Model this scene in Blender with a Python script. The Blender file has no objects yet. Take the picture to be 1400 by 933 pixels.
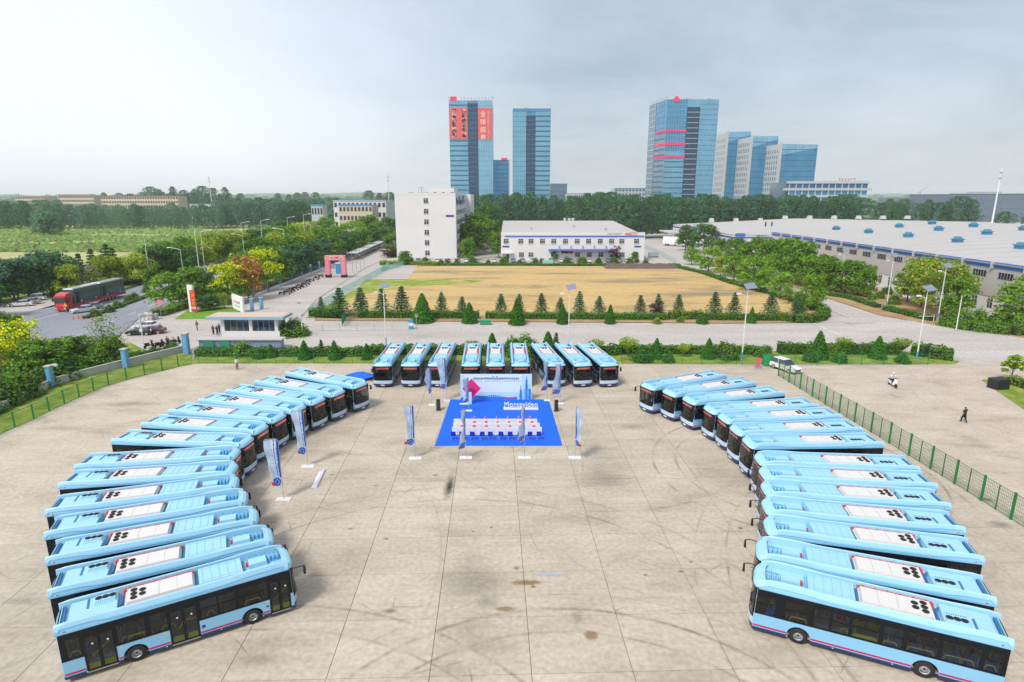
import bpy, math, random
import numpy as np
from mathutils import Vector, Matrix
random.seed(7)
SC = bpy.context.scene
COL = SC.collection
# ---------------------------------------------------------------- camera
FOC, HOR, CAMZ = 820.0, 269.0, 24.8
PITCH = math.atan((466.5 - HOR) / FOC)
cam = bpy.data.cameras.new('camera'); camo = bpy.data.objects.new('camera', cam); COL.objects.link(camo)
camo.location = (0, 0, CAMZ); camo.rotation_euler = (math.pi / 2 - PITCH, 0, 0)
cam.sensor_width = 36; cam.lens = 36 * FOC / 1400; cam.clip_start = 0.5; cam.clip_end = 20000
SC.camera = camo
# ---------------------------------------------------------------- sky, sun
SUN_EL, SUN_AZ = math.radians(52), math.radians(-142)     # azimuth from +Y towards +X
w = bpy.data.worlds.new('World'); SC.world = w; w.use_nodes = True
nt = w.node_tree; N = nt.nodes; K = nt.links; N.clear()
out = N.new('ShaderNodeOutputWorld'); bg = N.new('ShaderNodeBackground'); bg2 = N.new('ShaderNodeBackground'); add = N.new('ShaderNodeAddShader')
sky = N.new('ShaderNodeTexSky'); sky.sky_type = 'NISHITA'; sky.sun_disc = False
sky.sun_elevation = SUN_EL; sky.sun_rotation = SUN_AZ; sky.dust_density = 4.0; sky.ozone_density = 2.0
K.new(sky.outputs[0], bg.inputs[0]); bg.inputs[1].default_value = 0.05
tc = N.new('ShaderNodeTexCoord'); sep = N.new('ShaderNodeSeparateXYZ'); K.new(tc.outputs['Generated'], sep.inputs[0])
zm = N.new('ShaderNodeMath'); zm.operation = 'ADD'; K.new(sep.outputs[2], zm.inputs[0]); zm.inputs[1].default_value = 0.22
zc = N.new('ShaderNodeMath'); zc.operation = 'MAXIMUM'; K.new(zm.outputs[0], zc.inputs[0]); zc.inputs[1].default_value = 0.05
dv = N.new('ShaderNodeVectorMath'); dv.operation = 'DIVIDE'; K.new(tc.outputs['Generated'], dv.inputs[0])
cb = N.new('ShaderNodeCombineXYZ')
for i in range(3): K.new(zc.outputs[0], cb.inputs[i])
K.new(cb.outputs[0], dv.inputs[1])
ns = N.new('ShaderNodeTexNoise'); ns.inputs['Scale'].default_value = 0.9; ns.inputs['Detail'].default_value = 5; ns.inputs['Roughness'].default_value = 0.62; ns.inputs['Distortion'].default_value = 0.6
K.new(dv.outputs[0], ns.inputs['Vector'])
rp = N.new('ShaderNodeValToRGB'); K.new(ns.outputs[0], rp.inputs[0])
rp.color_ramp.elements[0].position = 0.34; rp.color_ramp.elements[0].color = (0.36, 0.43, 0.50, 1)
rp.color_ramp.elements[1].position = 0.66; rp.color_ramp.elements[1].color = (0.62, 0.68, 0.75, 1)
# the cloud thins towards the sun's side (west, left) and to the horizon
gx = N.new('ShaderNodeMath'); gx.operation = 'MULTIPLY_ADD'; K.new(sep.outputs[0], gx.inputs[0]); gx.inputs[1].default_value = -1.6; gx.inputs[2].default_value = 0.10
gy = N.new('ShaderNodeMath'); gy.operation = 'MAXIMUM'; K.new(gx.outputs[0], gy.inputs[0]); gy.inputs[1].default_value = 0.0
hz = N.new('ShaderNodeMapRange'); K.new(sep.outputs[2], hz.inputs[0]); hz.inputs[1].default_value = 0.0; hz.inputs[2].default_value = 0.30; hz.inputs[3].default_value = 0.30; hz.inputs[4].default_value = 0.0
ga = N.new('ShaderNodeMath'); ga.operation = 'ADD'; K.new(gy.outputs[0], ga.inputs[0]); K.new(hz.outputs[0], ga.inputs[1]); ga.use_clamp = True
mx = N.new('ShaderNodeMixRGB'); K.new(ga.outputs[0], mx.inputs[0]); K.new(rp.outputs[0], mx.inputs[1]); mx.inputs[2].default_value = (1.14, 1.21, 1.30, 1)
K.new(mx.outputs[0], bg2.inputs[0]); bg2.inputs[1].default_value = 0.74
K.new(bg.outputs[0], add.inputs[0]); K.new(bg2.outputs[0], add.inputs[1]); K.new(add.outputs[0], out.inputs[0])
sl = bpy.data.lights.new('sun', 'SUN'); sl.energy = 2.7; sl.angle = math.radians(12); sl.color = (1.0, 0.95, 0.88)
so = bpy.data.objects.new('sun', sl); COL.objects.link(so)
sd = Vector((math.sin(SUN_AZ) * math.cos(SUN_EL), math.cos(SUN_AZ) * math.cos(SUN_EL), math.sin(SUN_EL)))
so.rotation_euler = sd.to_track_quat('Z', 'Y').to_euler(); so.location = (0, 0, 200)
vs = SC.view_settings; vs.view_transform = 'Standard'; vs.look = 'None'; vs.gamma = 1.0; vs.exposure = 0.04
SC.cycles.use_denoising = True; SC.cycles.max_bounces = 6; SC.cycles.diffuse_bounces = 2; SC.cycles.glossy_bounces = 3
SC.cycles.transparent_max_bounces = 16; SC.cycles.transmission_bounces = 2; SC.cycles.volume_bounces = 2

# ---------------------------------------------------------------- survey: a point of the place seen at photo pixel (u, v) at height z
def P(u, v, z=0.0):
    x = (u - 700) / FOC; y = -(v - 466.5) / FOC
    d = (x, math.cos(PITCH) + y * math.sin(PITCH), -math.sin(PITCH) + y * math.cos(PITCH))
    t = (z - CAMZ) / d[2]
    return Vector((d[0] * t, d[1] * t, z))
def AT(u, v, Y):                       # the point on that sight line at distance Y
    x = (u - 700) / FOC; y = -(v - 466.5) / FOC
    d = (x, math.cos(PITCH) + y * math.sin(PITCH), -math.sin(PITCH) + y * math.cos(PITCH))
    t = Y / d[1]
    return Vector((d[0] * t, Y, CAMZ + d[2] * t))
def hgt(u, vb, vt):                    # height of a thing standing at (u, vb) whose top shows at vt
    g = P(u, vb); return AT(u, vt, g.y).z
# ---------------------------------------------------------------- materials
def lin(c): return tuple(((x / 255) / 12.92 if x <= 10 else (((x / 255) + 0.055) / 1.055) ** 2.4) for x in c)
MATS = {}
def mat(name, col, rough=0.6, metal=0.0, var=0.0, vscale=1.0, bump=0.0, spec=0.5, emit=None, estr=1.0, rnd=0.0, isl=0.0, coat=0.0, detail=4):
    if name in MATS: return MATS[name]
    m = bpy.data.materials.new(name); m.use_nodes = True; n = m.node_tree.nodes; l = m.node_tree.links
    b = n['Principled BSDF']; b.inputs['Roughness'].default_value = rough; b.inputs['Metallic'].default_value = metal
    b.inputs['Specular IOR Level'].default_value = spec; b.inputs['Coat Weight'].default_value = coat
    c = tuple(col) + (1,)
    b.inputs['Base Color'].default_value = c; last = None
    if var or rnd or isl or bump:
        if var or bump:
            g = n.new('ShaderNodeNewGeometry'); t = n.new('ShaderNodeTexNoise'); l.new(g.outputs['Position'], t.inputs['Vector'])
            t.inputs['Scale'].default_value = vscale; t.inputs['Detail'].default_value = detail; t.inputs['Roughness'].default_value = 0.6
        vals = []
        if var: vals.append((t.outputs[0], 2 * var))
        if rnd:
            oi = n.new('ShaderNodeObjectInfo'); vals.append((oi.outputs['Random'], rnd))
        if isl:
            g2 = n.new('ShaderNodeNewGeometry'); vals.append((g2.outputs['Random Per Island'], isl))
        acc = None
        for s, k in vals:
            q = n.new('ShaderNodeMath'); q.operation = 'MULTIPLY_ADD'; l.new(s, q.inputs[0]); q.inputs[1].default_value = k
            if acc is None: q.inputs[2].default_value = 1 - sum(kk for _, kk in vals) / 2
            else: l.new(acc.outputs[0], q.inputs[2])
            acc = q
        if acc:
            hs = n.new('ShaderNodeHueSaturation'); hs.inputs['Color'].default_value = c; l.new(acc.outputs[0], hs.inputs['Value'])
            l.new(hs.outputs[0], b.inputs['Base Color'])
            if isl or rnd:
                r = n.new('ShaderNodeMath'); r.operation = 'MULTIPLY_ADD'; l.new(vals[-1][0], r.inputs[0]); r.inputs[1].default_value = 0.05; r.inputs[2].default_value = 0.475
                l.new(r.outputs[0], hs.inputs['Hue'])
        if bump:
            bp = n.new('ShaderNodeBump'); bp.inputs['Strength'].default_value = bump; bp.inputs['Distance'].default_value = 0.1
            l.new(t.outputs[0], bp.inputs['Height']); l.new(bp.outputs[0], b.inputs['Normal'])
    if emit:
        b.inputs['Emission Color'].default_value = tuple(emit) + (1,); b.inputs['Emission Strength'].default_value = estr
    MATS[name] = m; return m
def leafmat(name, col, isl=0.9, rnd=0.35):
    m = mat(name, col, rough=0.75, rnd=rnd, isl=isl, spec=0.2); n = m.node_tree.nodes; l = m.node_tree.links      # leaves let some light through
    b = n['Principled BSDF']; o = n['Material Output']; t = n.new('ShaderNodeBsdfTranslucent'); mx = n.new('ShaderNodeMixShader'); mx.inputs[0].default_value = 0.38
    l.new(b.inputs['Base Color'].links[0].from_socket, t.inputs[0]); l.new(b.outputs[0], mx.inputs[1]); l.new(t.outputs[0], mx.inputs[2]); l.new(mx.outputs[0], o.inputs[0])
    return m
def math_(n, l, op, a, b=None, c=None, clamp=False):
    q = n.new('ShaderNodeMath'); q.operation = op; q.use_clamp = clamp
    for i, s in enumerate((a, b, c)):
        if s is None: continue
        if isinstance(s, (int, float)): q.inputs[i].default_value = s
        else: l.new(s, q.inputs[i])
    return q.outputs[0]
def ramp_ground(name, stops, scale, rough=0.9, bump=0.1, detail=8, extra=None, stretch=(1, 1, 1), dist=0.3):
    m = bpy.data.materials.new(name); m.use_nodes = True; n = m.node_tree.nodes; l = m.node_tree.links
    b = n['Principled BSDF']; b.inputs['Roughness'].default_value = rough; b.inputs['Specular IOR Level'].default_value = 0.25
    g = n.new('ShaderNodeNewGeometry'); mp = n.new('ShaderNodeMapping'); mp.inputs['Scale'].default_value = stretch; l.new(g.outputs['Position'], mp.inputs[0])
    t = n.new('ShaderNodeTexNoise'); t.inputs['Scale'].default_value = scale; t.inputs['Detail'].default_value = detail; t.inputs['Roughness'].default_value = 0.62; t.inputs['Distortion'].default_value = dist
    l.new(mp.outputs[0], t.inputs['Vector']); r = n.new('ShaderNodeValToRGB'); l.new(t.outputs[0], r.inputs[0])
    e = r.color_ramp.elements
    while len(e) < len(stops): e.new(0.5)
    for i, (p, c) in enumerate(stops): e[i].position = p; e[i].color = tuple(c) + (1,)
    col = r.outputs[0]
    t2 = n.new('ShaderNodeTexNoise'); t2.inputs['Scale'].default_value = scale * 14; t2.inputs['Detail'].default_value = 6; l.new(g.outputs['Position'], t2.inputs['Vector'])
    mm = n.new('ShaderNodeMixRGB'); mm.blend_type = 'OVERLAY'; mm.inputs[0].default_value = 0.32; l.new(col, mm.inputs[1]); l.new(t2.outputs[0], mm.inputs[2])
    col = mm.outputs[0]
    if name in ('concrete', 'worn_road', 'dry_field'):
        mp3 = n.new('ShaderNodeMapping'); mp3.inputs['Scale'].default_value = (.12, 1.5, 1) if name != 'dry_field' else (.05, .35, 1); l.new(g.outputs['Position'], mp3.inputs[0]); t3 = n.new('ShaderNodeTexNoise'); t3.inputs['Scale'].default_value = 1.0; t3.inputs['Detail'].default_value = 9; t3.inputs['Roughness'].default_value = .7; t3.inputs['Distortion'].default_value = .4
        l.new(mp3.outputs[0], t3.inputs['Vector']); m3 = n.new('ShaderNodeMixRGB'); m3.blend_type = 'OVERLAY'; m3.inputs[0].default_value = 0.20 if name != 'dry_field' else 0.22; l.new(col, m3.inputs[1]); l.new(t3.outputs[0], m3.inputs[2]); col = m3.outputs[0]
    if name == 'concrete':
        oi = n.new('ShaderNodeObjectInfo'); hv_ = n.new('ShaderNodeHueSaturation'); l.new(math_(n, l, 'MULTIPLY_ADD', oi.outputs['Random'], 0.13, 0.935), hv_.inputs['Value']); l.new(col, hv_.inputs['Color']); col = hv_.outputs[0]
    if extra: col = extra(n, l, g, col)
    l.new(col, b.inputs['Base Color'])
    bp = n.new('ShaderNodeBump'); bp.inputs['Strength'].default_value = bump; bp.inputs['Distance'].default_value = 0.05; l.new(t2.outputs[0], bp.inputs['Height']); l.new(bp.outputs[0], b.inputs['Normal'])
    MATS[name] = m; return m
def lot_marks(n, l, g, col):
    sp = n.new('ShaderNodeSeparateXYZ'); l.new(g.outputs['Position'], sp.inputs[0]); X, Y = sp.outputs[0], sp.outputs[1]
    nz = n.new('ShaderNodeTexNoise'); nz.inputs['Scale'].default_value = 0.35; nz.inputs['Detail'].default_value = 6; l.new(g.outputs['Position'], nz.inputs['Vector'])
    nf = n.new('ShaderNodeTexNoise'); nf.inputs['Scale'].default_value = 2.5; nf.inputs['Detail'].default_value = 8; nf.inputs['Roughness'].default_value = 0.7; l.new(g.outputs['Position'], nf.inputs['Vector'])
    acc = None
    def dist(cx, cy, sx=1.0, sy=1.0):
        a = math_(n, l, 'MULTIPLY', math_(n, l, 'SUBTRACT', X, cx), 1 / sx); b = math_(n, l, 'MULTIPLY', math_(n, l, 'SUBTRACT', Y, cy), 1 / sy)
        return math_(n, l, 'SQRT', math_(n, l, 'ADD', math_(n, l, 'MULTIPLY', a, a), math_(n, l, 'MULTIPLY', b, b)))
    def put(v):
        nonlocal acc
        acc = v if acc is None else math_(n, l, 'MAXIMUM', acc, v)
    for (cx, cy, r, wd, st) in ((3, 17, 15.2, 0.22, 0.68), (3, 17, 13.2, 0.17, 0.5), (3.4, 16, 17.6, 0.12, 0.30), (26, 52, 12.5, 0.2, 0.6), (26, 52, 10.3, 0.18, 0.5), (-4, 26, 20.0, 0.2, 0.5), (-4, 26, 22.1, 0.2, 0.45), (-14, 12, 20.5, .2, .5), (-14, 12, 18.4, .16, .4), (8, 60, 16, .2, .4),
                                (-34, 36, 29, 0.15, 0.3), (40, 30, 26, 0.14, 0.35), (40, 30, 28.2, 0.14, 0.3), (75, 66, 22, 0.25, 0.2), (75, 66, 24.2, 0.25, 0.2), (12, 42, 9, 0.10, 0.3), (-60, 60, 34, 0.3, 0.25)):
        d = math_(n, l, 'ABSOLUTE', math_(n, l, 'SUBTRACT', dist(cx, cy), r))
        k = math_(n, l, 'SUBTRACT', 1.0, math_(n, l, 'DIVIDE', d, wd), clamp=True)
        m_ = math_(n, l, 'MULTIPLY_ADD', nz.outputs[0], 4.0, -1.5, clamp=True)
        put(math_(n, l, 'MULTIPLY', math_(n, l, 'MULTIPLY', k, m_), st))
    for (cx, cy, sx, sy, st) in ((-5.5, 48.3, .55, 2.8, 1.3), (-2.6, 35.2, 3.0, 3.0, .42), (-1.6, 33, 1.2, 1.0, .5), (8.5, 49.5, 3.2, 2.2, .5), (-4, 55, 3.0, 1.8, .45), (17.6, 41.5, .3, .25, 1.0), (13.5, 62.5, 2.6, 1.2, .5), (-9.5, 56, 2.2, 2.0, .35),
                                 (-47, 70, 5, 1.2, .5), (-50, 62, 4, 1.0, .35), (-31, 33, 2.0, .6, .4), (38, 42, 1.2, .8, .6), (42.5, 38, 1.6, 1.0, .45), (-14, 28, 2.4, .7, .4), (1.4, 34.4, .25, .2, 1.), (9, 35.6, .2, .15, 1.), (11.5, 36, .25, .2, 1.), (12.5, 37.1, .2, .15, .9),
                                 (-3, 41, .2, .2, 1.), (-1.6, 41.6, .16, .16, 1.), (-12.4, 41.4, .25, .2, .9), (-9.4, 40, .3, .2, .9), (-21, 42, .3, .2, .9), (1.6, 25.5, .4, .4, .8), (0.3, 36.4, .3, .3, .8), (22, 50, 3, 2, .25), (62, 60, 8, 3, .15), (84, 76, 9, 1.5, .2),
                                 (-7, 50.5, .3, .25, .9), (-16.5, 50.6, .3, .25, .9), (.6, 50.2, .25, .2, .9), (-12, 48.5, .35, .2, .8), (32, 83, 6, .8, .3), (40, 46, .9, .5, .9), (4, 31.5, .5, 1.2, .4), (-7.5, 32, .5, .3, .8)):
        d = dist(cx, cy, sx, sy); d = math_(n, l, 'ADD', d, math_(n, l, 'MULTIPLY_ADD', nf.outputs[0], 1.8, -0.9))
        put(math_(n, l, 'MULTIPLY', math_(n, l, 'SUBTRACT', 1.0, d, clamp=True), st))
    acc = math_(n, l, 'MULTIPLY', acc, math_(n, l, 'MULTIPLY_ADD', nf.outputs[0], 3.0, -0.55, clamp=True))
    wv = n.new('ShaderNodeMixRGB'); wv.inputs[0].default_value = .12; l.new(g.outputs['Position'], wv.inputs[1]); l.new(nf.outputs['Color'], wv.inputs[2])
    vo = n.new('ShaderNodeTexVoronoi'); vo.feature = 'DISTANCE_TO_EDGE'; vo.inputs['Scale'].default_value = .16; l.new(wv.outputs[0], vo.inputs['Vector'])
    ck = math_(n, l, 'SUBTRACT', 1.0, math_(n, l, 'DIVIDE', vo.outputs[0], .006), clamp=True); ck = math_(n, l, 'MULTIPLY', math_(n, l, 'MULTIPLY', ck, math_(n, l, 'MULTIPLY_ADD', nz.outputs[0], 8.0, -4.1, clamp=True)), .55); acc = math_(n, l, 'MAXIMUM', acc, ck)
    mix = n.new('ShaderNodeMixRGB'); l.new(acc, mix.inputs[0]); l.new(col, mix.inputs[1]); mix.inputs[2].default_value = (0.045, 0.042, 0.040, 1)
    # sand-coloured mud smears and one blue scrape
    for (cx, cy, sx, sy, c, st) in ((1.0, 34.8, 1.2, .35, (0.22, 0.14, 0.05, 1), .9), (-.4, 32.2, .7, .3, (0.2, 0.14, 0.05, 1), .8), (4.6, 29.9, .5, .5, (0.2, 0.13, 0.05, 1), .8), (2.6, 35.6, 1.2, .12, (0.18, 0.33, 0.62, 1), .8)):
        d = math_(n, l, 'ADD', dist(cx, cy, sx, sy), math_(n, l, 'MULTIPLY_ADD', nf.outputs[0], 1.2, -0.6))
        k = math_(n, l, 'MULTIPLY', math_(n, l, 'MULTIPLY', math_(n, l, 'SUBTRACT', 1.0, d, clamp=True), 2.0, clamp=True), st)
        m2 = n.new('ShaderNodeMixRGB'); l.new(k, m2.inputs[0]); l.new(mix.outputs[0], m2.inputs[1]); m2.inputs[2].default_value = c; mix = m2
    # warm centre, cooler to the right-hand yard
    k = math_(n, l, 'MULTIPLY_ADD', X, 1 / 60.0, -0.35, clamp=True)
    m3 = n.new('ShaderNodeMixRGB'); m3.blend_type = 'MULTIPLY'; l.new(k, m3.inputs[0]); l.new(mix.outputs[0], m3.inputs[1]); m3.inputs[2].default_value = (0.95, 0.92, 0.97, 1)
    return m3.outputs[0]
CONC = ramp_ground('concrete', [(0.26, (0.34, 0.290, 0.228)), (0.46, (0.455, 0.392, 0.312)), (0.74, (0.53, 0.465, 0.38))], 0.22, extra=lot_marks, stretch=(.8, 1.3, 1), detail=9)
ROADM = ramp_ground('worn_road', [(0.3, (0.40, 0.365, 0.335)), (0.7, (0.50, 0.465, 0.43))], 0.12, stretch=(.35, 1.5, 1))
ASPH = ramp_ground('asphalt', [(0.3, (0.21, 0.23, 0.265)), (0.7, (0.28, 0.30, 0.335))], 0.15, stretch=(1, .3, 1))
SOIL = ramp_ground('dry_field', [(0.34, (0.27, 0.22, 0.13)), (0.43, (0.44, 0.31, 0.14)), (0.54, (0.56, 0.38, 0.155)), (0.66, (0.46, 0.37, 0.18))], 0.06, stretch=(.5, 1.6, 1), dist=.8)
GRASS = ramp_ground('grass', [(0.30, (0.09, 0.15, 0.018)), (0.5, (0.20, 0.28, 0.035)), (0.7, (0.36, 0.34, 0.10))], 0.5, bump=.5)
LAWN = ramp_ground('lawn', [(0.3, (0.09, 0.22, 0.02)), (0.7, (0.19, 0.34, 0.03))], 0.7, bump=.5)
MEADOW = ramp_ground('meadow', [(0.32, (0.22, 0.30, 0.09)), (0.5, (0.36, 0.42, 0.16)), (0.68, (0.50, 0.50, 0.25))], 0.03, stretch=(.35, 1.6, 1), bump=.4)
STRAW = ramp_ground('straw_field', [(0.3, (0.33, 0.36, 0.14)), (0.7, (0.50, 0.44, 0.24))], 0.05, stretch=(.3, 1.6, 1))
FIELDG = ramp_ground('field_grass', [(0.36, (0.14, 0.24, 0.025)), (0.52, (0.26, 0.33, 0.045)), (0.66, (0.48, 0.40, 0.17))], 0.12, bump=.4, dist=1.0)
FARG = ramp_ground('far_land', [(0.35, (0.06, 0.11, 0.05)), (0.5, (0.10, 0.16, 0.06)), (0.66, (0.25, 0.25, 0.15))], 0.006, stretch=(.5, 1, 1))
MULCH = ramp_ground('bed_soil', [(0.3, (0.30, 0.18, 0.09)), (0.7, (0.45, 0.30, 0.16))], 0.3)
JOINT = mat('joint_filler', (0.16, 0.13, 0.10), rough=.95)
BLUE = mat('bus_blue', (0.23, 0.51, 0.75), rough=.32, coat=.3, var=.05, vscale=.8)
BLUE2 = mat('bus_roof_blue', (0.33, 0.60, 0.78), rough=.42, var=.07, vscale=2.0, bump=.03)
GEAR = mat('gear_blue', (0.10, 0.44, 0.72), rough=.45)
SLOT = mat('slot_blue', (0.03, 0.16, 0.36), rough=.6)
NAVY = mat('bus_navy', (0.012, 0.030, 0.13), rough=.35, coat=.3)
BBLK = mat('bus_black', (0.008, 0.010, 0.014), rough=.18, spec=.22)
STRIPE = mat('bus_stripe', (0.48, 0.01, 0.09), rough=.4)
ACW = mat('ac_white', (0.66, 0.645, 0.63), rough=.5, var=.05, vscale=3)
REDP = mat('red_pipe', (0.62, 0.06, 0.05), rough=.5)
BLK = mat('matt_black', (0.012, 0.012, 0.013), rough=.7)
RUBBER = mat('rubber', (0.018, 0.018, 0.020), rough=.85, bump=.2, vscale=9)
RIM = mat('rim_silver', (0.55, 0.56, 0.58), rough=.4, metal=.6)
YEL = mat('handrail_yellow', (0.75, 0.60, 0.03), rough=.4)
SEATB = mat('seat_blue', (0.02, 0.12, 0.38), rough=.6)
SEATR = mat('seat_red', (0.42, 0.03, 0.06), rough=.6)
INTG = mat('interior_grey', (0.30, 0.33, 0.36), rough=.7)
WHITE = mat('white_paint', (0.78, 0.78, 0.78), rough=.5, var=.06, vscale=1.5)
WALLW = mat('white_wall', (0.70, 0.69, 0.69), rough=.8, var=.07, vscale=.12)
GREYM = mat('grey_metal', (0.35, 0.36, 0.38), rough=.5, metal=.3)
DARKW = mat('window_dark', (0.035, 0.05, 0.065), rough=.12, spec=.8)
def glass(name, tint, fac=0.30, gl=(1, 1, 1)):
    m = bpy.data.materials.new(name); m.use_nodes = True; n = m.node_tree.nodes; l = m.node_tree.links; n.clear()
    o = n.new('ShaderNodeOutputMaterial'); t = n.new('ShaderNodeBsdfTransparent'); t.inputs[0].default_value = tuple(tint) + (1,)
    g = n.new('ShaderNodeBsdfGlossy'); g.inputs[0].default_value = tuple(gl) + (1,); g.inputs[1].default_value = 0.04
    f = n.new('ShaderNodeLayerWeight'); f.inputs[0].default_value = 0.5; pw = n.new('ShaderNodeMath'); pw.operation = 'POWER'; l.new(f.outputs['Facing'], pw.inputs[0]); pw.inputs[1].default_value = 3.5
    a = n.new('ShaderNodeMath'); a.operation = 'MULTIPLY_ADD'; l.new(pw.outputs[0], a.inputs[0]); a.inputs[1].default_value = 0.55; a.inputs[2].default_value = 0.035; a.use_clamp = True
    mx = n.new('ShaderNodeMixShader'); l.new(a.outputs[0], mx.inputs[0]); l.new(t.outputs[0], mx.inputs[1]); l.new(g.outputs[0], mx.inputs[2]); l.new(mx.outputs[0], o.inputs[0])
    MATS[name] = m; return m
GLS = glass('bus_glass', (0.62, 0.68, 0.70)); GLW = glass('windscreen_glass', (0.30, 0.36, 0.36)); GLC = glass('clear_glass', (0.72, 0.78, 0.78))
# ---------------------------------------------------------------- mesh building
class MB:
    def __init__(s): s.v = []; s.f = []; s.m = []; s.mats = []
    def mi(s, m):
        if m not in s.mats: s.mats.append(m)
        return s.mats.index(m)
    def face(s, pts, m):
        b = len(s.v); s.v.extend([tuple(p) for p in pts]); s.f.append(tuple(range(b, b + len(pts)))); s.m.append(s.mi(m))
    def box(s, x0, x1, y0, y1, z0, z1, m, rz=0.0, c=None, top=None, inset=0.0):
        b = len(s.v); i = inset
        pts = [(x0, y0, z0), (x1, y0, z0), (x1, y1, z0), (x0, y1, z0), (x0 + i, y0 + i, z1), (x1 - i, y0 + i, z1), (x1 - i, y1 - i, z1), (x0 + i, y1 - i, z1)]
        if rz or c:
            cx, cy = c or (0, 0); ca, sa = math.cos(rz), math.sin(rz)
            pts = [(cx + x * ca - y * sa, cy + x * sa + y * ca, z) for x, y, z in pts]
        s.v.extend(pts); k = s.mi(m)
        for q in ((0, 3, 2, 1), (4, 5, 6, 7), (0, 1, 5, 4), (1, 2, 6, 5), (2, 3, 7, 6), (3, 0, 4, 7)):
            s.f.append(tuple(b + j for j in q)); s.m.append(k)
        if top: s.m[-5] = s.mi(top)
    def prism(s, poly, z0, z1, m, side=None):
        b = len(s.v); n = len(poly); s.v.extend([(p[0], p[1], z0) for p in poly] + [(p[0], p[1], z1) for p in poly])
        s.f.append(tuple(b + n + j for j in range(n))); s.m.append(s.mi(m))
        k = s.mi(side or m)
        for j in range(n): s.f.append((b + j, b + (j + 1) % n, b + n + (j + 1) % n, b + n + j)); s.m.append(k)
    def extr(s, prof, y0, y1, m):            # profile in x,z extruded along y
        b = len(s.v); n = len(prof); s.v.extend([(p[0], y0, p[1]) for p in prof] + [(p[0], y1, p[1]) for p in prof]); k = s.mi(m)
        s.f.append(tuple(b + j for j in range(n))); s.m.append(k); s.f.append(tuple(b + n + j for j in reversed(range(n)))); s.m.append(k)
        for j in range(n): s.f.append((b + j, b + n + j, b + n + (j + 1) % n, b + (j + 1) % n)); s.m.append(k)
    def tube(s, p0, p1, r0, m, r1=None, n=8, cap=True):
        r1 = r0 if r1 is None else r1; p0 = Vector(p0); p1 = Vector(p1); d = (p1 - p0)
        if d.length < 1e-6: return
        q = d.to_track_quat('Z', 'Y'); b = len(s.v); k = s.mi(m)
        for p, r in ((p0, r0), (p1, r1)):
            for j in range(n):
                a = 2 * math.pi * j / n; s.v.append(tuple(p + q @ Vector((r * math.cos(a), r * math.sin(a), 0))))
        for j in range(n): s.f.append((b + j, b + (j + 1) % n, b + n + (j + 1) % n, b + n + j)); s.m.append(k)
        if cap:
            s.f.append(tuple(b + j for j in reversed(range(n)))); s.m.append(k); s.f.append(tuple(b + n + j for j in range(n))); s.m.append(k)
    def path(s, pts, r, m, n=6):
        for a, b in zip(pts, pts[1:]): s.tube(a, b, r, m, n=n)
    def lathe(s, prof, m, n=14, axis='z', o=(0, 0, 0)):
        b = len(s.v); k = s.mi(m)
        for r, h in prof:
            for j in range(n):
                a = 2 * math.pi * j / n; x, y = r * math.cos(a), r * math.sin(a)
                s.v.append((o[0] + x, o[1] + y, o[2] + h) if axis == 'z' else (o[0] + x, o[1] + h, o[2] + y))
        for i in range(len(prof) - 1):
            for j in range(n):
                q = (b + i * n + j, b + i * n + (j + 1) % n, b + (i + 1) * n + (j + 1) % n, b + (i + 1) * n + j)
                s.f.append(q); s.m.append(k)
    def grid(s, fn, us, vs_, m):
        b = len(s.v); k = 0 if callable(m) else s.mi(m); nv = len(vs_)
        for u in us:
            for v in vs_: s.v.append(tuple(fn(u, v)))
        for i in range(len(us) - 1):
            for j in range(nv - 1):
                s.f.append((b + i * nv + j, b + (i + 1) * nv + j, b + (i + 1) * nv + j + 1, b + i * nv + j + 1)); s.m.append(k if not callable(m) else s.mi(m(i, j)))
    def mesh(s, name, smooth=False):
        me = bpy.data.meshes.new(name); me.from_pydata(s.v, [], s.f)
        for m in s.mats: me.materials.append(m)
        me.polygons.foreach_set('material_index', s.m)
        if smooth:
            me.polygons.foreach_set('use_smooth', [True] * len(s.f))
        me.update(); return me
    def obj(s, name, parent=None, loc=None, rz=0.0, smooth=False):
        return link(name, s.mesh(name, smooth), parent, loc, rz)
def link(name, data, parent=None, loc=None, rz=0.0):
    o = bpy.data.objects.new(name, data); COL.objects.link(o)
    if parent is not None: o.parent = parent
    if loc is not None: o.location = loc
    if rz: o.rotation_euler = (0, 0, rz)
    return o
def tag(o, label=None, cat=None, group=None, kind=None):
    if label: o['label'] = label
    if cat: o['category'] = cat
    if group: o['group'] = group
    if kind: o['kind'] = kind
    return o
def root(name, loc, rz=0.0): return link(name, None, None, loc, rz)
def dup(o, parent=None):
    c = o.copy(); COL.objects.link(c)
    if parent is not None: c.parent = parent
    for ch in list(o.children): dup(ch, c)
    return c
ORD = ['first', 'second', 'third', 'fourth', 'fifth', 'sixth', 'seventh', 'eighth', 'ninth', 'tenth', 'eleventh', 'twelfth', 'thirteenth', 'fourteenth', 'fifteenth', 'sixteenth', 'seventeenth', 'eighteenth', 'nineteenth', 'twentieth'] + ['%d%s' % (k, {1: 'st', 2: 'nd', 3: 'rd'}.get(k % 10, 'th')) for k in range(21, 99)]
def sheet(name, pix, z, m, thick=0.0):
    b = MB(); pts = [P(u, v) if not isinstance(u, Vector) else u for u, v in pix]
    if thick: b.prism([(p.x, p.y) for p in pts], z - thick, z, m)
    else: b.face([(p.x, p.y, z) for p in pts], m)
    return tag(b.obj(name), kind='structure')
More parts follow.
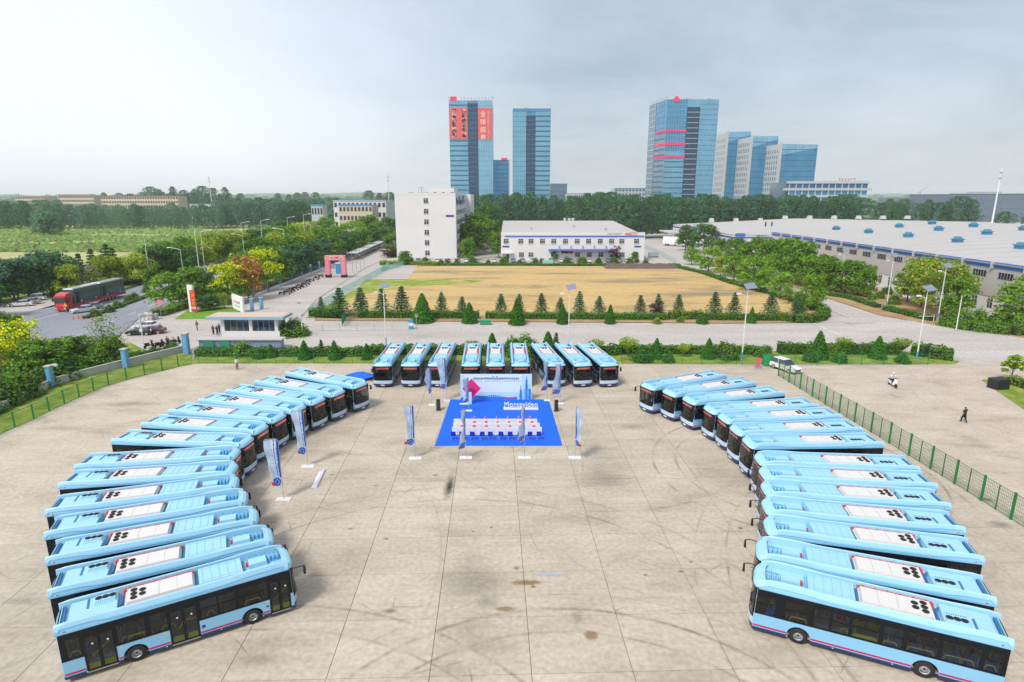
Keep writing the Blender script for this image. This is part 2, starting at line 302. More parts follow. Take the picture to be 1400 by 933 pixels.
# ================================================================ ground
def ring(cx, cy, x0, x1, y0, y1): return [(x0, y0), (x1, y0), (x1, y1), (x0, y1)]
def flat(name, poly, z, m):
    b = MB(); b.face([(x, y, z) for x, y in poly], m); return tag(b.obj(name), kind='structure')
flat('far_ground', [(-6000, -300), (6000, -300), (6000, 9000), (-6000, 9000)], -0.30, FARG)
flat('industrial_yard', [(-110, -60), (420, -60), (420, 420), (-85, 420), (-85, 160), (-110, 120)], -0.12, ROADM)
# the lot: one concrete apron, and within it cast slabs with open joints
GA = math.radians(1.8)
def G2(x, y): return (x * math.cos(GA) - y * math.sin(GA) + 1.9, x * math.sin(GA) + y * math.cos(GA))
LOT = [(P(-260, 735).x, P(-260, 735).y)] + [(P(u, v).x, P(u, v).y) for u, v in ((0, 594), (60, 560), (140, 524), (230, 500), (262, 497), (640, 497), (1046, 497), (1310, 499))]
XW = 5.45; YH = 4.5; NX = (-7, 7); NY = (4, 20)
x0, x1, y0, y1 = NX[0] * XW, NX[1] * XW, NY[0] * YH, NY[1] * YH
apron = MB()
for q in ([(-120, -60), (150, -60), G2(x1, y0), G2(x0, y0)], [(150, -60), (150, 92.0), G2(x1, y1), G2(x1, y0)], [(-120, -60), G2(x0, y0), G2(x0, y1), (-48, 91.5), (-52, 85), (-56, 75), (-56, 60), (-90, 20)]):
    apron.face([(x, y, -0.03) for x, y in q], CONC)
tag(apron.obj('concrete_apron'), kind='structure')
lotb = MB(); lotb.face([G2(x, y) + (-0.045,) for x, y in ((x0, y0), (x1, y0), (x1, y1), (x0, y1))], JOINT)
lot = tag(lotb.obj('concrete_lot'), kind='structure')
sm = MB(); g_ = 0.013; sm.box(-XW / 2 + g_, XW / 2 - g_, -YH / 2 + g_, YH / 2 - g_, -0.045, 0, CONC, inset=0.006); sme = sm.mesh('slab')
for i in range(*NX):
    for j in range(*NY):
        c = G2((i + .5) * XW, (j + .5) * YH); o = link('slab', sme, lot, (c[0], c[1], random.uniform(-.006, 0)), GA)
sheet('meadow_ground', [(-420, 307), (345, 309), (330, 330), (-520, 388)], -0.10, MEADOW)
sheet('straw_ground', [(-500, 342), (280, 338), (255, 360), (-600, 420)], -0.06, STRAW)
sheet('brown_field', [(430, 429), (520, 384), (560, 364), (925, 364), (1000, 388), (1060, 402), (1125, 428), (1118, 437), (1000, 436)], -0.02, SOIL)
sheet('verge_lawn', [(418, 434), (492, 392), (500, 382), (668, 383), (640, 388), (556, 392), (486, 404), (470, 420), (470, 436)], 0.0, FIELDG)
sheet('paved_court', [(500, 382), (528, 362), (572, 362), (556, 383)], 0.0, ROADM)
sheet('cross_road', [(262, 447), (440, 447), (1132, 447), (1250, 437), (1500, 449), (1720, 468), (1640, 500), (1310, 496), (1225, 480), (262, 478)], -0.022, ROADM)
sheet('hedge_bed', [(268, 480), (1230, 480), (1312, 494), (1305, 498), (262, 497)], 0.0, GRASS)
sheet('field_border', [(430, 438), (1000, 442), (1120, 441), (1125, 436), (1000, 434), (430, 430)], 0.0, MULCH)
sheet('left_verge', [(-300, 740), (0, 594), (43, 575), (73, 560), (103, 546), (142, 529), (178, 518), (214, 509), (262, 498), (262, 478), (172, 498), (71, 526), (0, 560), (-300, 690)], 0.0, GRASS)
sheet('roadside_bed', [(-400, 760), (262, 473), (240, 466), (150, 470), (30, 470), (-400, 560)], -0.05, GRASS)
sheet('main_road', [(-500, 620), (-400, 470), (28, 428), (150, 405), (240, 375), (330, 348), (400, 326), (438, 307), (462, 307), (440, 330), (372, 360), (320, 378), (252, 403), (196, 430), (150, 470), (-80, 560)], 0.0, ASPH)
sheet('roadside_parking', [(-60, 440), (-40, 420), (20, 409), (62, 405), (78, 416), (28, 430)], 0.01, ROADM)
sheet('gate_forecourt', [(165, 462), (196, 433), (235, 423), (300, 428), (320, 447), (262, 478), (200, 480)], 0.02, ROADM)
sheet('gate_lawn', [(238, 437), (258, 424), (300, 419), (330, 423), (322, 436)], 0.05, LAWN)
sheet('driveway', [(318, 445), (346, 406), (545, 326), (560, 340), (500, 366), (432, 410), (400, 447)], 0.0, ROADM)
sheet('tree_belt_ground', [(245, 410), (345, 404), (545, 325), (540, 300), (470, 308), (440, 330), (330, 372)], -0.04, GRASS)
sheet('far_verge', [(-600, 470), (30, 424), (150, 401), (240, 372), (330, 345), (200, 358), (-100, 385), (-600, 430)], -0.03, GRASS)
sheet('factory_bed', [(1060, 382), (1130, 372), (1240, 408), (1420, 448), (1500, 462), (1400, 462), (1285, 446), (1200, 430), (1120, 404)], 0.0, MULCH)
sheet('corner_bed', [(1342, 520), (1370, 514), (1420, 530), (1480, 560), (1470, 590), (1400, 560)], 0.02, GRASS)
sheet('service_lane', [(655, 352), (672, 352), (671, 318), (661, 318)], 0.0, ROADM)
def strip(name, a, b_, wd, z, m, parent=None, dash=None):
    a = Vector(a); b_ = Vector(b_); d = (b_ - a).normalized(); n = Vector((-d.y, d.x, 0)) * wd / 2; mb = MB()
    L = (b_ - a).length; segs = [(0, L)] if not dash else [(t, min(t + dash[0], L)) for t in np.arange(0, L, dash[0] + dash[1])]
    for s, t in segs:
        p, q = a + d * s, a + d * t; mb.face([(p - n).to_tuple()[:2] + (z,), (q - n).to_tuple()[:2] + (z,), (q + n).to_tuple()[:2] + (z,), (p + n).to_tuple()[:2] + (z,)], m)
    o = mb.obj(name, parent); 
    if parent is None: tag(o, kind='structure')
    return o
PAINT = mat('road_paint', (0.60, 0.59, 0.58), rough=.8, var=.25, vscale=1.5)
# zebra crossings: bars side by side
def zebra(pa, pb, n, wd, ln, ang):
    a, b_ = P(*pa), P(*pb); mb = MB(); par = tag(link('crosswalk', None), kind='structure')
    bar = MB(); bar.box(-ln / 2, ln / 2, -wd / 2, wd / 2, 0.004, 0.01, PAINT); me = bar.mesh('crosswalk_bar')
    for i in range(n):
        p = a.lerp(b_, i / (n - 1)); link('crosswalk_bar', me, par, (p.x, p.y, 0.0), ang)
zebra((1165, 443.5), (1262, 444.5), 14, .34, 5.5, math.radians(94))
zebra((1295, 484.5), (1425, 484.5), 17, .36, 4.2, math.radians(91))
for a, b_ in (((1112, 443), (1150, 458)), ((1135, 424), (1160, 434)), ((1090, 464), (1108, 464)), ((1370, 494), (1400, 493)), ((1332, 494), (1352, 497))): strip('road_line', P(*a), P(*b_), .3, -.01, PAINT)
strip('road_line', P(20, 446), P(120, 418), .25, .02, PAINT); strip('road_line', P(60, 478), P(290, 384), .22, .02, PAINT, dash=(4, 6)); strip('road_line', P(150, 416), P(300, 371), .2, .02, PAINT)
# ================================================================ the bus
FRONTP = mat('bus_front_pale', (0.46, 0.62, 0.80), rough=.35, coat=.2)
def bus_proto():
    R = root('city_bus', (0, 0, 0)); FX, RX = 5.98, -6.0
    ARCH = (3.36, -2.61)
    # chassis: floor, wheel wells, dark underside
    b = MB(); b.box(-5.75, 5.6, -1.15, 1.15, .28, .42, BLK)
    for cx in ARCH:
        b.box(cx - .62, cx + .62, -.86, -.80, .4, 1.1, BLK); b.box(cx - .62, cx + .62, .80, .86, .4, 1.1, BLK); b.box(cx - .62, cx + .62, -1.2, 1.2, 1.1, 1.16, BLK)
    b.obj('chassis', R)
    # body: side panels, posts, roof shell, front and rear skins
    b = MB()
    def zb(x):
        for cx in ARCH:
            if abs(x - cx) < .6: return .50 + math.sqrt(.36 - (x - cx) ** 2) * 1.0
        return .27
    def lower(y, xa, xb, ztop=1.32):
        xs = sorted(set([xa, xb] + [cx + .6 * math.cos(math.pi * k / 10) for cx in ARCH for k in range(11) if xa < cx + .6 * math.cos(math.pi * k / 10) < xb]))
        for p, q in zip(xs, xs[1:]):
            mid = (p + q) / 2; inA = any(abs(mid - cx) < .6 for cx in ARCH)
            zp, zq = (zb(p + 1e-4) if inA else .27), (zb(q - 1e-4) if inA else .27)
            n1 = .44
            if not inA:
                b.face([(p, y, zp), (q, y, zq), (q, y, n1), (p, y, n1)], NAVY); zp = zq = n1
            b.face([(p, y, zp), (q, y, zq), (q, y, ztop), (p, y, ztop)], BLUE)
    YS = 1.27
    for a_, c_ in ((-5.85, -4.88), (-3.44, -.93), (.57, 4.36), (5.58, 5.75)): lower(-YS, a_, c_)
    lower(YS, -5.85, 5.75)
    def wall(y, x0, x1, z0, z1, ops, m):
        s = .05 if y < 0 else -.05; ya, yb = sorted((y, y + s)); x = x0
        for (a_, c_, d_, e_) in ops:
            if a_ > x: b.box(x, a_, ya, yb, z0, z1, m)
            if d_ > z0: b.box(a_, c_, ya, yb, z0, d_, m)
            if e_ < z1: b.box(a_, c_, ya, yb, e_, z1, m)
            x = c_
        if x < x1: b.box(x, x1, ya, yb, z0, z1, m)
    rw = [(-5.55, -4.98, 1.45, 2.55), (-4.83, -3.47, .36, 2.5), (-3.32, -2.05, 1.42, 2.55), (-1.78, -.98, 1.42, 2.55), (-.88, .53, .36, 2.5), (.72, 1.55, 1.42, 2.55), (1.67, 2.52, 1.42, 2.55), (2.72, 4.25, 1.42, 2.55), (4.41, 5.54, .36, 2.5)]
    lw = [(-5.7, -4.95, 1.42, 2.55), (-4.75, -3.2, 1.42, 2.55), (-3.0, -1.65, 1.42, 2.55), (-1.45, -.6, 1.42, 2.55), (-.4, .85, 1.42, 2.55), (1.0, 1.8, 1.42, 2.55), (1.95, 2.7, 1.42, 2.55), (2.9, 4.15, 1.42, 2.55), (4.65, 5.7, 1.28, 2.5)]
    wall(-1.268, -5.85, 5.75, 1.3, 2.98, [(a_, c_, max(1.3, d_), e_) for a_, c_, d_, e_ in rw], BBLK); wall(1.268, -5.85, 5.75, 1.3, 2.98, lw[:-1] + [(4.65, 5.7, 1.3, 2.5)], BBLK)
    # front and rear skins
    def FXf(y, z): return 6.02 - .30 * abs(y / YS) ** 4 - .035 * max(0, z - 1.0) - (.0 if z > .45 else .04)
    ys = [-1.27, -1.2, -1.05, -.8, -.45, 0, .45, .8, 1.05, 1.2, 1.27]
    b.grid(lambda z, y: (FXf(y, z), y, z), [.25, .56], ys, NAVY); b.grid(lambda z, y: (FXf(y, z), y, z), [.56, .74, 1.0], ys, FRONTP)
    cap = [2.93, 3.05, 3.18, 3.28, 3.33]; back = [0, .03, .12, .32, .6]
    b.grid(lambda k, y: (FXf(y, 2.93) - back[int(k)], y * (1 - .02 * k), cap[int(k)] - .03 * abs(y / YS) ** 3 * k), [0, 1, 2, 3, 4], ys, BLUE2)
    b.grid(lambda z, y: (RX + .15 * abs(y / YS) ** 4, -y, z), [.27, .45], ys, NAVY); b.grid(lambda z, y: (RX + .15 * abs(y / YS) ** 4, -y, z), [.45, 1.6], ys, BLUE)
    b.grid(lambda z, y: (RX + .15 * abs(y / YS) ** 4, -y, z), [1.6, 2.7], ys, lambda i, j: BBLK if 1 < j < 8 else BLUE); b.grid(lambda z, y: (RX + .15 * abs(y / YS) ** 4 + max(0, z - 3) * .6, -y, z), [2.7, 3.0, 3.22], ys, BLUE)
    b.box(-5.85, 5.45, -1.05, 1.05, 2.98, 3.04, BLUE2)
    b.obj('body', R)
    # the long roof fairings with their swept line
    def hump(x):
        s = lambda t: max(0, min(1, t)) ** 2 * (3 - 2 * max(0, min(1, t)))
        return .07 * s((x - 2.2) / 1.6) * s((5.75 - x) / .9) - .07 * s((x - 4.9) / .7) + .03 * s((-3.6 - x) / 1.2) * s((x + 5.95) / .5) - .04 * s((-5.5 - x) / .4) - .06 * s((x - 5.3) / .5)
    xs = [-5.95 + 11.55 * k / 48 for k in range(49)]
    for sgn in (-1, 1):
        f = MB()
        sec = lambda x, h: [(1.272, 2.93), (1.268, 3.02), (1.22 - .2 * h, 3.16 + h * .4), (1.12, 3.39 + h), (1.03, 3.455 + h), (.97, 3.42 + h * .6), (.94, 3.03)]
        def fs(x, k):
            p = sec(x, hump(x))[int(k)]; return (x, sgn * p[0], p[1])
        ks = list(range(7)); f.grid(fs, xs if sgn > 0 else xs[::-1], ks, lambda i, j: BLUE if j < 2 else BLUE2)
        lz = lambda x: 3.09 + .14 / (1 + math.exp((x + 3.9) * 5)) + .12 / (1 + math.exp(-(x - 2.7) * 3)) ; fo = f.obj('roof_fairing', R); g = MB()
        for a_, c_ in zip(xs[:-1], xs[1:]):
            if -5.8 < a_ < 5.2: q = [(a_, sgn * (1.274 - .30 * max(0, lz(a_) - 3.05)), lz(a_)), (c_, sgn * (1.274 - .30 * max(0, lz(c_) - 3.05)), lz(c_))]; g.tube(q[0], q[1], .016, GEAR, n=4, cap=False)
        g.obj('fairing_groove', fo)
    # roof gear
    b = MB(); b.box(.78, 3.18, -.86, .86, 3.03, 3.36, BLUE2, inset=.05)
    for k in range(5): b.box(1.0 + k * .45, 1.03 + k * .45, -.78, .78, 3.36, 3.375, BLUE)
    for k in (-.62, .62): b.box(.9, 3.1, k, k + .03, 3.36, 3.372, BLUE)
    b.obj('battery_cover', R)
    b = MB(); b.box(-2.85, .60, -.80, .80, 3.03, 3.18, ACW); b.box(-2.80, .56, -.72, .72, 3.18, 3.39, ACW, inset=.07)
    b.box(-1.2, -1.18, -.64, .64, 3.39, 3.396, GREYM); b.box(-.3, -.285, -.64, .64, 3.39, 3.395, GREYM)
    ac = b.obj('air_conditioner', R)
    fb = MB(); fb.lathe([(0.0, .0), (.165, .0), (.175, .03), (.14, .045), (.10, .02), (.05, .02), (.045, .05), (0, .05)], BLK, n=12); fme = fb.mesh('fan')
    for x, y in ((-2.42, -.38), (-2.42, 0), (-2.42, .38), (-2.0, -.2), (-2.0, .2)): link('fan', fme, ac, (x, y, 3.39))
    for sgn in (-1, 1):
        p = MB(); p.box(-2.92, .62, *sorted((sgn * .745, sgn * .92)), 3.04, 3.285, REDP); p.path([(-2.95, sgn * .5, 3.1), (-2.95, sgn * .84, 3.22)], .05, REDP)
        for k in range(6): p.box(-2.7 + k * .6, -2.62 + k * .6, sgn * .85 - .05, sgn * .85 + .05, 3.285, 3.34, REDP)
        p.obj('coolant_pipe', R)
    b = MB(); b.box(-5.42, -3.15, -.90, .90, 3.03, 3.30, BLUE2, inset=.05); b.box(-4.62, -4.5, -.1, .82, 3.27, 3.315, SLOT); b.box(-4.3, -3.25, -.02, .78, 3.30, 3.42, BLUE2, inset=.05)
    for k in range(9): b.box(-4.2 + k * .1, -4.16 + k * .1, .06, .16, 3.42, 3.43, SLOT)
    un = b.obj('rear_unit', R)
    for k in range(3): link('fan', fme, un, (-4.08 + k * .32, .46, 3.42))
    b = MB(); b.box(-5.72, -5.60, -.88, .88, 3.03, 3.20, SLOT); b.box(-5.78, -5.74, -.9, .9, 3.03, 3.27, BLUE2); b.obj('rear_drain', R)
    b = MB(); b.box(-3.08, -2.92, -.6, .5, 3.04, 3.12, SLOT); b.path([(-2.98, .55, 3.1), (-3.02, -.30, 3.16), (-3.12, -.52, 3.2), (-3.3, -.55, 3.18)], .06, SLOT); b.obj('hose', R)
    b = MB(); b.box(.62, .76, -.8, .8, 3.04, 3.1, SLOT); b.box(3.22, 3.30, -.85, .85, 3.04, 3.10, GEAR); b.obj('roof_gutter', R)
    b = MB(); b.box(3.5, 4.55, -.30, .42, 3.05, 3.34, BLUE2, inset=.03); b.box(3.38, 3.52, .02, .22, 3.08, 3.3, REDP); b.obj('roof_pod', R)
    b = MB()
    for k in range(4):
        b.box(4.62 + k * .24, 4.78 + k * .24, -.05, .5, 3.05, 3.30 - .02 * k, GEAR, inset=.03); b.tube((4.7 + k * .24, .15, 3.3), (4.7 + k * .24, .55, 3.22), .05, BLUE)
    for k in range(3): b.tube((3.55 + k * .36, .62, 3.15), (3.85 + k * .36, .62, 3.15), .11, GEAR); b.box(3.5 + k * .36, 3.54 + k * .36, .5, .76, 3.05, 3.28, BLUE)
    b.path([(3.4, .8, 3.12), (4.4, .82, 3.2), (5.4, .7, 3.12), (5.45, .1, 3.1)], .035, GEAR); b.path([(4.6, -.4, 3.1), (5.3, -.45, 3.12)], .03, GEAR)
    b.box(5.0, 5.03, -.85, .0, 3.04, 3.07, GEAR); b.obj('roof_piping', R)
    # windows
    def pane(par, name, a_, c_, z0, z1, y, m=GLS):
        g = MB(); s = 1 if y > 0 else -1; g.box(a_, c_, y - .008, y + .008, z0, z1, m); return g.obj(name, par)
    for (a_, c_, z0, z1) in rw:
        if z0 > 1:
            o = pane(R, 'window', a_, c_, z0, z1, -1.245)
            if c_ - a_ > .8 and a_ > -3: f = MB(); f.box(a_, c_, -1.27, -1.256, 2.02, 2.05, BBLK); f.obj('window_bar', o)
    for (a_, c_, z0, z1) in lw:
        o = pane(R, 'window', a_, c_, z0, z1, 1.245)
        if .7 < c_ - a_ < 1.4: f = MB(); f.box(a_, c_, 1.256, 1.27, 2.02, 2.05, BBLK); f.obj('window_bar', o)
    # doors, two glazed leaves each
    for (a_, c_) in ((-4.83, -3.47), (-.88, .53), (4.41, 5.54)):
        mid = (a_ + c_) / 2; d = MB(); y = -1.262
        for p, q in ((a_, mid - .01), (mid + .01, c_)):
            for bx in ((p, p + .07, .36, 2.5), (q - .07, q, .36, 2.5), (p + .07, q - .07, .36, .44), (p + .07, q - .07, 2.38, 2.5)): d.box(bx[0], bx[1], y - .012, y + .03, bx[2], bx[3], BBLK)
            d.box(p + .07, q - .07, y + .012, y + .022, .44, .78, YEL)
        d.box(a_, c_, y - .02, y + .0, .28, .345, GREYM); do = d.obj('door', R)
        for p, q in ((a_, mid - .01), (mid + .01, c_)):
            g = pane(do, 'door_glass', p + .07, q - .07, .44, 2.38, y + .002); h = MB(); h.lathe([(0, -.02), (.05, -.02), (.05, 0)], WHITE, n=8, axis='y', o=((p + q) / 2 + .05, y - .01, 1.95)); h.obj('door_button', do)
    # stripes
    for y, segs in ((-1.276, ((-5.82, -4.9), (-3.42, -3.22), (-2.0, -.95), (.58, 2.75), (3.97, 4.34))), (1.276, ((-5.82, -3.22), (-2.0, 2.75), (3.97, 5.72)))):
        s = MB()
        for a_, c_ in segs: s.box(a_, c_, min(y, y * .996), max(y, y * .996), .50, .61, STRIPE)
        s.obj('side_stripe', R)
        s = MB()
        for x in (-1.2, 1.6, 3.9, -4.9): s.box(x, x + .06, min(y, y * .99), max(y, y * .99), .34, .39, WHITE)
        s.obj('marker_light', R)
    s = MB()
    for x, z in ((-3.25, 1.1), (-1.2, 1.12), (4.2, 1.15)): s.box(x, x + .1, -1.278, -1.27, z, z + .1, YEL)
    s.box(.66, .84, -1.278, -1.27, .82, 1.0, NAVY); s.box(4.15, 4.3, -1.278, -1.27, .86, .96, BLK); s.obj('sticker', R)
    s = MB()
    for x, z, y in ((-5.55, 3.05, -1), (-5.55, 3.05, 1)): s.box(x, x + .09, *sorted((y * 1.262, y * 1.282)), z, z + .05, REDP)
    for y in (-1, 1): s.box(5.2, 5.26, *sorted((y * 1.262, y * 1.282)), 3.03, 3.07, REDP)
    tag(s.obj('side_light', R), kind='stuff')
    # windscreen in one curved sheet, frame, display, dash
    ysw = [-1.2, -1.05, -.8, -.4, 0, .4, .8, 1.05, 1.2]
    g = MB(); g.grid(lambda z, y: (FXf(y, z) - .015, y, z), [1.0, 1.4, 1.9, 2.4, 2.93], ysw, GLW); ws = g.obj('windscreen', R)
    g = MB(); g.grid(lambda z, y: (FXf(y, z) + .004, y, z), [1.0, 1.09], ys, BBLK); g.grid(lambda z, y: (FXf(y, z) + .004, y, z), [2.80, 2.94], ys, BBLK)
    for yy in ([-1.27, -1.2, -1.12], [1.12, 1.2, 1.27]): g.grid(lambda z, y: (FXf(y, z) + .004, y, z), [1.0, 1.5, 2.0, 2.5, 2.94], yy, BBLK)
    g.obj('windscreen_frame', R)
    g = MB()
    for sg in (-1, 1): g.grid(lambda z, y: (FXf(y, z) + .012, y, z), [1.0, 1.5, 2.0, 2.5, 2.95], [sg * 1.285 if sg < 0 else 1.235, -1.235 if sg < 0 else 1.285], FRONTP)
    g.obj('windscreen_pillar', R)
    g = MB()
    for sg in (-1, 1): g.box(5.72, 5.95, sg * 1.05 - .13, sg * 1.05 + .13, .62, .82, WHITE)
    g2 = MB(); g2.box(5.93, 6.03, -.25, .25, .30, .42, WHITE)
    for sg in (-1, 1):
        h = MB(); h.grid(lambda z, y: (FXf(y, z) + .012, y, z), [.62, .84], [sg * 1.2 if sg < 0 else .86, -.86 if sg < 0 else 1.2], ACW); h.obj('headlight', R)
    g2.obj('number_plate', R)
    wv = MB(); wv.path([(6.03, -.9, 1.06), (6.0, -.3, 1.5)], .018, BLK); wv.path([(6.03, .3, 1.06), (6.0, .85, 1.5)], .018, BLK); wv.obj('wiper', R)
    # mirrors
    mm = MB(); mm.path([(5.78, -1.12, 2.85), (6.20, -1.20, 2.90), (6.55, -1.16, 2.84)], .028, BLK); mm.box(6.46, 6.60, -1.28, -1.04, 2.34, 2.82, BLK, inset=.02); mm.obj('mirror', R)
    mm = MB(); mm.path([(5.75, 1.22, 2.75), (5.95, 1.42, 2.72)], .028, BLK); mm.box(5.88, 6.02, 1.36, 1.60, 2.2, 2.72, BLK, inset=.02); mm.obj('mirror', R)
    # wheels
    t = MB(); t.lathe([(.25, -.14), (.44, -.15), (.485, -.11), (.485, .11), (.44, .15), (.25, .14)], RUBBER, n=24, axis='y'); tme = t.mesh('tyre', True)
    rm = MB(); rm.lathe([(.0, .02), (.09, .03), (.10, .09), (.17, .06), (.20, .02), (.25, .12), (.28, .14)], RIM, n=20, axis='y'); rm.lathe([(.0, .095), (.075, .095)], BLK, n=10, axis='y')
    for k in range(8): a_ = k * math.pi / 4; rm.tube((.145 * math.cos(a_), .05, .145 * math.sin(a_)), (.145 * math.cos(a_), .085, .145 * math.sin(a_)), .018, BLK, n=6)
    rme = rm.mesh('rim')
    for cx in ARCH:
        for sg in (-1, 1):
            o = link('wheel', tme, R, (cx, sg * 1.09, .485), 0 if sg > 0 else math.pi); link('rim', rme, o)
    # inside
    b = MB(); b.box(-5.7, 5.6, -1.2, 1.2, .43, .46, INTG); b.box(-5.7, -3.4, -1.15, 1.15, .46, .9, INTG); b.box(-5.7, 5.5, -1.18, 1.18, 2.86, 2.90, INTG)
    b.box(5.0, 5.75, -1.0, 1.1, .9, 1.15, BLK); b.box(4.55, 4.6, .1, 1.15, .5, 2.4, BBLK); b.box(4.7, 5.1, .45, .9, .8, 1.3, SEATB); b.box(4.65, 4.75, .45, .9, 1.3, 1.9, SEATB); b.obj('cabin_lining', R)
    b = MB()
    def seat(x, y, z, m=SEATB):
        b.box(x - .02, x + .40, y - .21, y + .21, z + .38, z + .46, m); b.box(x - .08, x, y - .21, y + .21, z + .42, z + 1.05, m, inset=.01); b.box(x + .12, x + .2, y - .05, y + .05, z, z + .38, GREYM)
    for x in (-5.5, -4.7): 
        for y in (-.9, -.45, .45, .9): seat(x, y, .9)
    for x in (-3.1, -2.3): 
        for y in (-.9, -.45): seat(x, y, .9)
    for x in (-3.9, -3.1, -2.3, -1.3): 
        for y in (.45, .9): seat(x, y, .75)
    for x in (1.0, 1.9): seat(x, -.9, .5, SEATR)
    for x in (1.9, 2.7, 3.5): seat(x, .9, .6, SEATR if x > 3 else SEATB)
    seat(3.2, -.9, .7)
    tag(b.obj('passenger_seat', R), kind='stuff')
    b = MB()
    for x in (-4.95, -3.35, -.95, .6, 2.6, 4.3):
        for y in (-.6, .6): b.tube((x, y, .46), (x, y, 2.86), .02, YEL, n=5)
    for y in (-1.16, 1.16):
        for a_, c_, z in ((-5.5, -5.0, 1.7), (-4.6, -3.3, 1.68) if y > 0 else (-3.2, -2.1, 1.66), (-2.9, -1.7, 1.62), (-1.3, -.6, 1.6), (-.35, .8, 1.55), (1.0, 1.4, 1.7), (3.0, 3.9, 1.62)):
            b.path([(a_, y, z - .25), (a_ + .1, y, z), (c_ - .1, y, z), (c_, y, z - .25)], .026, YEL, n=5)
    for x in (-4.15, -.18, 4.97): b.path([(x - .35, -1.1, 1.1), (x + .1, -1.1, 1.5), (x + .4, -1.1, 1.7)], .03, YEL, n=5)
    b.box(-.35, .8, 1.10, 1.16, 1.35, 1.5, YEL)
    b.obj('handrail', R)
    return R
LED1 = mat('led_orange', (0.3, 0.04, 0.01), rough=.4, emit=(1.0, 0.40, 0.20), estr=2.2); LED2 = mat('led_red', (0.3, 0.02, 0.02), rough=.4, emit=(1.0, 0.20, 0.20), estr=2.2)
def display(m, seed):
    r = random.Random(seed); b = MB(); b.box(5.82, 5.845, -.98, .98, 2.46, 2.78, BLK)
    x = -.86
    while x < .80:
        for k in range(4):
            if r.random() < .85: z = 2.50 + k * .06; w_ = r.uniform(.05, .12); b.box(5.846, 5.854, x, x + w_, z, z + .045, m)
        b.box(5.846, 5.854, x + .05, x + .08, 2.50, 2.74, m); x += .135
    return b.mesh('destination_display')
DSP = [display(LED1, 1), display(LED2, 2)]
BUSES = [('L', 1, -22.84, 70.5, 331, .98), ('L', 2, -24.95, 67.2, 335.5), ('L', 3, -26.6, 64.2, 339.6, 1.02), ('L', 4, -28.0, 61.3, 343.2, 1.03), ('L', 5, -29.25, 58.3, 347, 1.04), ('L', 6, -29.9, 55.0, 350, 1.04), ('L', 7, -30.1, 51.45, 355.1, 1.05),
 ('L', 8, -29.9, 47.45, 8.3, 1.05), ('L', 9, -28.8, 44.3, 9.0, 1.06), ('L', 10, -27.25, 41.1, 17.8, 1.04), ('L', 11, -25.35, 38.45, 20.8, 1.03), ('L', 12, -23.3, 35.7, 22.3, 1.01), ('L', 13, -21.1, 32.9, 26), ('L', 14, -18.9, 30.25, 30.0, .99),
 ('R', 1, 20.9, 69.7, 206.5, .98), ('R', 2, 23.1, 67.0, 202.0), ('R', 3, 24.8, 63.9, 196.3), ('R', 4, 26.4, 60.4, 190, 1.02), ('R', 5, 27.1, 57.5, 187, 1.03), ('R', 6, 27.2, 54.2, 185, 1.03), ('R', 7, 27.25, 51.0, 182, 1.02),
 ('R', 8, 27.05, 46.7, 175.6, 1.06), ('R', 9, 26.4, 43.85, 174.3, 1.07), ('R', 10, 25.4, 41.05, 172, 1.06), ('R', 11, 24.25, 38.12, 169.2, 1.05), ('R', 12, 23.15, 35.15, 165.5, 1.04), ('R', 13, 21.25, 31.85, 159.3, 1.03), ('R', 14, 19.87, 28.93, 155.7, 1.015),
 ('C', 1, -17.25, 82.3, 270.3), ('C', 2, -13.45, 82.3, 269.3), ('C', 3, -9.8, 82.3, 268.6), ('C', 4, -5.65, 82.3, 271.7), ('C', 5, -2.34, 82.3, 271.4), ('C', 6, 1.05, 82.3, 271.0), ('C', 7, 5.0, 82.3, 278.9), ('C', 8, 8.55, 82.3, 279.1), ('C', 9, 12.0, 82.3, 279.6)]
proto = bus_proto(); nb = 0
for side, k, x, y, a_, *ln_ in BUSES:
    o = proto if nb == 0 else dup(proto)
    o.location = (x, y, 0); o.rotation_euler = (0, 0, math.radians(a_)); o.scale = (ln_[0] if ln_ else 1.0, 1, 1)
    link('destination_display', DSP[(k + (side == 'R')) % 2], o)
    if side == 'C':
        lb = '%s bus from the left in the row facing the camera behind the stage backdrop' % ORD[k - 1]; gp = 'buses in the front facing row behind the backdrop'
    else:
        sn = {'L': 'left', 'R': 'right'}[side]
        n_ = 15 - k
        lb = ('light blue bus nearest the camera in the %s fan, whole %s side showing' % (sn, 'door' if side == 'L' else 'window')) if n_ == 1 else \
             ('light blue bus farthest from the camera in the %s fan of buses' % sn) if n_ == 14 else 'light blue bus, %s from the camera in the %s fan of buses' % (ORD[n_ - 1], sn)
        gp = 'buses parked in the %s fan' % sn
    tag(o, lb, 'bus', gp); nb += 1
# ================================================================ foliage
rng = np.random.default_rng(5)
LV = {k: leafmat('leaf_' + k, c) for k, c in dict(green=(0.135, 0.275, 0.028), fresh=(0.22, 0.38, 0.026), yellow=(0.37, 0.43, 0.03), dark=(0.080, 0.190, 0.055), poplar=(0.065, 0.185, 0.070), cedar=(0.080, 0.205, 0.080), cone=(0.065, 0.215, 0.018),
      hedge=(0.105, 0.265, 0.018), hedgey=(0.27, 0.38, 0.02), purple=(0.105, 0.028, 0.055), rust=(0.42, 0.15, 0.07), gold=(0.72, 0.74, 0.012), haze=(0.13, 0.27, 0.16), dry=(0.30, 0.26, 0.17), autumn=(0.46, 0.40, 0.04), meadow_tuft=(0.24, 0.34, 0.10)).items()}  # the haze tone has distance haze put into the leaf colour
BARK = mat('bark', (0.10, 0.075, 0.055), rough=.95, var=.3, vscale=3); CORE = mat('painted_inner_shade', (0.020, 0.040, 0.012), rough=1)  # solid dark core, the shade inside the foliage put into its colour
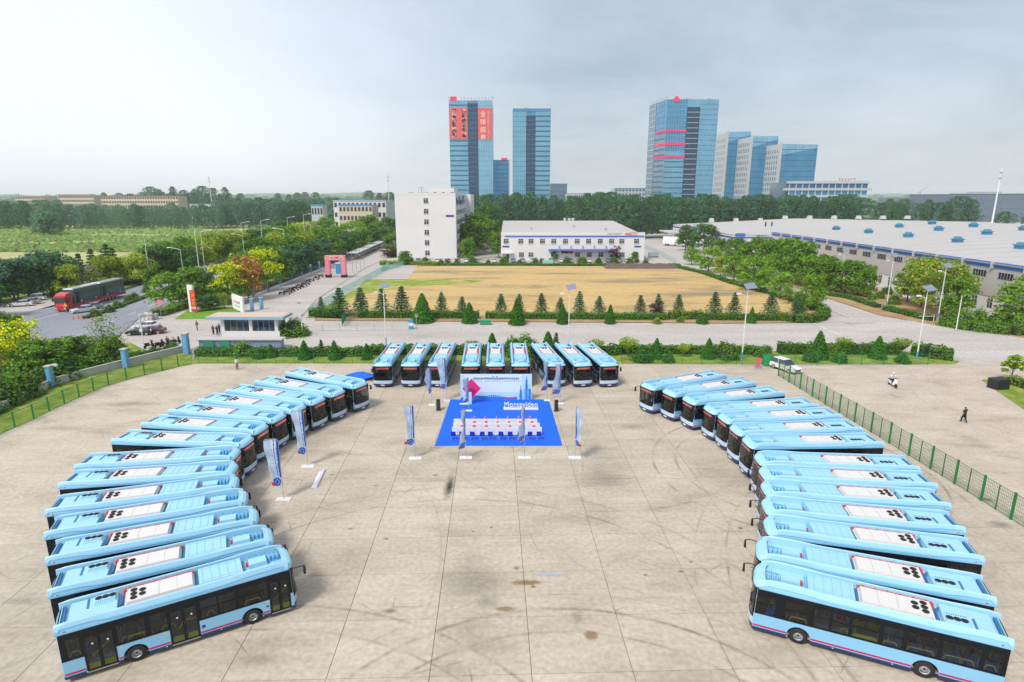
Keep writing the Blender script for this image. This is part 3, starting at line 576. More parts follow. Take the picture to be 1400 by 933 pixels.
def quads(name, c, nrm, size, m, asp=1.0, m2=None, f2=0.0):
    n = len(c); nrm = nrm / (np.linalg.norm(nrm, axis=1, keepdims=True) + 1e-9)
    r = rng.normal(size=(n, 3)); u = np.cross(nrm, r); u /= np.linalg.norm(u, axis=1, keepdims=True) + 1e-9; v = np.cross(nrm, u)
    s = (size * rng.uniform(.6, 1.25, n))[:, None]
    V = np.stack([c - u * s * .5 * asp, c - v * s * .5, c + u * s * .5 * asp, c + v * s * .5], 1).reshape(-1, 3)
    me = bpy.data.meshes.new(name); me.vertices.add(4 * n); me.vertices.foreach_set('co', V.astype(np.float32).ravel())
    me.loops.add(4 * n); me.loops.foreach_set('vertex_index', np.arange(4 * n, dtype=np.int32)); me.polygons.add(n)
    me.polygons.foreach_set('loop_start', np.arange(0, 4 * n, 4, dtype=np.int32)); me.polygons.foreach_set('loop_total', np.full(n, 4, np.int32))
    me.materials.append(m)
    if m2 is not None:
        me.materials.append(m2); me.polygons.foreach_set('material_index', (rng.random(n) < f2).astype(np.int32) if not isinstance(f2, np.ndarray) else f2.astype(np.int32))
    me.update(calc_edges=True); me.validate(); return me
def sph(n):
    d = rng.normal(size=(n, 3)); return d / np.linalg.norm(d, axis=1, keepdims=True)
def crown_broad(name, m, n=3400, wid=.50, z0=.02, leaf=.047, m2=None, flowers=False, blobs=34):
    bc = []; 
    for k in range(blobs):
        t = rng.random(); a = rng.random() * 6.283; z = z0 + (1 - z0) * (.12 + .76 * t); rad = wid * math.sqrt(max(.05, 1 - ((z - (z0 + .42 * (1 - z0))) / (.60 * (1 - z0))) ** 2)) * .72 * math.sqrt(rng.random())
        bc.append((rad * math.cos(a), rad * math.sin(a), z, rng.uniform(.10, .19) * (wid / .42) ** .5))
    bc.append((0, 0, .9, .1)); bc = np.array(bc); i = rng.integers(0, len(bc), n); d = sph(n); d[:, 2] = np.where(d[:, 2] < -.3, -d[:, 2], d[:, 2])
    rr = bc[i, 3:4] * rng.uniform(.55, 1.08, (n, 1)); c = bc[i, :3] + d * rr
    nrm = d + rng.normal(size=(n, 3)) * .55 + np.array([0, 0, .35])
    f2 = 0.0
    if flowers: f2 = (((c[:, 2] > .45) & (rng.random(n) < .75)) & (d[:, 2] > -.1))
    return quads(name, c, nrm, leaf, m, 1.3, m2, f2 if flowers else .25)
def crown_poplar(name, m, n=1500, leaf=.03, wid=.17):
    z = .10 + .90 * rng.random(n) ** .9; prof = wid * np.sqrt(np.clip(1 - ((z - .5) / .54) ** 2, .02, 1)) * (1 + .18 * np.sin(z * 37)); a = rng.random(n) * 6.283
    lob = 1 + .22 * np.sin(a * 3 + z * 9) + .15 * np.sin(a * 7 - z * 21); r = prof * lob * rng.uniform(.62, 1.05, n)
    c = np.stack([r * np.cos(a), r * np.sin(a), z], 1); nrm = np.stack([np.cos(a), np.sin(a), np.full(n, .5)], 1) + rng.normal(size=(n, 3)) * .5
    return quads(name, c, nrm, leaf, m, 1.0)
def crown_cedar(name, m, n=3000, leaf=.030, wid=.33):
    tiers = 10; t = rng.integers(0, tiers, n); zb = .10 + .88 * (t / tiers) ** .95; R = wid * (1 - zb) ** .95 + .012
    ph = rng.random(tiers)[t] * 6.28; nb_ = 7; k = rng.integers(0, nb_, n); a = ph + k * 6.283 / nb_ + rng.normal(size=n) * .16
    lenf = (.75 + .5 * rng.random((tiers, nb_)))[t, k]; s = rng.random(n) ** .7; r = R * lenf * s
    z = zb + .06 * (1 - zb) - r * .16 + rng.normal(size=n) * .012
    c = np.stack([r * np.cos(a), r * np.sin(a), z], 1); nrm = np.stack([np.cos(a) * .4, np.sin(a) * .4, np.ones(n)], 1) + rng.normal(size=(n, 3)) * .45
    return quads(name, c, nrm, leaf, m, 1.6)
def crown_cone(name, m, n=1500, leaf=.06, wid=.30, m2=None):
    z = rng.random(n) ** 1.5; prof = wid * (1 - z) ** .8 + .02; a = rng.random(n) * 6.283; r = prof * rng.uniform(.8, 1.08, n)
    c = np.stack([r * np.cos(a), r * np.sin(a), .02 + z * .98], 1); nrm = np.stack([np.cos(a), np.sin(a), np.full(n, .5)], 1) + rng.normal(size=(n, 3)) * .5
    return quads(name, c, nrm, leaf, m)
def crown_ball(name, m, n=900, leaf=.09, wid=.5, m2=None):
    d = sph(n); d[:, 2] = np.abs(d[:, 2]) * 1.0 - .12 * rng.random(n); c = d * rng.uniform(.75, 1.04, (n, 1)); c *= (1 + .1 * np.sin(c[:, :1] * 7) + .1 * np.cos(c[:, 1:2] * 6)); c[:, :2] *= wid; c[:, 2] = np.clip(c[:, 2], .02, 2) * .95
    return quads(name, c, d + rng.normal(size=(n, 3)) * .6, leaf, m, 1.2, m2, .25)
def crown_vase(name, m, n=900, leaf=.06):
    z = rng.random(n); a = np.round(rng.random(n) * 14) / 14 * 6.283 + rng.normal(size=n) * .12; r = (.05 + .42 * z ** .8) * (rng.random(n) ** .35); zz = .25 + .75 * z - .22 * (r / .45) ** 2
    c = np.stack([r * np.cos(a), r * np.sin(a), zz], 1); return quads(name, c, rng.normal(size=(n, 3)) + np.array([0, 0, .6]), leaf, m, 1.6)
def trunk_mesh(h=.45, r=.022, limbs=5, top=.78):
    b = MB(); b.tube((0, 0, -.01), (0.004, 0, h * .55), r, BARK, r * .75, n=7); b.tube((0.004, 0, h * .55), (0, .006, top), r * .75, BARK, r * .25, n=6)
    for k in range(limbs):
        a = k * 2.4; z = h * (.55 + .12 * k); b.tube((0, 0, z), (.17 * math.cos(a), .17 * math.sin(a), z + .20), r * .42, BARK, r * .14, n=5)
    return b.mesh('trunk')
TR = trunk_mesh(); TRC = trunk_mesh(.3, .018, 0, .95)
V = {}
def variants(k, fn, n): V[k] = [fn() for _ in range(n)]
variants('green', lambda: crown_broad('crown', LV['green'], m2=LV['fresh']), 3)
variants('fresh', lambda: crown_broad('crown', LV['fresh'], m2=LV['green'], n=2300), 3)
variants('yellow', lambda: crown_broad('crown', LV['yellow'], m2=LV['fresh'], n=2300), 2)
variants('autumn', lambda: crown_broad('crown', LV['fresh'], m2=LV['autumn'], n=3600, leaf=.034), 2)
variants('dark', lambda: crown_broad('crown', LV['dark'], m2=LV['green'], z0=.0), 3)
variants('bluegreen', lambda: crown_broad('crown', LV['cedar'], m2=LV['dark'], z0=.0, wid=.42), 2)
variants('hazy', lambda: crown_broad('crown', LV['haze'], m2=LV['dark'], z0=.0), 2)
variants('gold', lambda: crown_broad('crown', LV['green'], m2=LV['gold'], flowers=True, n=3400, leaf=.035), 2)
variants('rust', lambda: crown_broad('crown', LV['rust'], m2=LV['autumn'], n=2000), 1)
variants('purple', lambda: crown_broad('crown', LV['purple'], m2=LV['purple'], n=1600, z0=.0), 1)
variants('dry', lambda: crown_broad('crown', LV['dry'], m2=LV['haze'], n=900, leaf=.03), 1)
variants('airy', lambda: crown_broad('crown', LV['green'], m2=LV['yellow'], n=1300, leaf=.035, wid=.5), 1)
variants('sapling', lambda: crown_broad('crown', LV['fresh'], m2=LV['yellow'], n=420, leaf=.10, wid=.34, z0=.3, blobs=14), 1)
variants('poplar', lambda: crown_poplar('crown', LV['poplar'], n=2000), 4)
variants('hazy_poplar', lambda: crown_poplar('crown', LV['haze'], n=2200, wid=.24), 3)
variants('wide_poplar', lambda: crown_poplar('crown', LV['poplar'], n=2600, wid=.27), 3)
variants('cedar', lambda: crown_cedar('crown', LV['cedar']), 4)
variants('spruce', lambda: crown_cedar('crown', LV['dark'], wid=.24), 2)
variants('cone', lambda: crown_cone('crown', LV['cone']), 2)
variants('ball', lambda: crown_ball('crown', LV['hedge'], m2=LV['cone']), 3)
variants('bush', lambda: crown_ball('crown', LV['green'], m2=LV['fresh'], n=1300, leaf=.075), 3)
variants('bushy', lambda: crown_ball('crown', LV['yellow'], m2=LV['hedge'], n=900), 1)
variants('vase', lambda: crown_vase('crown', LV['hedgey']), 2)
BODY = {}
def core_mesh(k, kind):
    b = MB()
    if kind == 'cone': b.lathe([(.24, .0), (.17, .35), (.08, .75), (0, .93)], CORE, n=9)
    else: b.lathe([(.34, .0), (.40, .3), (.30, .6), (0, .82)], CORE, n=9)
    return b.mesh('inner_shade_core')
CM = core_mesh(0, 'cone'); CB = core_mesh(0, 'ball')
def plant(name, kind, p, h, label, cat='tree', group=None, width=1.0, single=False, rr=None):
    r = rr or random; me = r.choice(V[kind]); s = (h * width * r.uniform(.94, 1.06), h * width * r.uniform(.94, 1.06), h); a = r.uniform(0, 6.28)
    if single:
        o = link(name, me, None, (p[0], p[1], p[2] if len(p) > 2 else 0), a); o.scale = s; return tag(o, label, cat, group)
    R = root(name, (p[0], p[1], p[2] if len(p) > 2 else 0), a); R.scale = s; link('crown', me, R)
    if kind in ('cone', 'ball', 'bush', 'bushy'): link('inner_shade_core', CM if kind == 'cone' else CB, R)
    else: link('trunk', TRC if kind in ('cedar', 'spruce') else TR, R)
    return tag(R, label, cat, group)
def hedge(name, pts, wd, h, label, m=None, m2=None, dens=26, leaf=.24, z=0.0):
    m = m or LV['hedge']; m2 = m2 or LV['cone']; C, Nn = [], []; b = MB()
    pts = [Vector((p[0], p[1], 0)) for p in pts]
    for a, c in zip(pts, pts[1:]):
        L = (c - a).length; d = (c - a) / L; nx = Vector((-d.y, d.x, 0)); q = [a + nx * wd * .42, a - nx * wd * .42, c - nx * wd * .42, c + nx * wd * .42]
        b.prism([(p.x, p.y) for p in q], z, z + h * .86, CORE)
        n = int(L * (2 * h + wd) * dens); t = rng.random(n) * L; s = rng.random(n) * (2 * h + wd); wob = 1 + .10 * np.sin(t * 1.3) + .08 * np.sin(t * 3.7 + 1)
        off = np.where(s < h, -wd / 2, np.where(s > h + wd, wd / 2, s - h - wd / 2)); zz = np.where(s < h, s, np.where(s > h + wd, 2 * h + wd - s, h)) * wob
        off = off * (1 + .12 * np.sin(t * 2.1)) + rng.normal(size=n) * .06; zz = zz + rng.normal(size=n) * .05
        C.append(np.stack([a.x + d.x * t + nx.x * off, a.y + d.y * t + nx.y * off, z + np.clip(zz, .03, 9)], 1))
        k = np.sign(off)[:, None] * np.array([[nx.x, nx.y, 0]]) * (np.abs(off) > wd * .4)[:, None] + np.array([[0, 0, .7]]); Nn.append(k + rng.normal(size=(n, 3)) * .5)
    o = link(name, quads('foliage', np.concatenate(C), np.concatenate(Nn), leaf, m, 1.1, m2, .3)); b.obj('inner_shade_core', o)
    return tag(o, label, 'hedge')
# ---------------------------------------------------------------- hedges
def PP(*l): return [P(u, v) for u, v in l]
hedge('clipped_hedge', PP((290, 435), (492, 436)) if False else PP((424, 432), (470, 433)), 1.6, 1.5, 'short clipped hedge at the left corner of the brown field by the green gate')
hedge('clipped_hedge', PP((490, 434), (655, 435)), 1.6, 1.3, 'clipped hedge along the left part of the brown field front edge')
hedge('clipped_hedge', PP((664, 435), (912, 437)), 1.6, 1.2, 'long clipped hedge along the middle of the brown field front edge')
hedge('clipped_hedge', PP((914, 436), (960, 436)), 1.7, 1.5, 'yellowish green piece of hedge at the brown field edge right of the purple shrub', LV['hedgey'], LV['hedge'])
hedge('clipped_hedge', PP((960, 437), (1062, 438)), 1.6, 1.2, 'clipped hedge along the right part of the brown field front edge')
hedge('curved_hedge', PP((1062, 437), (1085, 440), (1108, 440), (1122, 437), (1128, 432), (1124, 427), (1112, 422)), 2.0, 1.4, 'rounded clipped hedge wrapping the right tip of the brown field', LV['hedge'], LV['hedgey'])
hedge('low_hedge', PP((1112, 422), (1060, 404), (1000, 388), (960, 374), (925, 366)), 1.5, .9, 'low hedge running along the back right edge of the brown field')
hedge('long_hedge', PP((270, 486), (400, 486), (505, 486)), 2.0, 1.15, 'long clipped hedge behind the green fence left of the front row of buses')
hedge('long_hedge', PP((505, 484), (850, 484)), 2.0, 1.3, 'clipped hedge behind the front facing row of buses')
hedge('long_hedge', PP((845, 482), (1052, 484)), 1.8, 1.2, 'clipped hedge behind the green fence right of the front row of buses')
hedge('long_hedge', PP((1064, 483), (1226, 484)), 1.9, 1.6, 'clipped hedge behind the white parked car near the right fence corner')
hedge('long_hedge', PP((1250, 484), (1268, 488), (1302, 492)), 2.6, 1.7, 'dense hedge end beside the tall street lamp at the right yard entrance')
hedge('bed_hedge', PP((1118, 402), (1160, 408), (1200, 421)), 1.6, .9, 'low clipped hedge edging the soil bed before the grey factory wall')
hedge('bed_hedge', PP((1210, 424), (1240, 431), (1275, 439)), 1.8, 1.0, 'low hedge between the two tall solar lamps before the factory wall')
hedge('bed_hedge', PP((1288, 444), (1330, 452), (1380, 457), (1440, 457)), 2.6, 1.6, 'thick hedge on the road bend at the right end of the factory bed', LV['green'], LV['hedge'])
hedge('corner_hedge', PP((1380, 524), (1412, 534), (1450, 548)), 1.4, 1.0, 'clipped hedge beside the black crate at the right picture edge', LV['hedgey'], LV['hedge'])
hedge('gate_hedge', PP((216, 433), (240, 425), (256, 418)), 2.6, 1.4, 'bright green hedge beside the main road by the gate', LV['fresh'], LV['hedge'])
hedge('median_hedge', PP((116, 436), (160, 421), (215, 401), (300, 371)), 1.6, .5, 'low planting strip on the median of the grey main road', LV['green'], LV['dry'], dens=12)
hedge('verge_hedge', PP((172, 390), (205, 383), (235, 372), (300, 352)), 2.2, .9, 'roadside hedge on the far side of the main road behind the truck')
hedge('car_park_hedge', PP((520, 362), (552, 362), (600, 363)), 3.0, 1.3, 'yellow green hedge at the back left corner of the brown field', LV['fresh'], LV['autumn'])
hedge('car_park_hedge', PP((600, 363), (700, 363), (930, 364)), 1.6, .8, 'hedge along the back of the brown field before the parked cars')
# ---------------------------------------------------------------- cedars in front of the brown field
xs = [(440, 430, 404, 0), (465, 432, 391, 0), (494, 432, 391, 0), (523, 432, 392, 1), (550, 432, 389, 1), (579, 431, 402, 0), (604, 431, 397, 0), (632, 431, 404, 0), (685, 430, 400, 0), (710, 430, 400, 0), (740, 430, 399, 0), (766, 430, 405, 0), (792, 431, 396, 0), (819, 431, 403, 0), (875, 431, 402, 0), (899, 430, 400, 0), (927, 430, 401, 0), (976, 432, 397, 0), (1003, 432, 398, 0), (1053, 433, 397, 0), (1089, 436, 404, 0)]
for i, (u, vb, vt, d) in enumerate(xs):
    plant('cedar_tree', 'cedar', P(u, vb), hgt(u, vb, vt) , '%s small cedar from the left in the row before the brown field' % ORD[i], 'tree', 'cedars along the brown field', width=1.32 - .18 * (i % 3 == 0))
cn = [(578, 440, 402, 'ball', 1.0), (642, 441, 414, 'ball', .8), (707, 443, 408, 'cone', 1.1), (769, 442, 417, 'ball', .6), (834, 442, 417, 'cone', 1.0), (1027, 441, 420, 'cone', .9)]
for i, (u, vb, vt, k, w_) in enumerate(cn):
    plant('clipped_shrub', k if k == 'cone' else 'cone', P(u, vb), hgt(u, vb, vt), '%s dense green shrub from the left standing out of the brown field hedge' % ORD[i], 'shrub', 'shrubs in the brown field hedge', width=(1.05 if k == 'cone' else 1.2) * (.9 if i > 2 else 1))
for u, vb, vt, k, lb in ((898, 442, 434, 'bushy', 'round bright green bush below the purple shrub'), (960, 442, 432, 'ball', 'round green bush in the field hedge left of the tall right lamp'), (897, 433, 411, 'purple', 'dark purple leaved shrub in front of the brown field'), (930, 440, 433, 'bush', 'low round bush between the purple shrub and the tall right lamp')):
    plant('round_shrub', k, P(u, vb), hgt(u, vb, vt), lb, 'shrub', width=1.6 if k != 'purple' else 1.15)
# ---------------------------------------------------------------- shrubs in the strip behind the near green fence
sh = [(355, 490, 476, 'ball'), (371, 489, 471, 'cone'), (417, 491, 466, 'cone'), (440, 486, 463, 'spruce'), (458, 491, 466, 'cone'), (502, 491, 470, 'cone'), (495, 484, 472, 'spruce'), (645, 484, 464, 'vase'), (673, 486, 456, 'cone'), (704, 485, 460, 'bush'), (718, 485, 457, 'bush'), (749, 486, 454, 'cone'), (760, 484, 453, 'spruce'), (815, 486, 463, 'vase'), (859, 488, 460, 'vase'), (877, 494, 473, 'ball'), (897, 490, 463, 'cone'), (914, 495, 482, 'ball'), (935, 488, 470, 'vase'), (968, 490, 463, 'cone'), (992, 490, 466, 'bush'), (1042, 488, 474, 'bush'),
      (1118, 490, 453, 'cone'), (1107, 494, 478, 'ball'), (1153, 483, 460, 'vase'), (1147, 495, 480, 'ball'), (1199, 490, 460, 'cone'), (1232, 484, 461, 'vase'), (1233, 496, 482, 'ball'), (333, 486, 466, 'bush'), (1140, 486, 470, 'bush')]
words = dict(ball='round clipped bush', cone='narrow conical shrub', spruce='thin young conifer', vase='fan shaped shrub', bush='leafy bush')
cnt = {}
for u, vb, vt, k in sorted(sh):
    side = 'left of the front bus row' if u < 508 else 'behind the front bus row' if u < 830 else 'left of the white parked car' if u < 1070 else 'right of the white parked car'
    cnt[(side, k)] = cnt.get((side, k), 0) + 1
    lb = '%s %s from the left, strip %s' % (ORD[cnt[(side, k)] - 1], words[k], side)
    plant('strip_shrub', k, P(u, vb), hgt(u, vb, vt), lb, 'shrub', 'shrubs behind the near green fence', width={'ball': 1.35, 'bush': 1.5, 'vase': 1.1, 'cone': 1.15, 'spruce': 1.2}[k])
plant('round_shrub', 'bush', P(400, 458), 3.2, 'big round bush right of the guard house', 'shrub', width=1.9)
plant('round_shrub', 'bush', P(413, 459), 1.6, 'small reddish bush at the foot of the flood light mast', 'shrub', width=1.8)
# ---------------------------------------------------------------- broad trees, one by one
def T(lst, where, group, name='broadleaf_tree'):
    c = {}
    for u, vb, vt, k, w_ in sorted(lst):
        nm = dict(green='green', fresh='bright green', yellow='yellow green', dark='dark green', hazy='dull green', gold='yellow flowering', rust='rust red', purple='purple', dry='bare greyish', airy='loose thin', autumn='yellow tinged green', sapling='young', spruce='narrow dark', poplar='slender', wide_poplar='full dense', bush='low bushy', bluegreen='blue green')[k]
        c[k] = c.get(k, 0) + 1
        o = plant(name, k, P(u, vb), hgt(u, vb, vt), ('%s %s tree from the left %s' % (ORD[c[k] - 1], nm, where)) , 'tree', group, width=w_)
T([(1240, 413, 365, 'fresh', 1.0), (1259, 420, 352, 'autumn', 1.05), (1288, 430, 356, 'autumn', 1.1), (1305, 436, 380, 'green', .9), (1395, 450, 378, 'fresh', 1.1), (1420, 440, 372, 'fresh', 1.2)], 'before the grey factory wall', 'large trees before the factory wall')
T([(1052, 378, 326, 'green', 1.1), (1072, 382, 325, 'green', 1.1), (1092, 388, 330, 'green', 1.1), (1030, 370, 325, 'green', 1.2), (1010, 362, 325, 'green', 1.2), (1105, 392, 347, 'fresh', 1.1), (1122, 396, 348, 'green', 1.1), (1133, 398, 352, 'green', 1.0), (1155, 402, 355, 'green', 1.1), (1172, 404, 357, 'green', 1.0), (1183, 406, 363, 'green', .8)], 'in the row along the factory front road', 'trees along the factory front')
T([(937, 342, 308, 'dark', 1.0), (962, 346, 307, 'dark', 1.1), (985, 350, 327, 'green', 1.3), (945, 362, 338, 'green', 1.1)], 'in front of the far white factory', 'trees before the far factory')
T([(968, 372, 337, 'fresh', 1.3), (985, 378, 350, 'yellow', 1.1), (1003, 386, 348, 'fresh', 1.3), (1030, 396, 350, 'fresh', 1.3), (1045, 400, 364, 'fresh', 1.2), (1066, 409, 372, 'fresh', 1.1), (1078, 415, 385, 'airy', 1.0), (1107, 424, 374, 'fresh', .85), (1118, 417, 392, 'green', .9), (1092, 430, 398, 'green', .8)], 'along the back right edge of the brown field', 'bright trees by the right field edge')
T([(645, 348, 300, 'green', 1.2), (652, 340, 292, 'green', 1.2), (660, 330, 280, 'dark', 1.0), (678, 345, 318, 'green', .9), (682, 352, 320, 'green', .8), (676, 335, 300, 'green', .8), (640, 356, 325, 'green', 1.0), (556, 362, 343, 'green', 1.3), (536, 344, 320, 'green', 1.4), (545, 350, 330, 'bush', 1.6)], 'beside the tall white block', 'trees beside the white block')
T([(1362, 511, 487, 'sapling', 1.0) if False else (1382, 522, 486, 'sapling', 1.25)], 'beside the black crate at the right edge', None)
T([(235, 420, 372, 'fresh', 1.3), (212, 398, 362, 'green', .9), (258, 418, 365, 'green', 1.1), (278, 414, 372, 'dark', 1.1), (296, 416, 384, 'green', 1.2), (286, 424, 404, 'dark', 1.6), (307, 422, 400, 'autumn', 1.1), (314, 415, 358, 'gold', 1.1), (340, 410, 350, 'rust', .9), (330, 402, 350, 'green', 1.1), (367, 398, 341, 'gold', .9), (352, 392, 340, 'green', 1.1)], 'between the road and the entrance lawn', 'trees by the entrance')
T([(u, 406 - (u - 346) * .395 - 4.5, vt, k, w_) for u, vb, vt, k, w_ in ((388, 392, 338, 'bluegreen', 1.1), (402, 388, 334, 'bluegreen', 1.1), (416, 383, 331, 'bluegreen', 1.0), (430, 378, 328, 'bluegreen', 1.1), (444, 372, 326, 'bluegreen', 1.1), (457, 366, 322, 'green', 1.1), (470, 361, 320, 'bluegreen', 1.1), (483, 356, 317, 'dark', 1.1), (497, 350, 313, 'green', 1.2), (510, 344, 307, 'dark', 1.2), (522, 338, 302, 'green', 1.2), (534, 332, 298, 'dark', 1.2), (545, 328, 296, 'green', 1.2), (378, 380, 336, 'green', 1.2))], 'behind the driveway fence', 'trees behind the driveway fence')
T([(395, 370, 322, 'green', 1.3), (415, 362, 318, 'yellow', 1.4), (440, 355, 312, 'green', 1.3), (460, 348, 308, 'green', 1.3), (482, 338, 302, 'fresh', 1.4), (505, 330, 295, 'green', 1.4), (360, 362, 325, 'green', 1.4), (378, 356, 318, 'yellow', 1.3), (340, 362, 330, 'green', 1.3)], 'in the belt left of the white block', 'trees of the belt, second line')
T([(400, 345, 308, 'fresh', 1.5), (372, 348, 312, 'green', 1.5), (420, 336, 303, 'yellow', 1.6), (350, 350, 315, 'dark', 1.5), (445, 325, 298, 'green', 1.5), (330, 352, 318, 'yellow', 1.5), (392, 330, 302, 'dark', 1.6)], 'beyond the road among street lamps', 'trees beyond the main road')
T([(215, 382, 336, 'dark', 1.2), (232, 378, 330, 'green', 1.2), (250, 372, 325, 'green', 1.2), (258, 378, 340, 'dark', 1.2), (270, 370, 328, 'yellow', 1.2), (285, 362, 320, 'yellow', 1.2), (300, 358, 322, 'green', 1.3), (315, 356, 316, 'yellow', 1.3), (292, 352, 318, 'fresh', 1.3), (328, 352, 318, 'fresh', 1.3)], 'on the verge right of the truck', 'trees on the far verge')
T([(190, 388, 346, 'yellow', 1.25), (175, 386, 352, 'green', 1.0), (162, 388, 352, 'yellow', 1.2), (145, 392, 350, 'yellow', 1.25), (125, 400, 362, 'dry', 1.2), (96, 404, 362, 'yellow', 1.05), (113, 390, 344, 'spruce', 1.3), (130, 386, 337, 'spruce', 1.3), (151, 384, 330, 'spruce', 1.3), (159, 384, 336, 'spruce', 1.3), (72, 402, 344, 'hazy', 1.1)], 'directly behind the truck on the road', 'trees behind the truck')
T([(84, 398, 345, 'dark', 1.2), (60, 404, 352, 'dark', 1.2), (40, 408, 352, 'hazy', 1.2), (20, 410, 356, 'dark', 1.2), (0, 414, 358, 'hazy', 1.2), (-20, 420, 360, 'dark', 1.2), (50, 406, 370, 'hazy', 1.1), (25, 408, 372, 'dark', 1.1), (2, 411, 374, 'hazy', 1.2), (-25, 436, 380, 'dark', 1.2), (70, 405, 366, 'dark', .9), (88, 402, 372, 'hazy', .8), (68, 323, 290, 'hazy', 1.35), (60, 322, 298, 'hazy', 1.5)], 'left of the truck behind the parked cars', 'trees left of the truck')
T([(30, 512, 440, 'gold', 1.05), (-8, 530, 462, 'gold', .9), (12, 500, 445, 'dark', 1.1), (-20, 490, 432, 'green', 1.2), (12, 478, 430, 'green', 1.1), (-8, 478, 430, 'dark', 1.2), (145, 492, 432, 'airy', 1.05), (60, 520, 465, 'green', 1.2), (86, 508, 462, 'fresh', 1.1), (112, 500, 460, 'green', 1.3)], 'behind the low white wall at the lower left', 'trees behind the low white wall')
k_ = 0
for i in range(30):
    t = i / 29; u = -25 + 262 * t; vb = float(np.interp(u, (-40, 0, 71, 110, 172, 256), (576, 558, 523, 511, 496, 474))) - 1 - (i % 3) * 9 * (t < .7); h = random.uniform(2.6, 4.6) * (1 - .3 * t) * (1 if t < .72 else .5); k_ += 1
    plant('wall_shrub', 'bush' if i % 4 else 'ball', P(u, vb), h, '%s leafy shrub from the left in the mass behind the low white wall' % ORD[i], 'shrub', 'shrubs behind the low white wall', width=random.uniform(1.2, 1.6))
for i, (u, v) in enumerate(((130, 433), (150, 427), (161, 421), (176, 413), (184, 409), (200, 400), (206, 404))):
    plant('median_shrub', 'bush', P(u, v), 1.8, '%s small shrub from the left on the road median' % ORD[i], 'shrub', 'shrubs on the road median', width=1.3)
for i, (u, v, h) in enumerate(((1302, 446, 3.2), (1318, 449, 3.6), (1334, 444, 3.4), (1352, 452, 2.6), (1362, 448, 3.4), (1380, 446, 2.8), (1392, 455, 3.2), (1184, 403, 1.8), (1202, 408, 2.0), (1213, 402, 2.2), (1192, 410, 1.6), (1222, 416, 2.4))):
    plant('bed_shrub', 'bush', P(u, v), h, '%s low shrub of the soil bed under the factory wall' % ORD[i], 'shrub', 'shrubs of the factory bed', width=1.35)
for i in range(16):
    u = 560 + i * 21.5; plant('edge_shrub', 'bush' if i % 3 else 'ball', P(u, 361), random.uniform(1.8, 3.4), '%s small shrub from the left between the parked cars and the brown field' % ORD[i], 'shrub', 'shrubs before the parked cars', width=1.2)
for u, vb, vt, k, lb in ((742, 356, 342, 'green', 'small round tree before the long white factory, near its left end'), (757, 357, 343, 'green', 'pair of bushy small trees before the factory canopy'), (840, 358, 336, 'purple', 'tall dark purple tree before the right end of the factory canopy'), (868, 357, 344, 'green', 'small green tree before the right corner of the long white factory'), (704, 355, 338, 'purple', 'thin purple tree by the left door of the long white factory')):
    plant('small_tree', k, P(u, vb), hgt(u, vb, vt), lb, 'tree', width=1.0)
plant('flowering_shrub', 'purple', P(530, 352), 4.5, 'purple flowering shrub left of the white block', 'shrub', width=1.8)
# ---------------------------------------------------------------- poplar woods
def wood(rows, label, group, single=True, name='poplar_tree', kinds=('poplar', 'wide_poplar')):
    r = random.Random(11)
    for (u0, u1, Y, h, step) in rows:
        xa, xb = AT(u0, 269, Y).x, AT(u1, 269, Y).x; x = xa
        while x < xb:
            plant(name, r.choice(kinds), (x, Y + r.uniform(-4, 4)), h * r.uniform(.88, 1.08), label, 'tree', group, width=r.uniform(.95, 1.25), single=single, rr=r); x += step * r.uniform(.8, 1.2)
wood([(628, 1075, 372, 24.6, 7.2), (634, 1070, 384, 25.6, 8)], 'tall poplar in the dense dark wood behind the long white factory', 'poplars of the wood behind the long factory')
wood([(1082, 1180, 370, 24.2, 6.5), (1085, 1178, 380, 25, 8)], 'tall poplar in the clump before the white terraced office building', 'poplars before the terraced office')
wood([(1188, 1238, 370, 22.5, 6.5)], 'tall poplar in the small clump right of the terraced office', 'poplars right of the terraced office')
wood([(1242, 1284, 372, 22, 6.5), (1288, 1342, 368, 23.2, 6.5)], 'tall poplar in the clumps behind the grey factory roof', 'poplars behind the grey factory roof')
wood([(640, 664, 345, 20, 6), (665, 690, 352, 22, 6)], 'poplar closing the lane right of the tall white block', 'poplars at the end of the lane')
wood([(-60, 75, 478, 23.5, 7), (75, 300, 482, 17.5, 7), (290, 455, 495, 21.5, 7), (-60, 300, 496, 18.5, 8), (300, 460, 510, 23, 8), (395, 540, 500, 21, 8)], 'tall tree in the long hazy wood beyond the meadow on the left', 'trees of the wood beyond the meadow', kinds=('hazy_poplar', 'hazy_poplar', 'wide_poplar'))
wood([(1385, 1430, 330, 16, 7)], 'low tree behind the factory roof at the right picture edge', 'low trees at the right edge')
wood([(205, 320, 900, 37, 16), (140, 330, 960, 30, 16), (380, 440, 1000, 30, 16), (505, 535, 700, 30, 12)], 'tree of the far ridge beyond the cream buildings', 'far ridge trees')
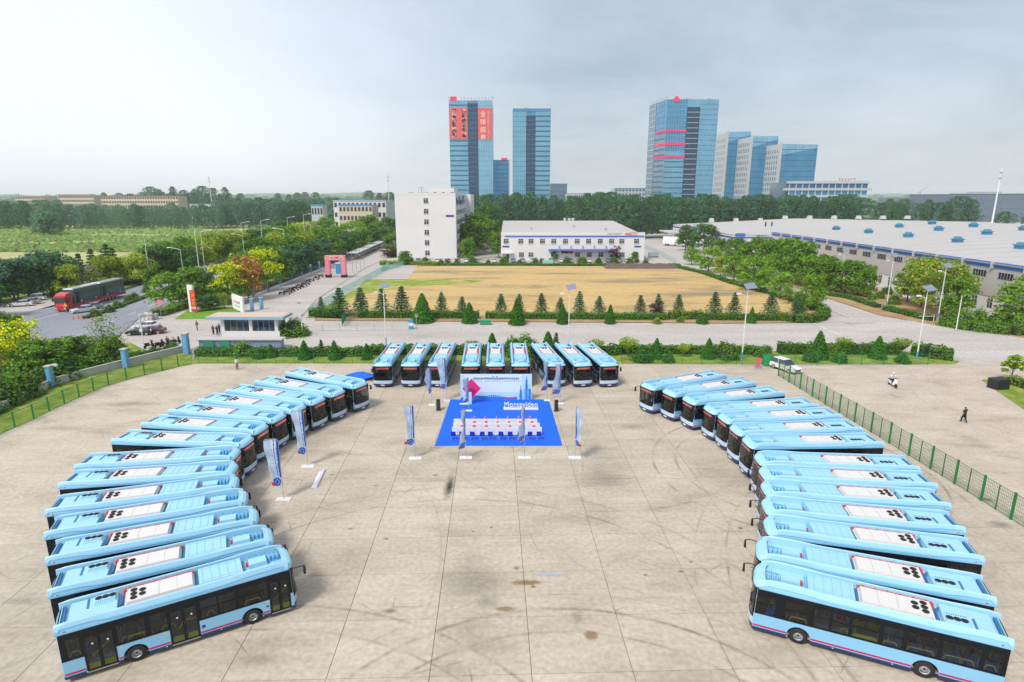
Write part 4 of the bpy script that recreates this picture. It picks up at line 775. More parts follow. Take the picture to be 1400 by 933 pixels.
# far woods that read as one mass
def farmass(name, segs, label_group, m):
    C, Nn = [], []
    for (u0, u1, Y, h, dens) in segs:
        xa, xb = AT(u0, 269, Y).x, AT(u1, 269, Y).x; n = int((xb - xa) * dens); x = xa + (xb - xa) * rng.random(n)
        hh = h * (.75 + .18 * np.sin(x * .031) + .12 * np.sin(x * .083 + 1) + .08 * np.sin(x * .21)); z = hh * np.sqrt(rng.random(n)); y = Y + rng.normal(size=n) * 12
        C.append(np.stack([x, y, z], 1)); Nn.append(np.stack([rng.normal(size=n) * .5, -np.ones(n) * .7, .6 + rng.random(n)], 1))
    o = link(name, quads(name, np.concatenate(C), np.concatenate(Nn), 6.0, m, 1.2)); return tag(o, kind='stuff')
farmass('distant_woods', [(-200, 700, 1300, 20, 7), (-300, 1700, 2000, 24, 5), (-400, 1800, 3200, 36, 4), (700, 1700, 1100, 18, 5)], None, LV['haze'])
def rough():
    n = 20000; u = rng.uniform(-200, 420, n); v = 309 + 36 * rng.random(n) ** .8; p = np.array([P(a, b_)[:] for a, b_ in zip(u, v)]); p[:, 2] = rng.uniform(0, .9, n)
    keep = np.sin(p[:, 0] * .05 + 3 * np.sin(p[:, 1] * .03)) + np.sin(p[:, 1] * .09) > -1.2; p = p[keep]
    o = link('tall_grass', quads('tall_grass', p, rng.normal(size=p.shape) * .5 + np.array([0, -.8, .6]), 1.6, LV['meadow_tuft'], 1.6)); tag(o, kind='stuff')
rough()
def hills():
    b = MB(); xs = np.linspace(-5000, 5000, 81); f = lambda x: 40 + 34 * math.exp(-((x + 900) / 900) ** 2) + 10 * math.sin(x * .002) + 6 * math.sin(x * .0071)
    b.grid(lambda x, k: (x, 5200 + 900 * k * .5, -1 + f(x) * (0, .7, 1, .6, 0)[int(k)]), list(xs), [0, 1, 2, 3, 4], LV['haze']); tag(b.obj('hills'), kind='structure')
hills()
# ================================================================ buildings
GL = {k: mat('tower_glass_' + k, c, rough=.18, spec=.9, metal=.35, var=.35, vscale=.09, detail=5) for k, c in dict(sky=(0.17, 0.41, 0.57), mid=(0.06, 0.27, 0.46), deep=(0.025, 0.16, 0.33), dark=(0.022, 0.052, 0.11), grey=(0.20, 0.27, 0.34), pale=(0.23, 0.48, 0.65)).items()}  # mottled tone stands in for reflections, painted into the glass colour
BAND = mat('spandrel_teal', (0.035, 0.14, 0.21), rough=.4); BANDG = mat('spandrel_grey', (0.40, 0.45, 0.50), rough=.5); MULL = mat('mullion', (0.28, 0.42, 0.52), rough=.4, metal=.4)
PINK = mat('led_band_pink', (0.75, 0.03, 0.14), rough=.5, emit=(1, .03, .15), estr=.15); BANR = mat('banner_red', (0.74, 0.12, 0.12), rough=.7, var=.08, vscale=.3); BANT = mat('banner_text', (0.92, 0.84, 0.70), rough=.7)
PANELW = mat('panel_white', (0.50, 0.505, 0.51), rough=.6); CREAM = mat('cream_wall', (0.60, 0.50, 0.40), rough=.85, var=.08, vscale=.05)
BLUST = mat('stripe_blue', (0.03, 0.16, 0.55), rough=.5); BLUS2 = mat('sign_violet', (0.05, 0.03, 0.35), rough=.6); ROOFW = mat('roof_sheet_white', (0.47, 0.45, 0.435), rough=.7, var=.06, vscale=.08); CLAD = mat('cladding_beige', (0.47, 0.44, 0.415), rough=.75, var=.05, vscale=.08)
SIGNR = mat('sign_red', (0.62, 0.02, 0.035), rough=.5); TRED = mat('terracotta_roof', (0.35, 0.12, 0.08), rough=.9)
def wallframe(o, d, nrm):
    """panel placed on a wall: o origin, d unit along, nrm outward"""
    def f(s, z, off=0.0): return (o[0] + d[0] * s + nrm[0] * off, o[1] + d[1] * s + nrm[1] * off, z)
    return f
def slab(b, f, s0, s1, z0, z1, o0, o1, m):
    pts = [f(s0, z0, o1), f(s1, z0, o1), f(s1, z1, o1), f(s0, z1, o1), f(s0, z0, o0), f(s1, z0, o0), f(s1, z1, o0), f(s0, z1, o0)]
    k = len(b.v); b.v.extend(pts); i = b.mi(m)
    for q in ((0, 1, 2, 3), (1, 5, 6, 2), (5, 4, 7, 6), (4, 0, 3, 7), (3, 2, 6, 7), (4, 5, 1, 0)): b.f.append(tuple(k + j for j in q)); b.m.append(i)
def part(par, name, fn, kind=None):
    b = MB(); fn(b); o = b.obj(name, par)
    if kind: o['kind'] = kind
    return o
def facade(par, f, s0, s1, z0, z1, nfl, nb, gm, band, bandh=.22, mull=MULL, pname='floor_band'):
    """one glazed bay: a pane per storey, a spandrel band per storey, mullions"""
    H = (z1 - z0) / nfl
    for k in range(nfl):
        part(par, 'glazing', lambda b: slab(b, f, s0, s1, z0 + k * H + H * bandh, z0 + (k + 1) * H, .02, .12, gm))
        if band: part(par, pname, lambda b: slab(b, f, s0, s1, z0 + k * H, z0 + k * H + H * bandh, .02, .25, band))
    if nb:
        def g(b):
            for j in range(nb + 1): s = s0 + (s1 - s0) * j / nb; slab(b, f, s - .12, s + .12, z0, z1, .1, .32, mull)
        part(par, 'mullion', g, 'stuff')
def glyph(b, f, s, z, w_, h, off, m, r, n=7):
    """a small strokes-in-a-square character, for lettering too small to read"""
    t = w_ * (.13 if n < 15 else .19)
    for k in range(n):
        if r.random() < .55: zz = z + r.choice((.0, .25, .5, .75, .9)) * h; a = r.choice((0, .0, .3)); slab(b, f, s + a * w_, s + r.choice((.7, 1.)) * w_, zz, zz + t * 1.1, off, off + .03, m)
        else: ss = s + r.choice((0, .25, .5, .85)) * w_; slab(b, f, ss, ss + t, z + r.choice((0, .3)) * h, z + h * r.choice((.7, 1.)), off, off + .03, m)
def text3(par, name, s, p, size, m, f, d, nrm, ext=.1, align='CENTER', sx=1.0):
    c = bpy.data.curves.new(name, 'FONT'); c.body = s; c.size = size; c.extrude = ext; c.align_x = align; c.align_y = 'CENTER'; c.materials.append(m)
    o = bpy.data.objects.new(name, c); COL.objects.link(o)
    if par is not None: o.parent = par
    X = Vector((d[0], d[1], 0)); Z = Vector((nrm[0], nrm[1], 0)); Y = Vector((0, 0, 1)); M = Matrix((X, Y, Z)).transposed().to_4x4(); M.translation = Vector(p)
    dg = bpy.context.evaluated_depsgraph_get(); me = bpy.data.meshes.new_from_object(o.evaluated_get(dg)); me.name = name; bpy.data.objects.remove(o); bpy.data.curves.remove(c)
    if not me.materials: me.materials.append(m)
    o = link(name, me, par); o.matrix_basis = M @ Matrix.Diagonal((sx, 1, 1, 1)); o['kind'] = 'stuff' if len(s) > 1 else ''
    if len(s) == 1: del o['kind']
    return o
def tower_body(par, poly, z1, m, name='core_body'): 
    b = MB(); b.prism(poly, 0, z1, m, m); return b.obj(name, par)
TY = 520.0
# first tower: banners in red with lettering
def tower_one():
    xa, xb = AT(616.5, 269, TY).x, AT(674, 269, TY).x; z1 = AT(640, 138, TY).z; W_ = xb - xa; R = root('glass_tower', ((xa + xb) / 2, TY, 0)); xa, xb = -W_ / 2, W_ / 2
    tower_body(R, [(xa, 0), (xb, 0), (xb, 30), (xa, 30)], z1 - .2, GL['mid'])
    f = wallframe((xa, 0), (1, 0), (0, -1)); a, c = W_ * .43, W_ * .66
    facade(R, f, 0, a, 6, z1, 24, 0, GL['sky'], BAND, .26); facade(R, f, a, c, 6, z1 - 2, 24, 4, GL['dark'], GL['deep'], .15, mull=GL['deep']); facade(R, f, c, W_, 6, z1, 24, 6, GL['pale'], GL['sky'], .15)
    zt, zb = AT(640, 148, TY).z, AT(640, 190, TY).z
    for s0, s1 in ((0, a), (c, W_)):
        o = part(R, 'red_banner', lambda b: slab(b, f, s0 + .2, s1 - .2, zb, zt, .35, .6, BANR)); r = random.Random(int(s0))
        if s0 == 0:
            def g(b):
                for col in (.17, .70):
                    for k in range(6): glyph(b, f, s0 + (s1 - s0) * col, zt - 4.4 - k * (zt - zb - 2) / 6, 3.0, 3.1, .6, BANT, r, 20)
            part(o, 'banner_lettering', g, 'stuff')
        else:
            for k, ch in enumerate('全球招商'): text3(o, 'banner_character', ch, f(s0 + (s1 - s0) * .36, zt - 5.0 - k * 6.0, .66), 4.6, BANT, f, (1, 0), (0, -1), .04)
            def g(b):
                for k in range(13): glyph(b, f, s0 + (s1 - s0) * .68, zt - 4 - k * 1.75, 1.1, 1.2, .6, BANT, r, 7)
            part(o, 'banner_lettering', g, 'stuff')
    part(R, 'roof_sign', lambda b: slab(b, f, 1.2, 6.5, z1 + .1, z1 + 3.2, -.5, .3, PINK))
    r = random.Random(3)
    def g(b):
        for k in range(10): glyph(b, f, 9 + k * 2.9, z1 + .3, 1.5, 2.6, -.3, GREYM, r, 5)
        slab(b, f, 0, W_, z1, z1 + .3, -1, 0, GREYM); slab(b, f, 0, .3, z1, z1 + 3.4, -1, 0, GREYM); slab(b, f, W_ - .3, W_, z1, z1 + 3.4, -1, 0, GREYM)
    part(R, 'roof_lettering', g, 'stuff')
    tag(R, 'tall glass tower with red lettered banners hung near its top', 'tower')
tower_one()
def tower_two():
    xa, xb = AT(701, 269, TY).x, AT(751.5, 269, TY).x; z1 = AT(725, 149.5, TY).z; W_ = xb - xa; R = root('glass_tower', ((xa + xb) / 2, TY, 0)); xa, xb = -W_ / 2, W_ / 2
    tower_body(R, [(xa, 0), (xb, 0), (xb, 30), (xa, 30)], z1, GL['mid']); f = wallframe((xa, 0), (1, 0), (0, -1)); a, c = W_ * .36, W_ * .60
    facade(R, f, 0, a, 6, z1 - 2, 22, 6, GL['sky'], GL['mid'], .12); facade(R, f, a, c, 6, z1 - 5, 22, 3, GL['dark'], GL['deep'], .18, mull=GL['deep']); facade(R, f, c, W_, 6, z1 - 2, 22, 0, GL['sky'], BAND, .28)
    part(R, 'parapet', lambda b: slab(b, f, 0, W_, z1 - 2, z1 + .5, -1, .3, GL['mid'])); part(R, 'roof_plant', lambda b: (slab(b, f, W_ * .3, W_ * .42, z1, z1 + 1.6, -6, -4, GREYM), slab(b, f, W_ * .6, W_ * .72, z1, z1 + 1.2, -6, -4, PANELW)), 'stuff')
    tag(R, 'plain blue glass tower with a dark centre recess, right of the bannered tower', 'tower')
tower_two()
def tower_mid():
    Y = 640; xa, xb = AT(674, 269, Y).x, AT(697, 269, Y).x; z1 = AT(690, 219, Y).z; W_ = xb - xa; R = root('office_block', ((xa + xb) / 2, Y, 0)); xa = -W_ / 2
    tower_body(R, [(xa, 0), (-xa, 0), (-xa, 30), (xa, 30)], z1, GL['deep']); f = wallframe((xa, 0), (1, 0), (0, -1)); facade(R, f, 1.2, W_ - 1.2, 4, z1 - 1, 13, 6, GL['mid'], GL['deep'], .25, mull=GL['deep']); part(R, 'corner_pier', lambda b: slab(b, f, 0, 1.2, 0, z1 + .5, 0, .5, BANDG)); part(R, 'corner_pier', lambda b: slab(b, f, W_ - 1.2, W_, 0, z1 + .5, 0, .5, BANDG))
    part(R, 'roof_sign', lambda b: slab(b, f, W_ * .5, W_ * .85, z1, z1 + 2, 0, .6, PINK)); tag(R, 'small dark blue block with a pink roof sign between the two tall towers', 'building')
tower_mid()
def tower_three():
    c0 = AT(905, 269, TY); xl = AT(882.5, 269, TY + 34); xr = AT(973, 269, TY)
    z1 = AT(930, 136, TY).z; R = root('glass_tower', (c0.x, TY, 0)); W_ = xr.x - c0.x; L = (xl.x - c0.x, 34)
    tower_body(R, [(0, 0), (W_, 0), (W_, 34), L], z1 - .2, GL['mid'])
    f = wallframe((0, 0), (1, 0), (0, -1)); a, c = W_ * .40, W_ * .64
    facade(R, f, 0, a, 6, z1 * .60, 13, 4, GL['sky'], BAND, .22); facade(R, f, 0, a, z1 * .60, z1, 10, 8, GL['mid'], GL['sky'], .12); facade(R, f, a, c, 6, z1 - 6, 22, 3, GL['dark'], BANDG, .12, mull=GL['deep']); facade(R, f, c, W_, 6, z1, 24, 7, GL['sky'], GL['mid'], .15)
    part(R, 'parapet', lambda b: slab(b, f, a, c, z1 - 6, z1, .02, .3, GL['sky']))
    ln = math.hypot(*L); d = (-L[0] / ln, -L[1] / ln); g = wallframe(L, d, (-d[1] * -1 if False else d[1], -d[0])); 
    facade(R, g, 0, ln * .4, 6, z1, 20, 3, GL['grey'], BANDG, .2); facade(R, g, ln * .4, ln, z1 * .74, z1, 6, 4, GL['mid'], GL['deep'], .12); facade(R, g, ln * .4, ln, 6, z1 * .74, 16, 2, GL['grey'], BAND, .3)
    for v in (179, 197, 214.5):
        z = AT(920, v, TY).z; part(R, 'pink_band', lambda b: slab(b, f, 0, a, z - 1.0, z + 1.0, .3, .7, PINK)); part(R, 'pink_band', lambda b: slab(b, g, ln * .45, ln, z - .8, z + .8, .3, .6, PINK))
    part(R, 'roof_sign', lambda b: (slab(b, f, 4.5, 10, z1 - 2.0, z1 + .6, .4, .8, PINK), slab(b, f, 5.8, 8.8, z1 + .6, z1 + 2.2, .4, .8, PINK)), 'stuff')
    def gg(b):
        r = random.Random(9)
        for k in range(9): glyph(b, g, 1 + k * 4, z1 + .2, 2.0, 2.8, 0, SIGNR if k > 6 else GREYM, r, 6)
        for s in (16, 19, 35): slab(b, f, s, s + 1.8, z1, z1 + 1.5, -8, -6, GREYM)
    part(R, 'roof_lettering', gg, 'stuff')
    tag(R, 'tall glass tower with three pink bands and a red roof sign, right of centre', 'tower')
tower_three()
def slant(u0, uc, u1, vt, vr, Y, lb, lean=0):
    a, c, e = AT(u0, 269, Y + 30).x, AT(uc, 269, Y).x, AT(u1, 269, Y).x; z1 = AT(uc, vt, Y).z; z2 = AT(u1, vr, Y).z; R = root('slab_tower', (c, Y, 0)); a -= c; e -= c
    tower_body(R, [(0, 0), (e, 0), (e, 30), (a, 30)], min(z1, z2) - 1, GL['mid'])
    f = wallframe((0, 0), (1, 0), (0, -1)); facade(R, f, 0, e, 4, min(z1, z2), 14, 5, GL['mid'], GL['deep'], .14, mull=GL['mid'])
    ln = math.hypot(a, 30); d = (-a / ln, -30 / ln); g = wallframe((a, 30), d, (d[1], -d[0]))
    part(R, 'side_wall', lambda b: slab(b, g, 0, ln, 0, z1, -.4, 0.3, PANELW))
    for k in range(13):
        def w4(b):
            for j in range(7): slab(b, g, 2 + j * ln / 8, 3.6 + j * ln / 8, 5 + k * (z1 - 8) / 13, 5 + (k + .62) * (z1 - 8) / 13, .3, .36, GL['grey'])
        part(R, 'window_row', w4, 'stuff')
    part(R, 'edge_fin', lambda b: slab(b, f, -.6, .9, 0, z1 + 1.5, 0, 1.0, PANELW))
    def top(b):
        b.v.extend([f(0, z1 - 10, .2), f(e, z2 - 3, .2), f(e, z2, .2), f(0, z1, .2), f(0, z1 - 10, -8), f(e, z2 - 3, -8), f(e, z2, -8), f(0, z1, -8)]); i = b.mi(GL['pale'])
        for q in ((0, 1, 2, 3), (1, 5, 6, 2), (5, 4, 7, 6), (4, 0, 3, 7), (3, 2, 6, 7)): b.f.append(q); b.m.append(i)
    part(R, 'glazed_crown', top); part(R, 'roof_plant', lambda b: slab(b, f, e * .3, e * .7, z2 - 2, z2 + 1.2, -14, -9, PANELW)); tag(R, lb, 'tower')
slant(974, 988, 1019, 181, 180, 640, 'first slab tower right of the pink banded tower, with white side wall')
slant(1003, 1021, 1056, 187, 186, 610, 'middle slab tower with white slotted side and glazed crown')
slant(1038, 1061, 1110, 197, 198, 585, 'rightmost and widest blue glass slab tower with slotted white side')
def terraced():
    Y = 460; xa, xb = AT(1075, 269, Y).x, AT(1186, 269, Y).x; zt = AT(1100, 248, Y).z; W_ = xb - xa; R = root('terraced_office', (xa, Y, 0)); tower_body(R, [(0, 2), (W_, 2), (W_, 30), (0, 30)], zt - .5, GL['grey']); f = wallframe((0, 0), (1, 0), (0, -1))
    for k in range(7):
        z = 1 + k * (zt - 1) / 7; off = 2.0 if k % 2 else 0.0
        part(R, 'floor_slab', lambda b: slab(b, f, -off, W_ + off, z + (zt - 1) / 7 * .66, z + (zt - 1) / 7, -2.5, 1.2, PANELW)); part(R, 'glazing', lambda b: slab(b, f, 1, W_ - 1, z, z + (zt - 1) / 7 * .66, -2, .2, GL['mid'] if k % 3 else GL['deep']))
        def g(b):
            for j in range(12): slab(b, f, 1 + j * (W_ - 2) / 12, 1.7 + j * (W_ - 2) / 12, z, z + (zt - 1) / 7 * .66, .2, .7, PANELW)
        part(R, 'pier', g, 'stuff')
    r = random.Random(5); part(R, 'roof_lettering', lambda b: [glyph(b, f, W_ * .62 + k * 2.2, zt + .2, 1.5, 1.8, 0, SIGNR, r) for k in range(6)], 'stuff'); tag(R, 'white terraced office building with balcony bands behind the poplars', 'office building')
terraced()
def simple(name, u0, u1, vt, Y, dep, m, lb, cat='building', floors=4, gm=None, bays=10, zbase=0, band=BANDG, roof=None):
    xa, xb = AT(u0, 269, Y).x, AT(u1, 269, Y).x; zt = AT((u0 + u1) / 2, vt, Y).z; W_ = xb - xa; R = root(name, (xa, Y, 0)); b = MB(); b.prism([(0, 0), (W_, 0), (W_, dep), (0, dep)], zbase, zt, roof or m, m); b.obj('wall', R); f = wallframe((0, 0), (1, 0), (0, -1)); H = zt / floors
    for k in range(floors):
        def g(b):
            for j in range(bays): s = W_ * (j + .2) / bays; slab(b, f, s, s + W_ * .6 / bays, k * H + H * .35, k * H + H * .8, .02, .14, gm or DARKW)
        part(R, 'window_row', g, 'stuff')
    part(R, 'parapet', lambda b: slab(b, f, -.4, W_ + .4, zt, zt + .7, -1, .4, band)); return tag(R, lb, cat)
simple('low_office', 752, 775, 252, 600, 20, GL['grey'], 'low grey glass block just right of the plain blue tower', floors=8, gm=GL['mid'], bays=6)
simple('low_office', 775, 812, 265.5, 520, 20, WALLW, 'low flat building between the blue tower and the pale terrace block', floors=5, bays=12)
simple('low_office', 840, 882, 258, 640, 25, PANELW, 'pale mid rise block just left of the pink banded tower', floors=8, gm=GL['mid'], bays=9)
simple('low_office', 834, 843, 262.5, 660, 20, GL['grey'], 'small grey block at the left end of the pale mid rise', floors=7, bays=4)
simple('far_factory', 1238, 1300, 271, 560, 40, mat('far_grey_wall', (0.22, 0.26, 0.30), rough=.8), 'long low grey building far behind the right tree clumps', floors=5, bays=14)
simple('far_factory', 1300, 1412, 265.5, 480, 50, mat('far_blue_wall', (0.16, 0.20, 0.27), rough=.6), 'wide dark steel framed factory at the right end of the skyline', floors=4, gm=GL['grey'], bays=26, roof=PANELW)
simple('roof_block', 1322, 1368, 263.5, 492, 20, PANELW, 'white rooftop block on the dark factory at the right skyline', floors=6, bays=7)
simple('cream_apartments', 137, 243, 268.5, 640, 18, CREAM, 'long cream apartment block beyond the left wood', floors=6, bays=30, band=TRED)
simple('cream_apartments', 80, 128, 267, 690, 18, CREAM, 'shorter cream building with red roof left of the long cream block', floors=6, bays=14, band=TRED)
simple('cream_apartments', 20, 62, 268.5, 700, 18, CREAM, 'pale cream building at the left end of the skyline', floors=6, bays=12)
simple('white_shed', 258, 300, 280, 560, 18, WALLW, 'small white shed roof among the trees below the lattice mast', floors=3, bays=8)
simple('office_hall', 455, 527, 275, 470, 40, WALLW, 'pale grey two part office hall beyond the tree belt, left of the white block', floors=3, gm=DARKW, bays=12, roof=mat('roof_blue', (0.05, 0.27, 0.62), rough=.5))
simple('office_hall', 462, 508, 281, 440, 20, CREAM, 'lower cream wing with a blue roof in front of the pale office hall', floors=3, bays=9, roof=MATS['roof_blue'], band=MATS['roof_blue'])
simple('blue_kiosk', 424, 440, 281, 430, 10, PANELW, 'small white building with a blue roof left of the office hall', floors=2, bays=4, roof=MATS['roof_blue'], band=MATS['roof_blue'])
for u, v, lb in ((484, 315, 'left blue tarpaulin tent in front of the office hall'), (494, 308, 'right blue tarpaulin tent in front of the office hall')):
    p = P(u, v); R = root('blue_tent', (p.x, p.y, 0)); h = MATS['roof_blue']; part(R, 'canopy', lambda b: b.extr([(-6, 3), (0, 5.5), (6, 3), (6, 2.8), (-6, 2.8)], 0, 8, h)); 
    for sx in (-5.5, 5.5): part(R, 'leg', lambda b: b.tube((sx, .5, 0), (sx, .5, 2.9), .12, GREYM))
    tag(R, lb, 'tent')
# ---------------------------------------------------------------- the tall white block
def white_block():
    a, c = P(543, 354), P(624.5, 354); Y = a.y; Hh = AT(590, 266.5, Y).z; W_ = c.x - a.x; D_ = 78; R = root('white_block', (a.x, Y, 0))
    b = MB(); b.prism([(0, 0), (W_, 0), (W_, D_ * .68), (0, D_ * .68)], 0, Hh, ROOFW, WALLW); b.obj('wall', R); b = MB(); b.prism([(2, D_ * .68), (W_ + 2.6, D_ * .68), (W_ + 2.6, D_), (2, D_)], 0, Hh + .4, ROOFW, WALLW); b.obj('rear_wing', R)
    f = wallframe((0, 0), (1, 0), (0, -1)); g = wallframe((W_, 0), (0, 1), (1, 0))
    for s0, s1, e0, e1 in ((0, W_, -.4, .06), ): part(R, 'parapet', lambda b: (slab(b, f, -.06, W_ + .06, Hh, Hh + .7, -.4, .06, WALLW), slab(b, g, .1, D_ * .68, Hh, Hh + .7, -.4, .06, WALLW)), 'stuff')
    b = MB(); b.prism([(W_ * .56, 1), (W_ - .6, 1), (W_ - .6, 16), (W_ * .56, 16)], Hh, Hh + 2.6, ROOFW, WALLW); b.obj('stair_penthouse', R)
    for k in range(3): part(R, 'penthouse_window', lambda b: slab(b, wallframe((W_ * .56, 1), (1, 0), (0, -1)), 2 + k * 3.4, 3.0 + k * 3.4, Hh + .5, Hh + 1.0, .0, .05, DARKW))
    for k in range(6):
        z = 1.4 + k * (Hh - 3.0) / 5.4; s = W_ * .475; o = part(R, 'window', lambda b: slab(b, f, s, s + 1.8, z, z + 1.9, .0, .05, DARKW)); part(o, 'window_frame', lambda b: (slab(b, f, s + .82, s + .98, z, z + 1.9, .05, .12, PANELW), slab(b, f, s, s + 1.8, z + 1.25, z + 1.38, .05, .12, PANELW), slab(b, f, s - .15, s + 1.95, z - .12, z, .0, .2, WALLW)), 'stuff')
    part(R, 'wall_sign', lambda b: slab(b, f, W_ - 4.0, W_ - .8, Hh * .66, Hh * .66 + .75, .02, .12, BLUS2))
    r = random.Random(2); part(R, 'side_sign', lambda b: [glyph(b, g, 3 + k * 9, Hh - 4.2, 6, 3.4, .05, BLUST, r, 9) for k in range(5)], 'stuff')
    for k in range(6):
        part(R, 'side_window_row', lambda b: [slab(b, g, 3 + j * 3.2, 5 + j * 3.2, 1.5 + k * 4, 3.4 + k * 4, .0, .06, GL['grey']) for j in range(15)], 'stuff'); part(R, 'sill_band', lambda b: slab(b, g, 1, D_ * .68 - 1, 1.0 + k * 4, 1.25 + k * 4, .0, .35, WALLW))
    for s in (.28, .33): part(R, 'roof_frame', lambda b: b.path([(W_ * s, 20, Hh), (W_ * s, 20, Hh + 3.2), (W_ * (s + .04), 20, Hh + 3.2), (W_ * (s + .04), 20, Hh)], .08, GREYM))
    part(R, 'roof_tank', lambda b: b.box(W_ * .18, W_ * .25, 8, 10, Hh, Hh + 1.0, GREYM)); tag(R, 'tall plain white six storey block left of centre', 'building')
white_block()
# ---------------------------------------------------------------- long white factory behind the field
def long_factory():
    a, c = P(685, 357), P(880, 357); Y = a.y; xe = c.x; W_ = xe - a.x; He = AT(780, 322.5, Y).z; Zr = He + .6; Zp = AT(780, 302, Y + 62).z; xg = AT(838, 303, Y + 62).x - a.x; R = root('white_factory', (a.x, Y, 0)); D_ = 62
    b = MB(); b.prism([(0, 0), (W_, 0), (W_, D_), (0, D_)], 0, He, WALLW, WALLW); b.obj('wall', R)
    b = MB(); b.face([(0, 0, He + .02), (W_, 0, He + .02), (xg, D_, Zp), (0, D_, Zp)], ROOFW); b.face([(W_, 0, He), (W_, D_, He), (xg, D_, Zp)], WALLW); b.face([(0, 0, He), (0, D_, Zp), (0, D_, 0), (0, 0, 0)], WALLW); b.face([(0, D_, 0), (0, D_, Zp), (xg, D_, Zp), (W_, D_, He), (W_, D_, 0)], WALLW); b.obj('roof', R)
    f = wallframe((0, 0), (1, 0), (0, -1)); part(R, 'parapet', lambda b: slab(b, f, 0, W_, He, He + 1.3, -.3, .1, WALLW)); part(R, 'blue_stripe', lambda b: slab(b, f, 1.5, W_ - .4, He - .45, He + .05, .1, .2, BLUST))
    px = [702.5 if False else 692 + 0, 712, 726, 741.5, 757, 773, 789, 804.5, 820.5, 836, 850, 870]
    def win(u, z, w_=1.9, h=1.75, m=DARKW):
        s = AT(u, 335, Y).x - a.x; o = part(R, 'window', lambda b: slab(b, f, s - w_ / 2, s + w_ / 2, z, z + h, .0, .06, m)); part(o, 'window_frame', lambda b: (slab(b, f, s - .3, s - .18, z, z + h, .06, .12, PANELW), slab(b, f, s + .3, s + .42, z, z + h, .06, .12, PANELW), slab(b, f, s - w_ / 2, s + w_ / 2, z + h * .6, z + h * .6 + .14, .06, .12, PANELW), slab(b, f, s - w_ / 2 - .1, s + w_ / 2 + .1, z - .14, z, .0, .2, WALLW)), 'stuff')
    for u in px: win(u, He - 3.0, m=DARKW)
    for u in (713, 726, 757, 790, 806, 822, 851, 870): win(u, 1.6)
    s0, s1 = AT(750, 340, Y).x - a.x, AT(843, 340, Y).x - a.x; part(R, 'canopy', lambda b: slab(b, f, s0, s1, 4.1, 4.7, .05, 2.6, mat('canopy_blue', (0.12, 0.15, 0.42), rough=.5)))
    for k in range(5): part(R, 'wall_lamp', lambda b: slab(b, f, s0 + 4 + k * 4.6, s0 + 4.35 + k * 4.6, 5.3, 6.1, .0, .5, GREYM))
    part(R, 'notice_board', lambda b: (slab(b, f, s0 + 5, s0 + 8, 3.0, 3.8, .05, .2, BLK), slab(b, f, s0 + 8.2, s0 + 9.6, 2.9, 3.9, .05, .2, SIGNR)), 'stuff')
    for u in (691.5, 872): s = AT(u, 335, Y).x - a.x; part(R, 'wall_sign', lambda b: slab(b, f, s - 1.3, s + 1.3, He - 4.5, He - 3.95, .02, .12, BLUS2))
    s = AT(694, 350, Y).x - a.x; part(R, 'door', lambda b: slab(b, f, s - .5, s + .5, 0, 2.6, .0, .08, DARKW)); part(R, 'door_hood', lambda b: slab(b, f, s - 2.4, s + 2.2, 3.0, 3.4, .05, 1.6, WALLW))
    SG = mat('sign_faded_red', (0.72, 0.22, 0.20), rough=.6)
    s = AT(865.5, 316, Y).x - a.x; zz = He + .72; sg = part(R, 'oval_sign', lambda b: (b.v.extend([f(s + 2.0 * math.cos(t * 6.2832 / 24) * q, zz + .72 * math.sin(t * 6.2832 / 24) * q2, .16) for q, q2 in ((1, 1), (.9, .82)) for t in range(24)]), [(b.f.append((t, (t + 1) % 24, 24 + (t + 1) % 24, 24 + t)), b.m.append(b.mi(SG))) for t in range(24)]))
    text3(sg, 'sign_lettering', 'BYD', f(s, zz, .18), 1.15, SG, f, (1, 0), (0, -1), .04, sx=1.25)
    r = random.Random(8); s2 = AT(853, 316, Y).x - a.x; part(R, 'red_sign', lambda b: slab(b, f, s2 + .5, s2 + 3.0, zz - .4, zz + .4, .12, .2, mat('sign_orange', (0.7, 0.2, 0.12), rough=.6))); part(R, 'sign_characters', lambda b: [glyph(b, f, s2 - 6.4 + k * 1.0, zz - .35, .7, .7, .12, GREYM, r, 6) for k in range(6)], 'stuff')
    for u, k in ((727, .35), (785, .5), (829, .3)): x = AT(u, 310, Y + D_ * k).x - a.x; part(R, 'roof_vent', lambda b: b.box(x - .7, x + .7, D_ * k, D_ * k + 1.4, He + (Zp - He) * k, He + (Zp - He) * k + 1.0, GREYM, inset=.25))
    for u in (772, 778, 783): x = AT(u, 300, Y + D_).x - a.x; part(R, 'roof_cowl', lambda b: b.box(x - .6, x + .6, D_ - 1, D_, Zp, Zp + 1.3, PANELW))
    tag(R, 'long two storey white factory with blue stripe and canopy behind the brown field', 'factory')
long_factory()
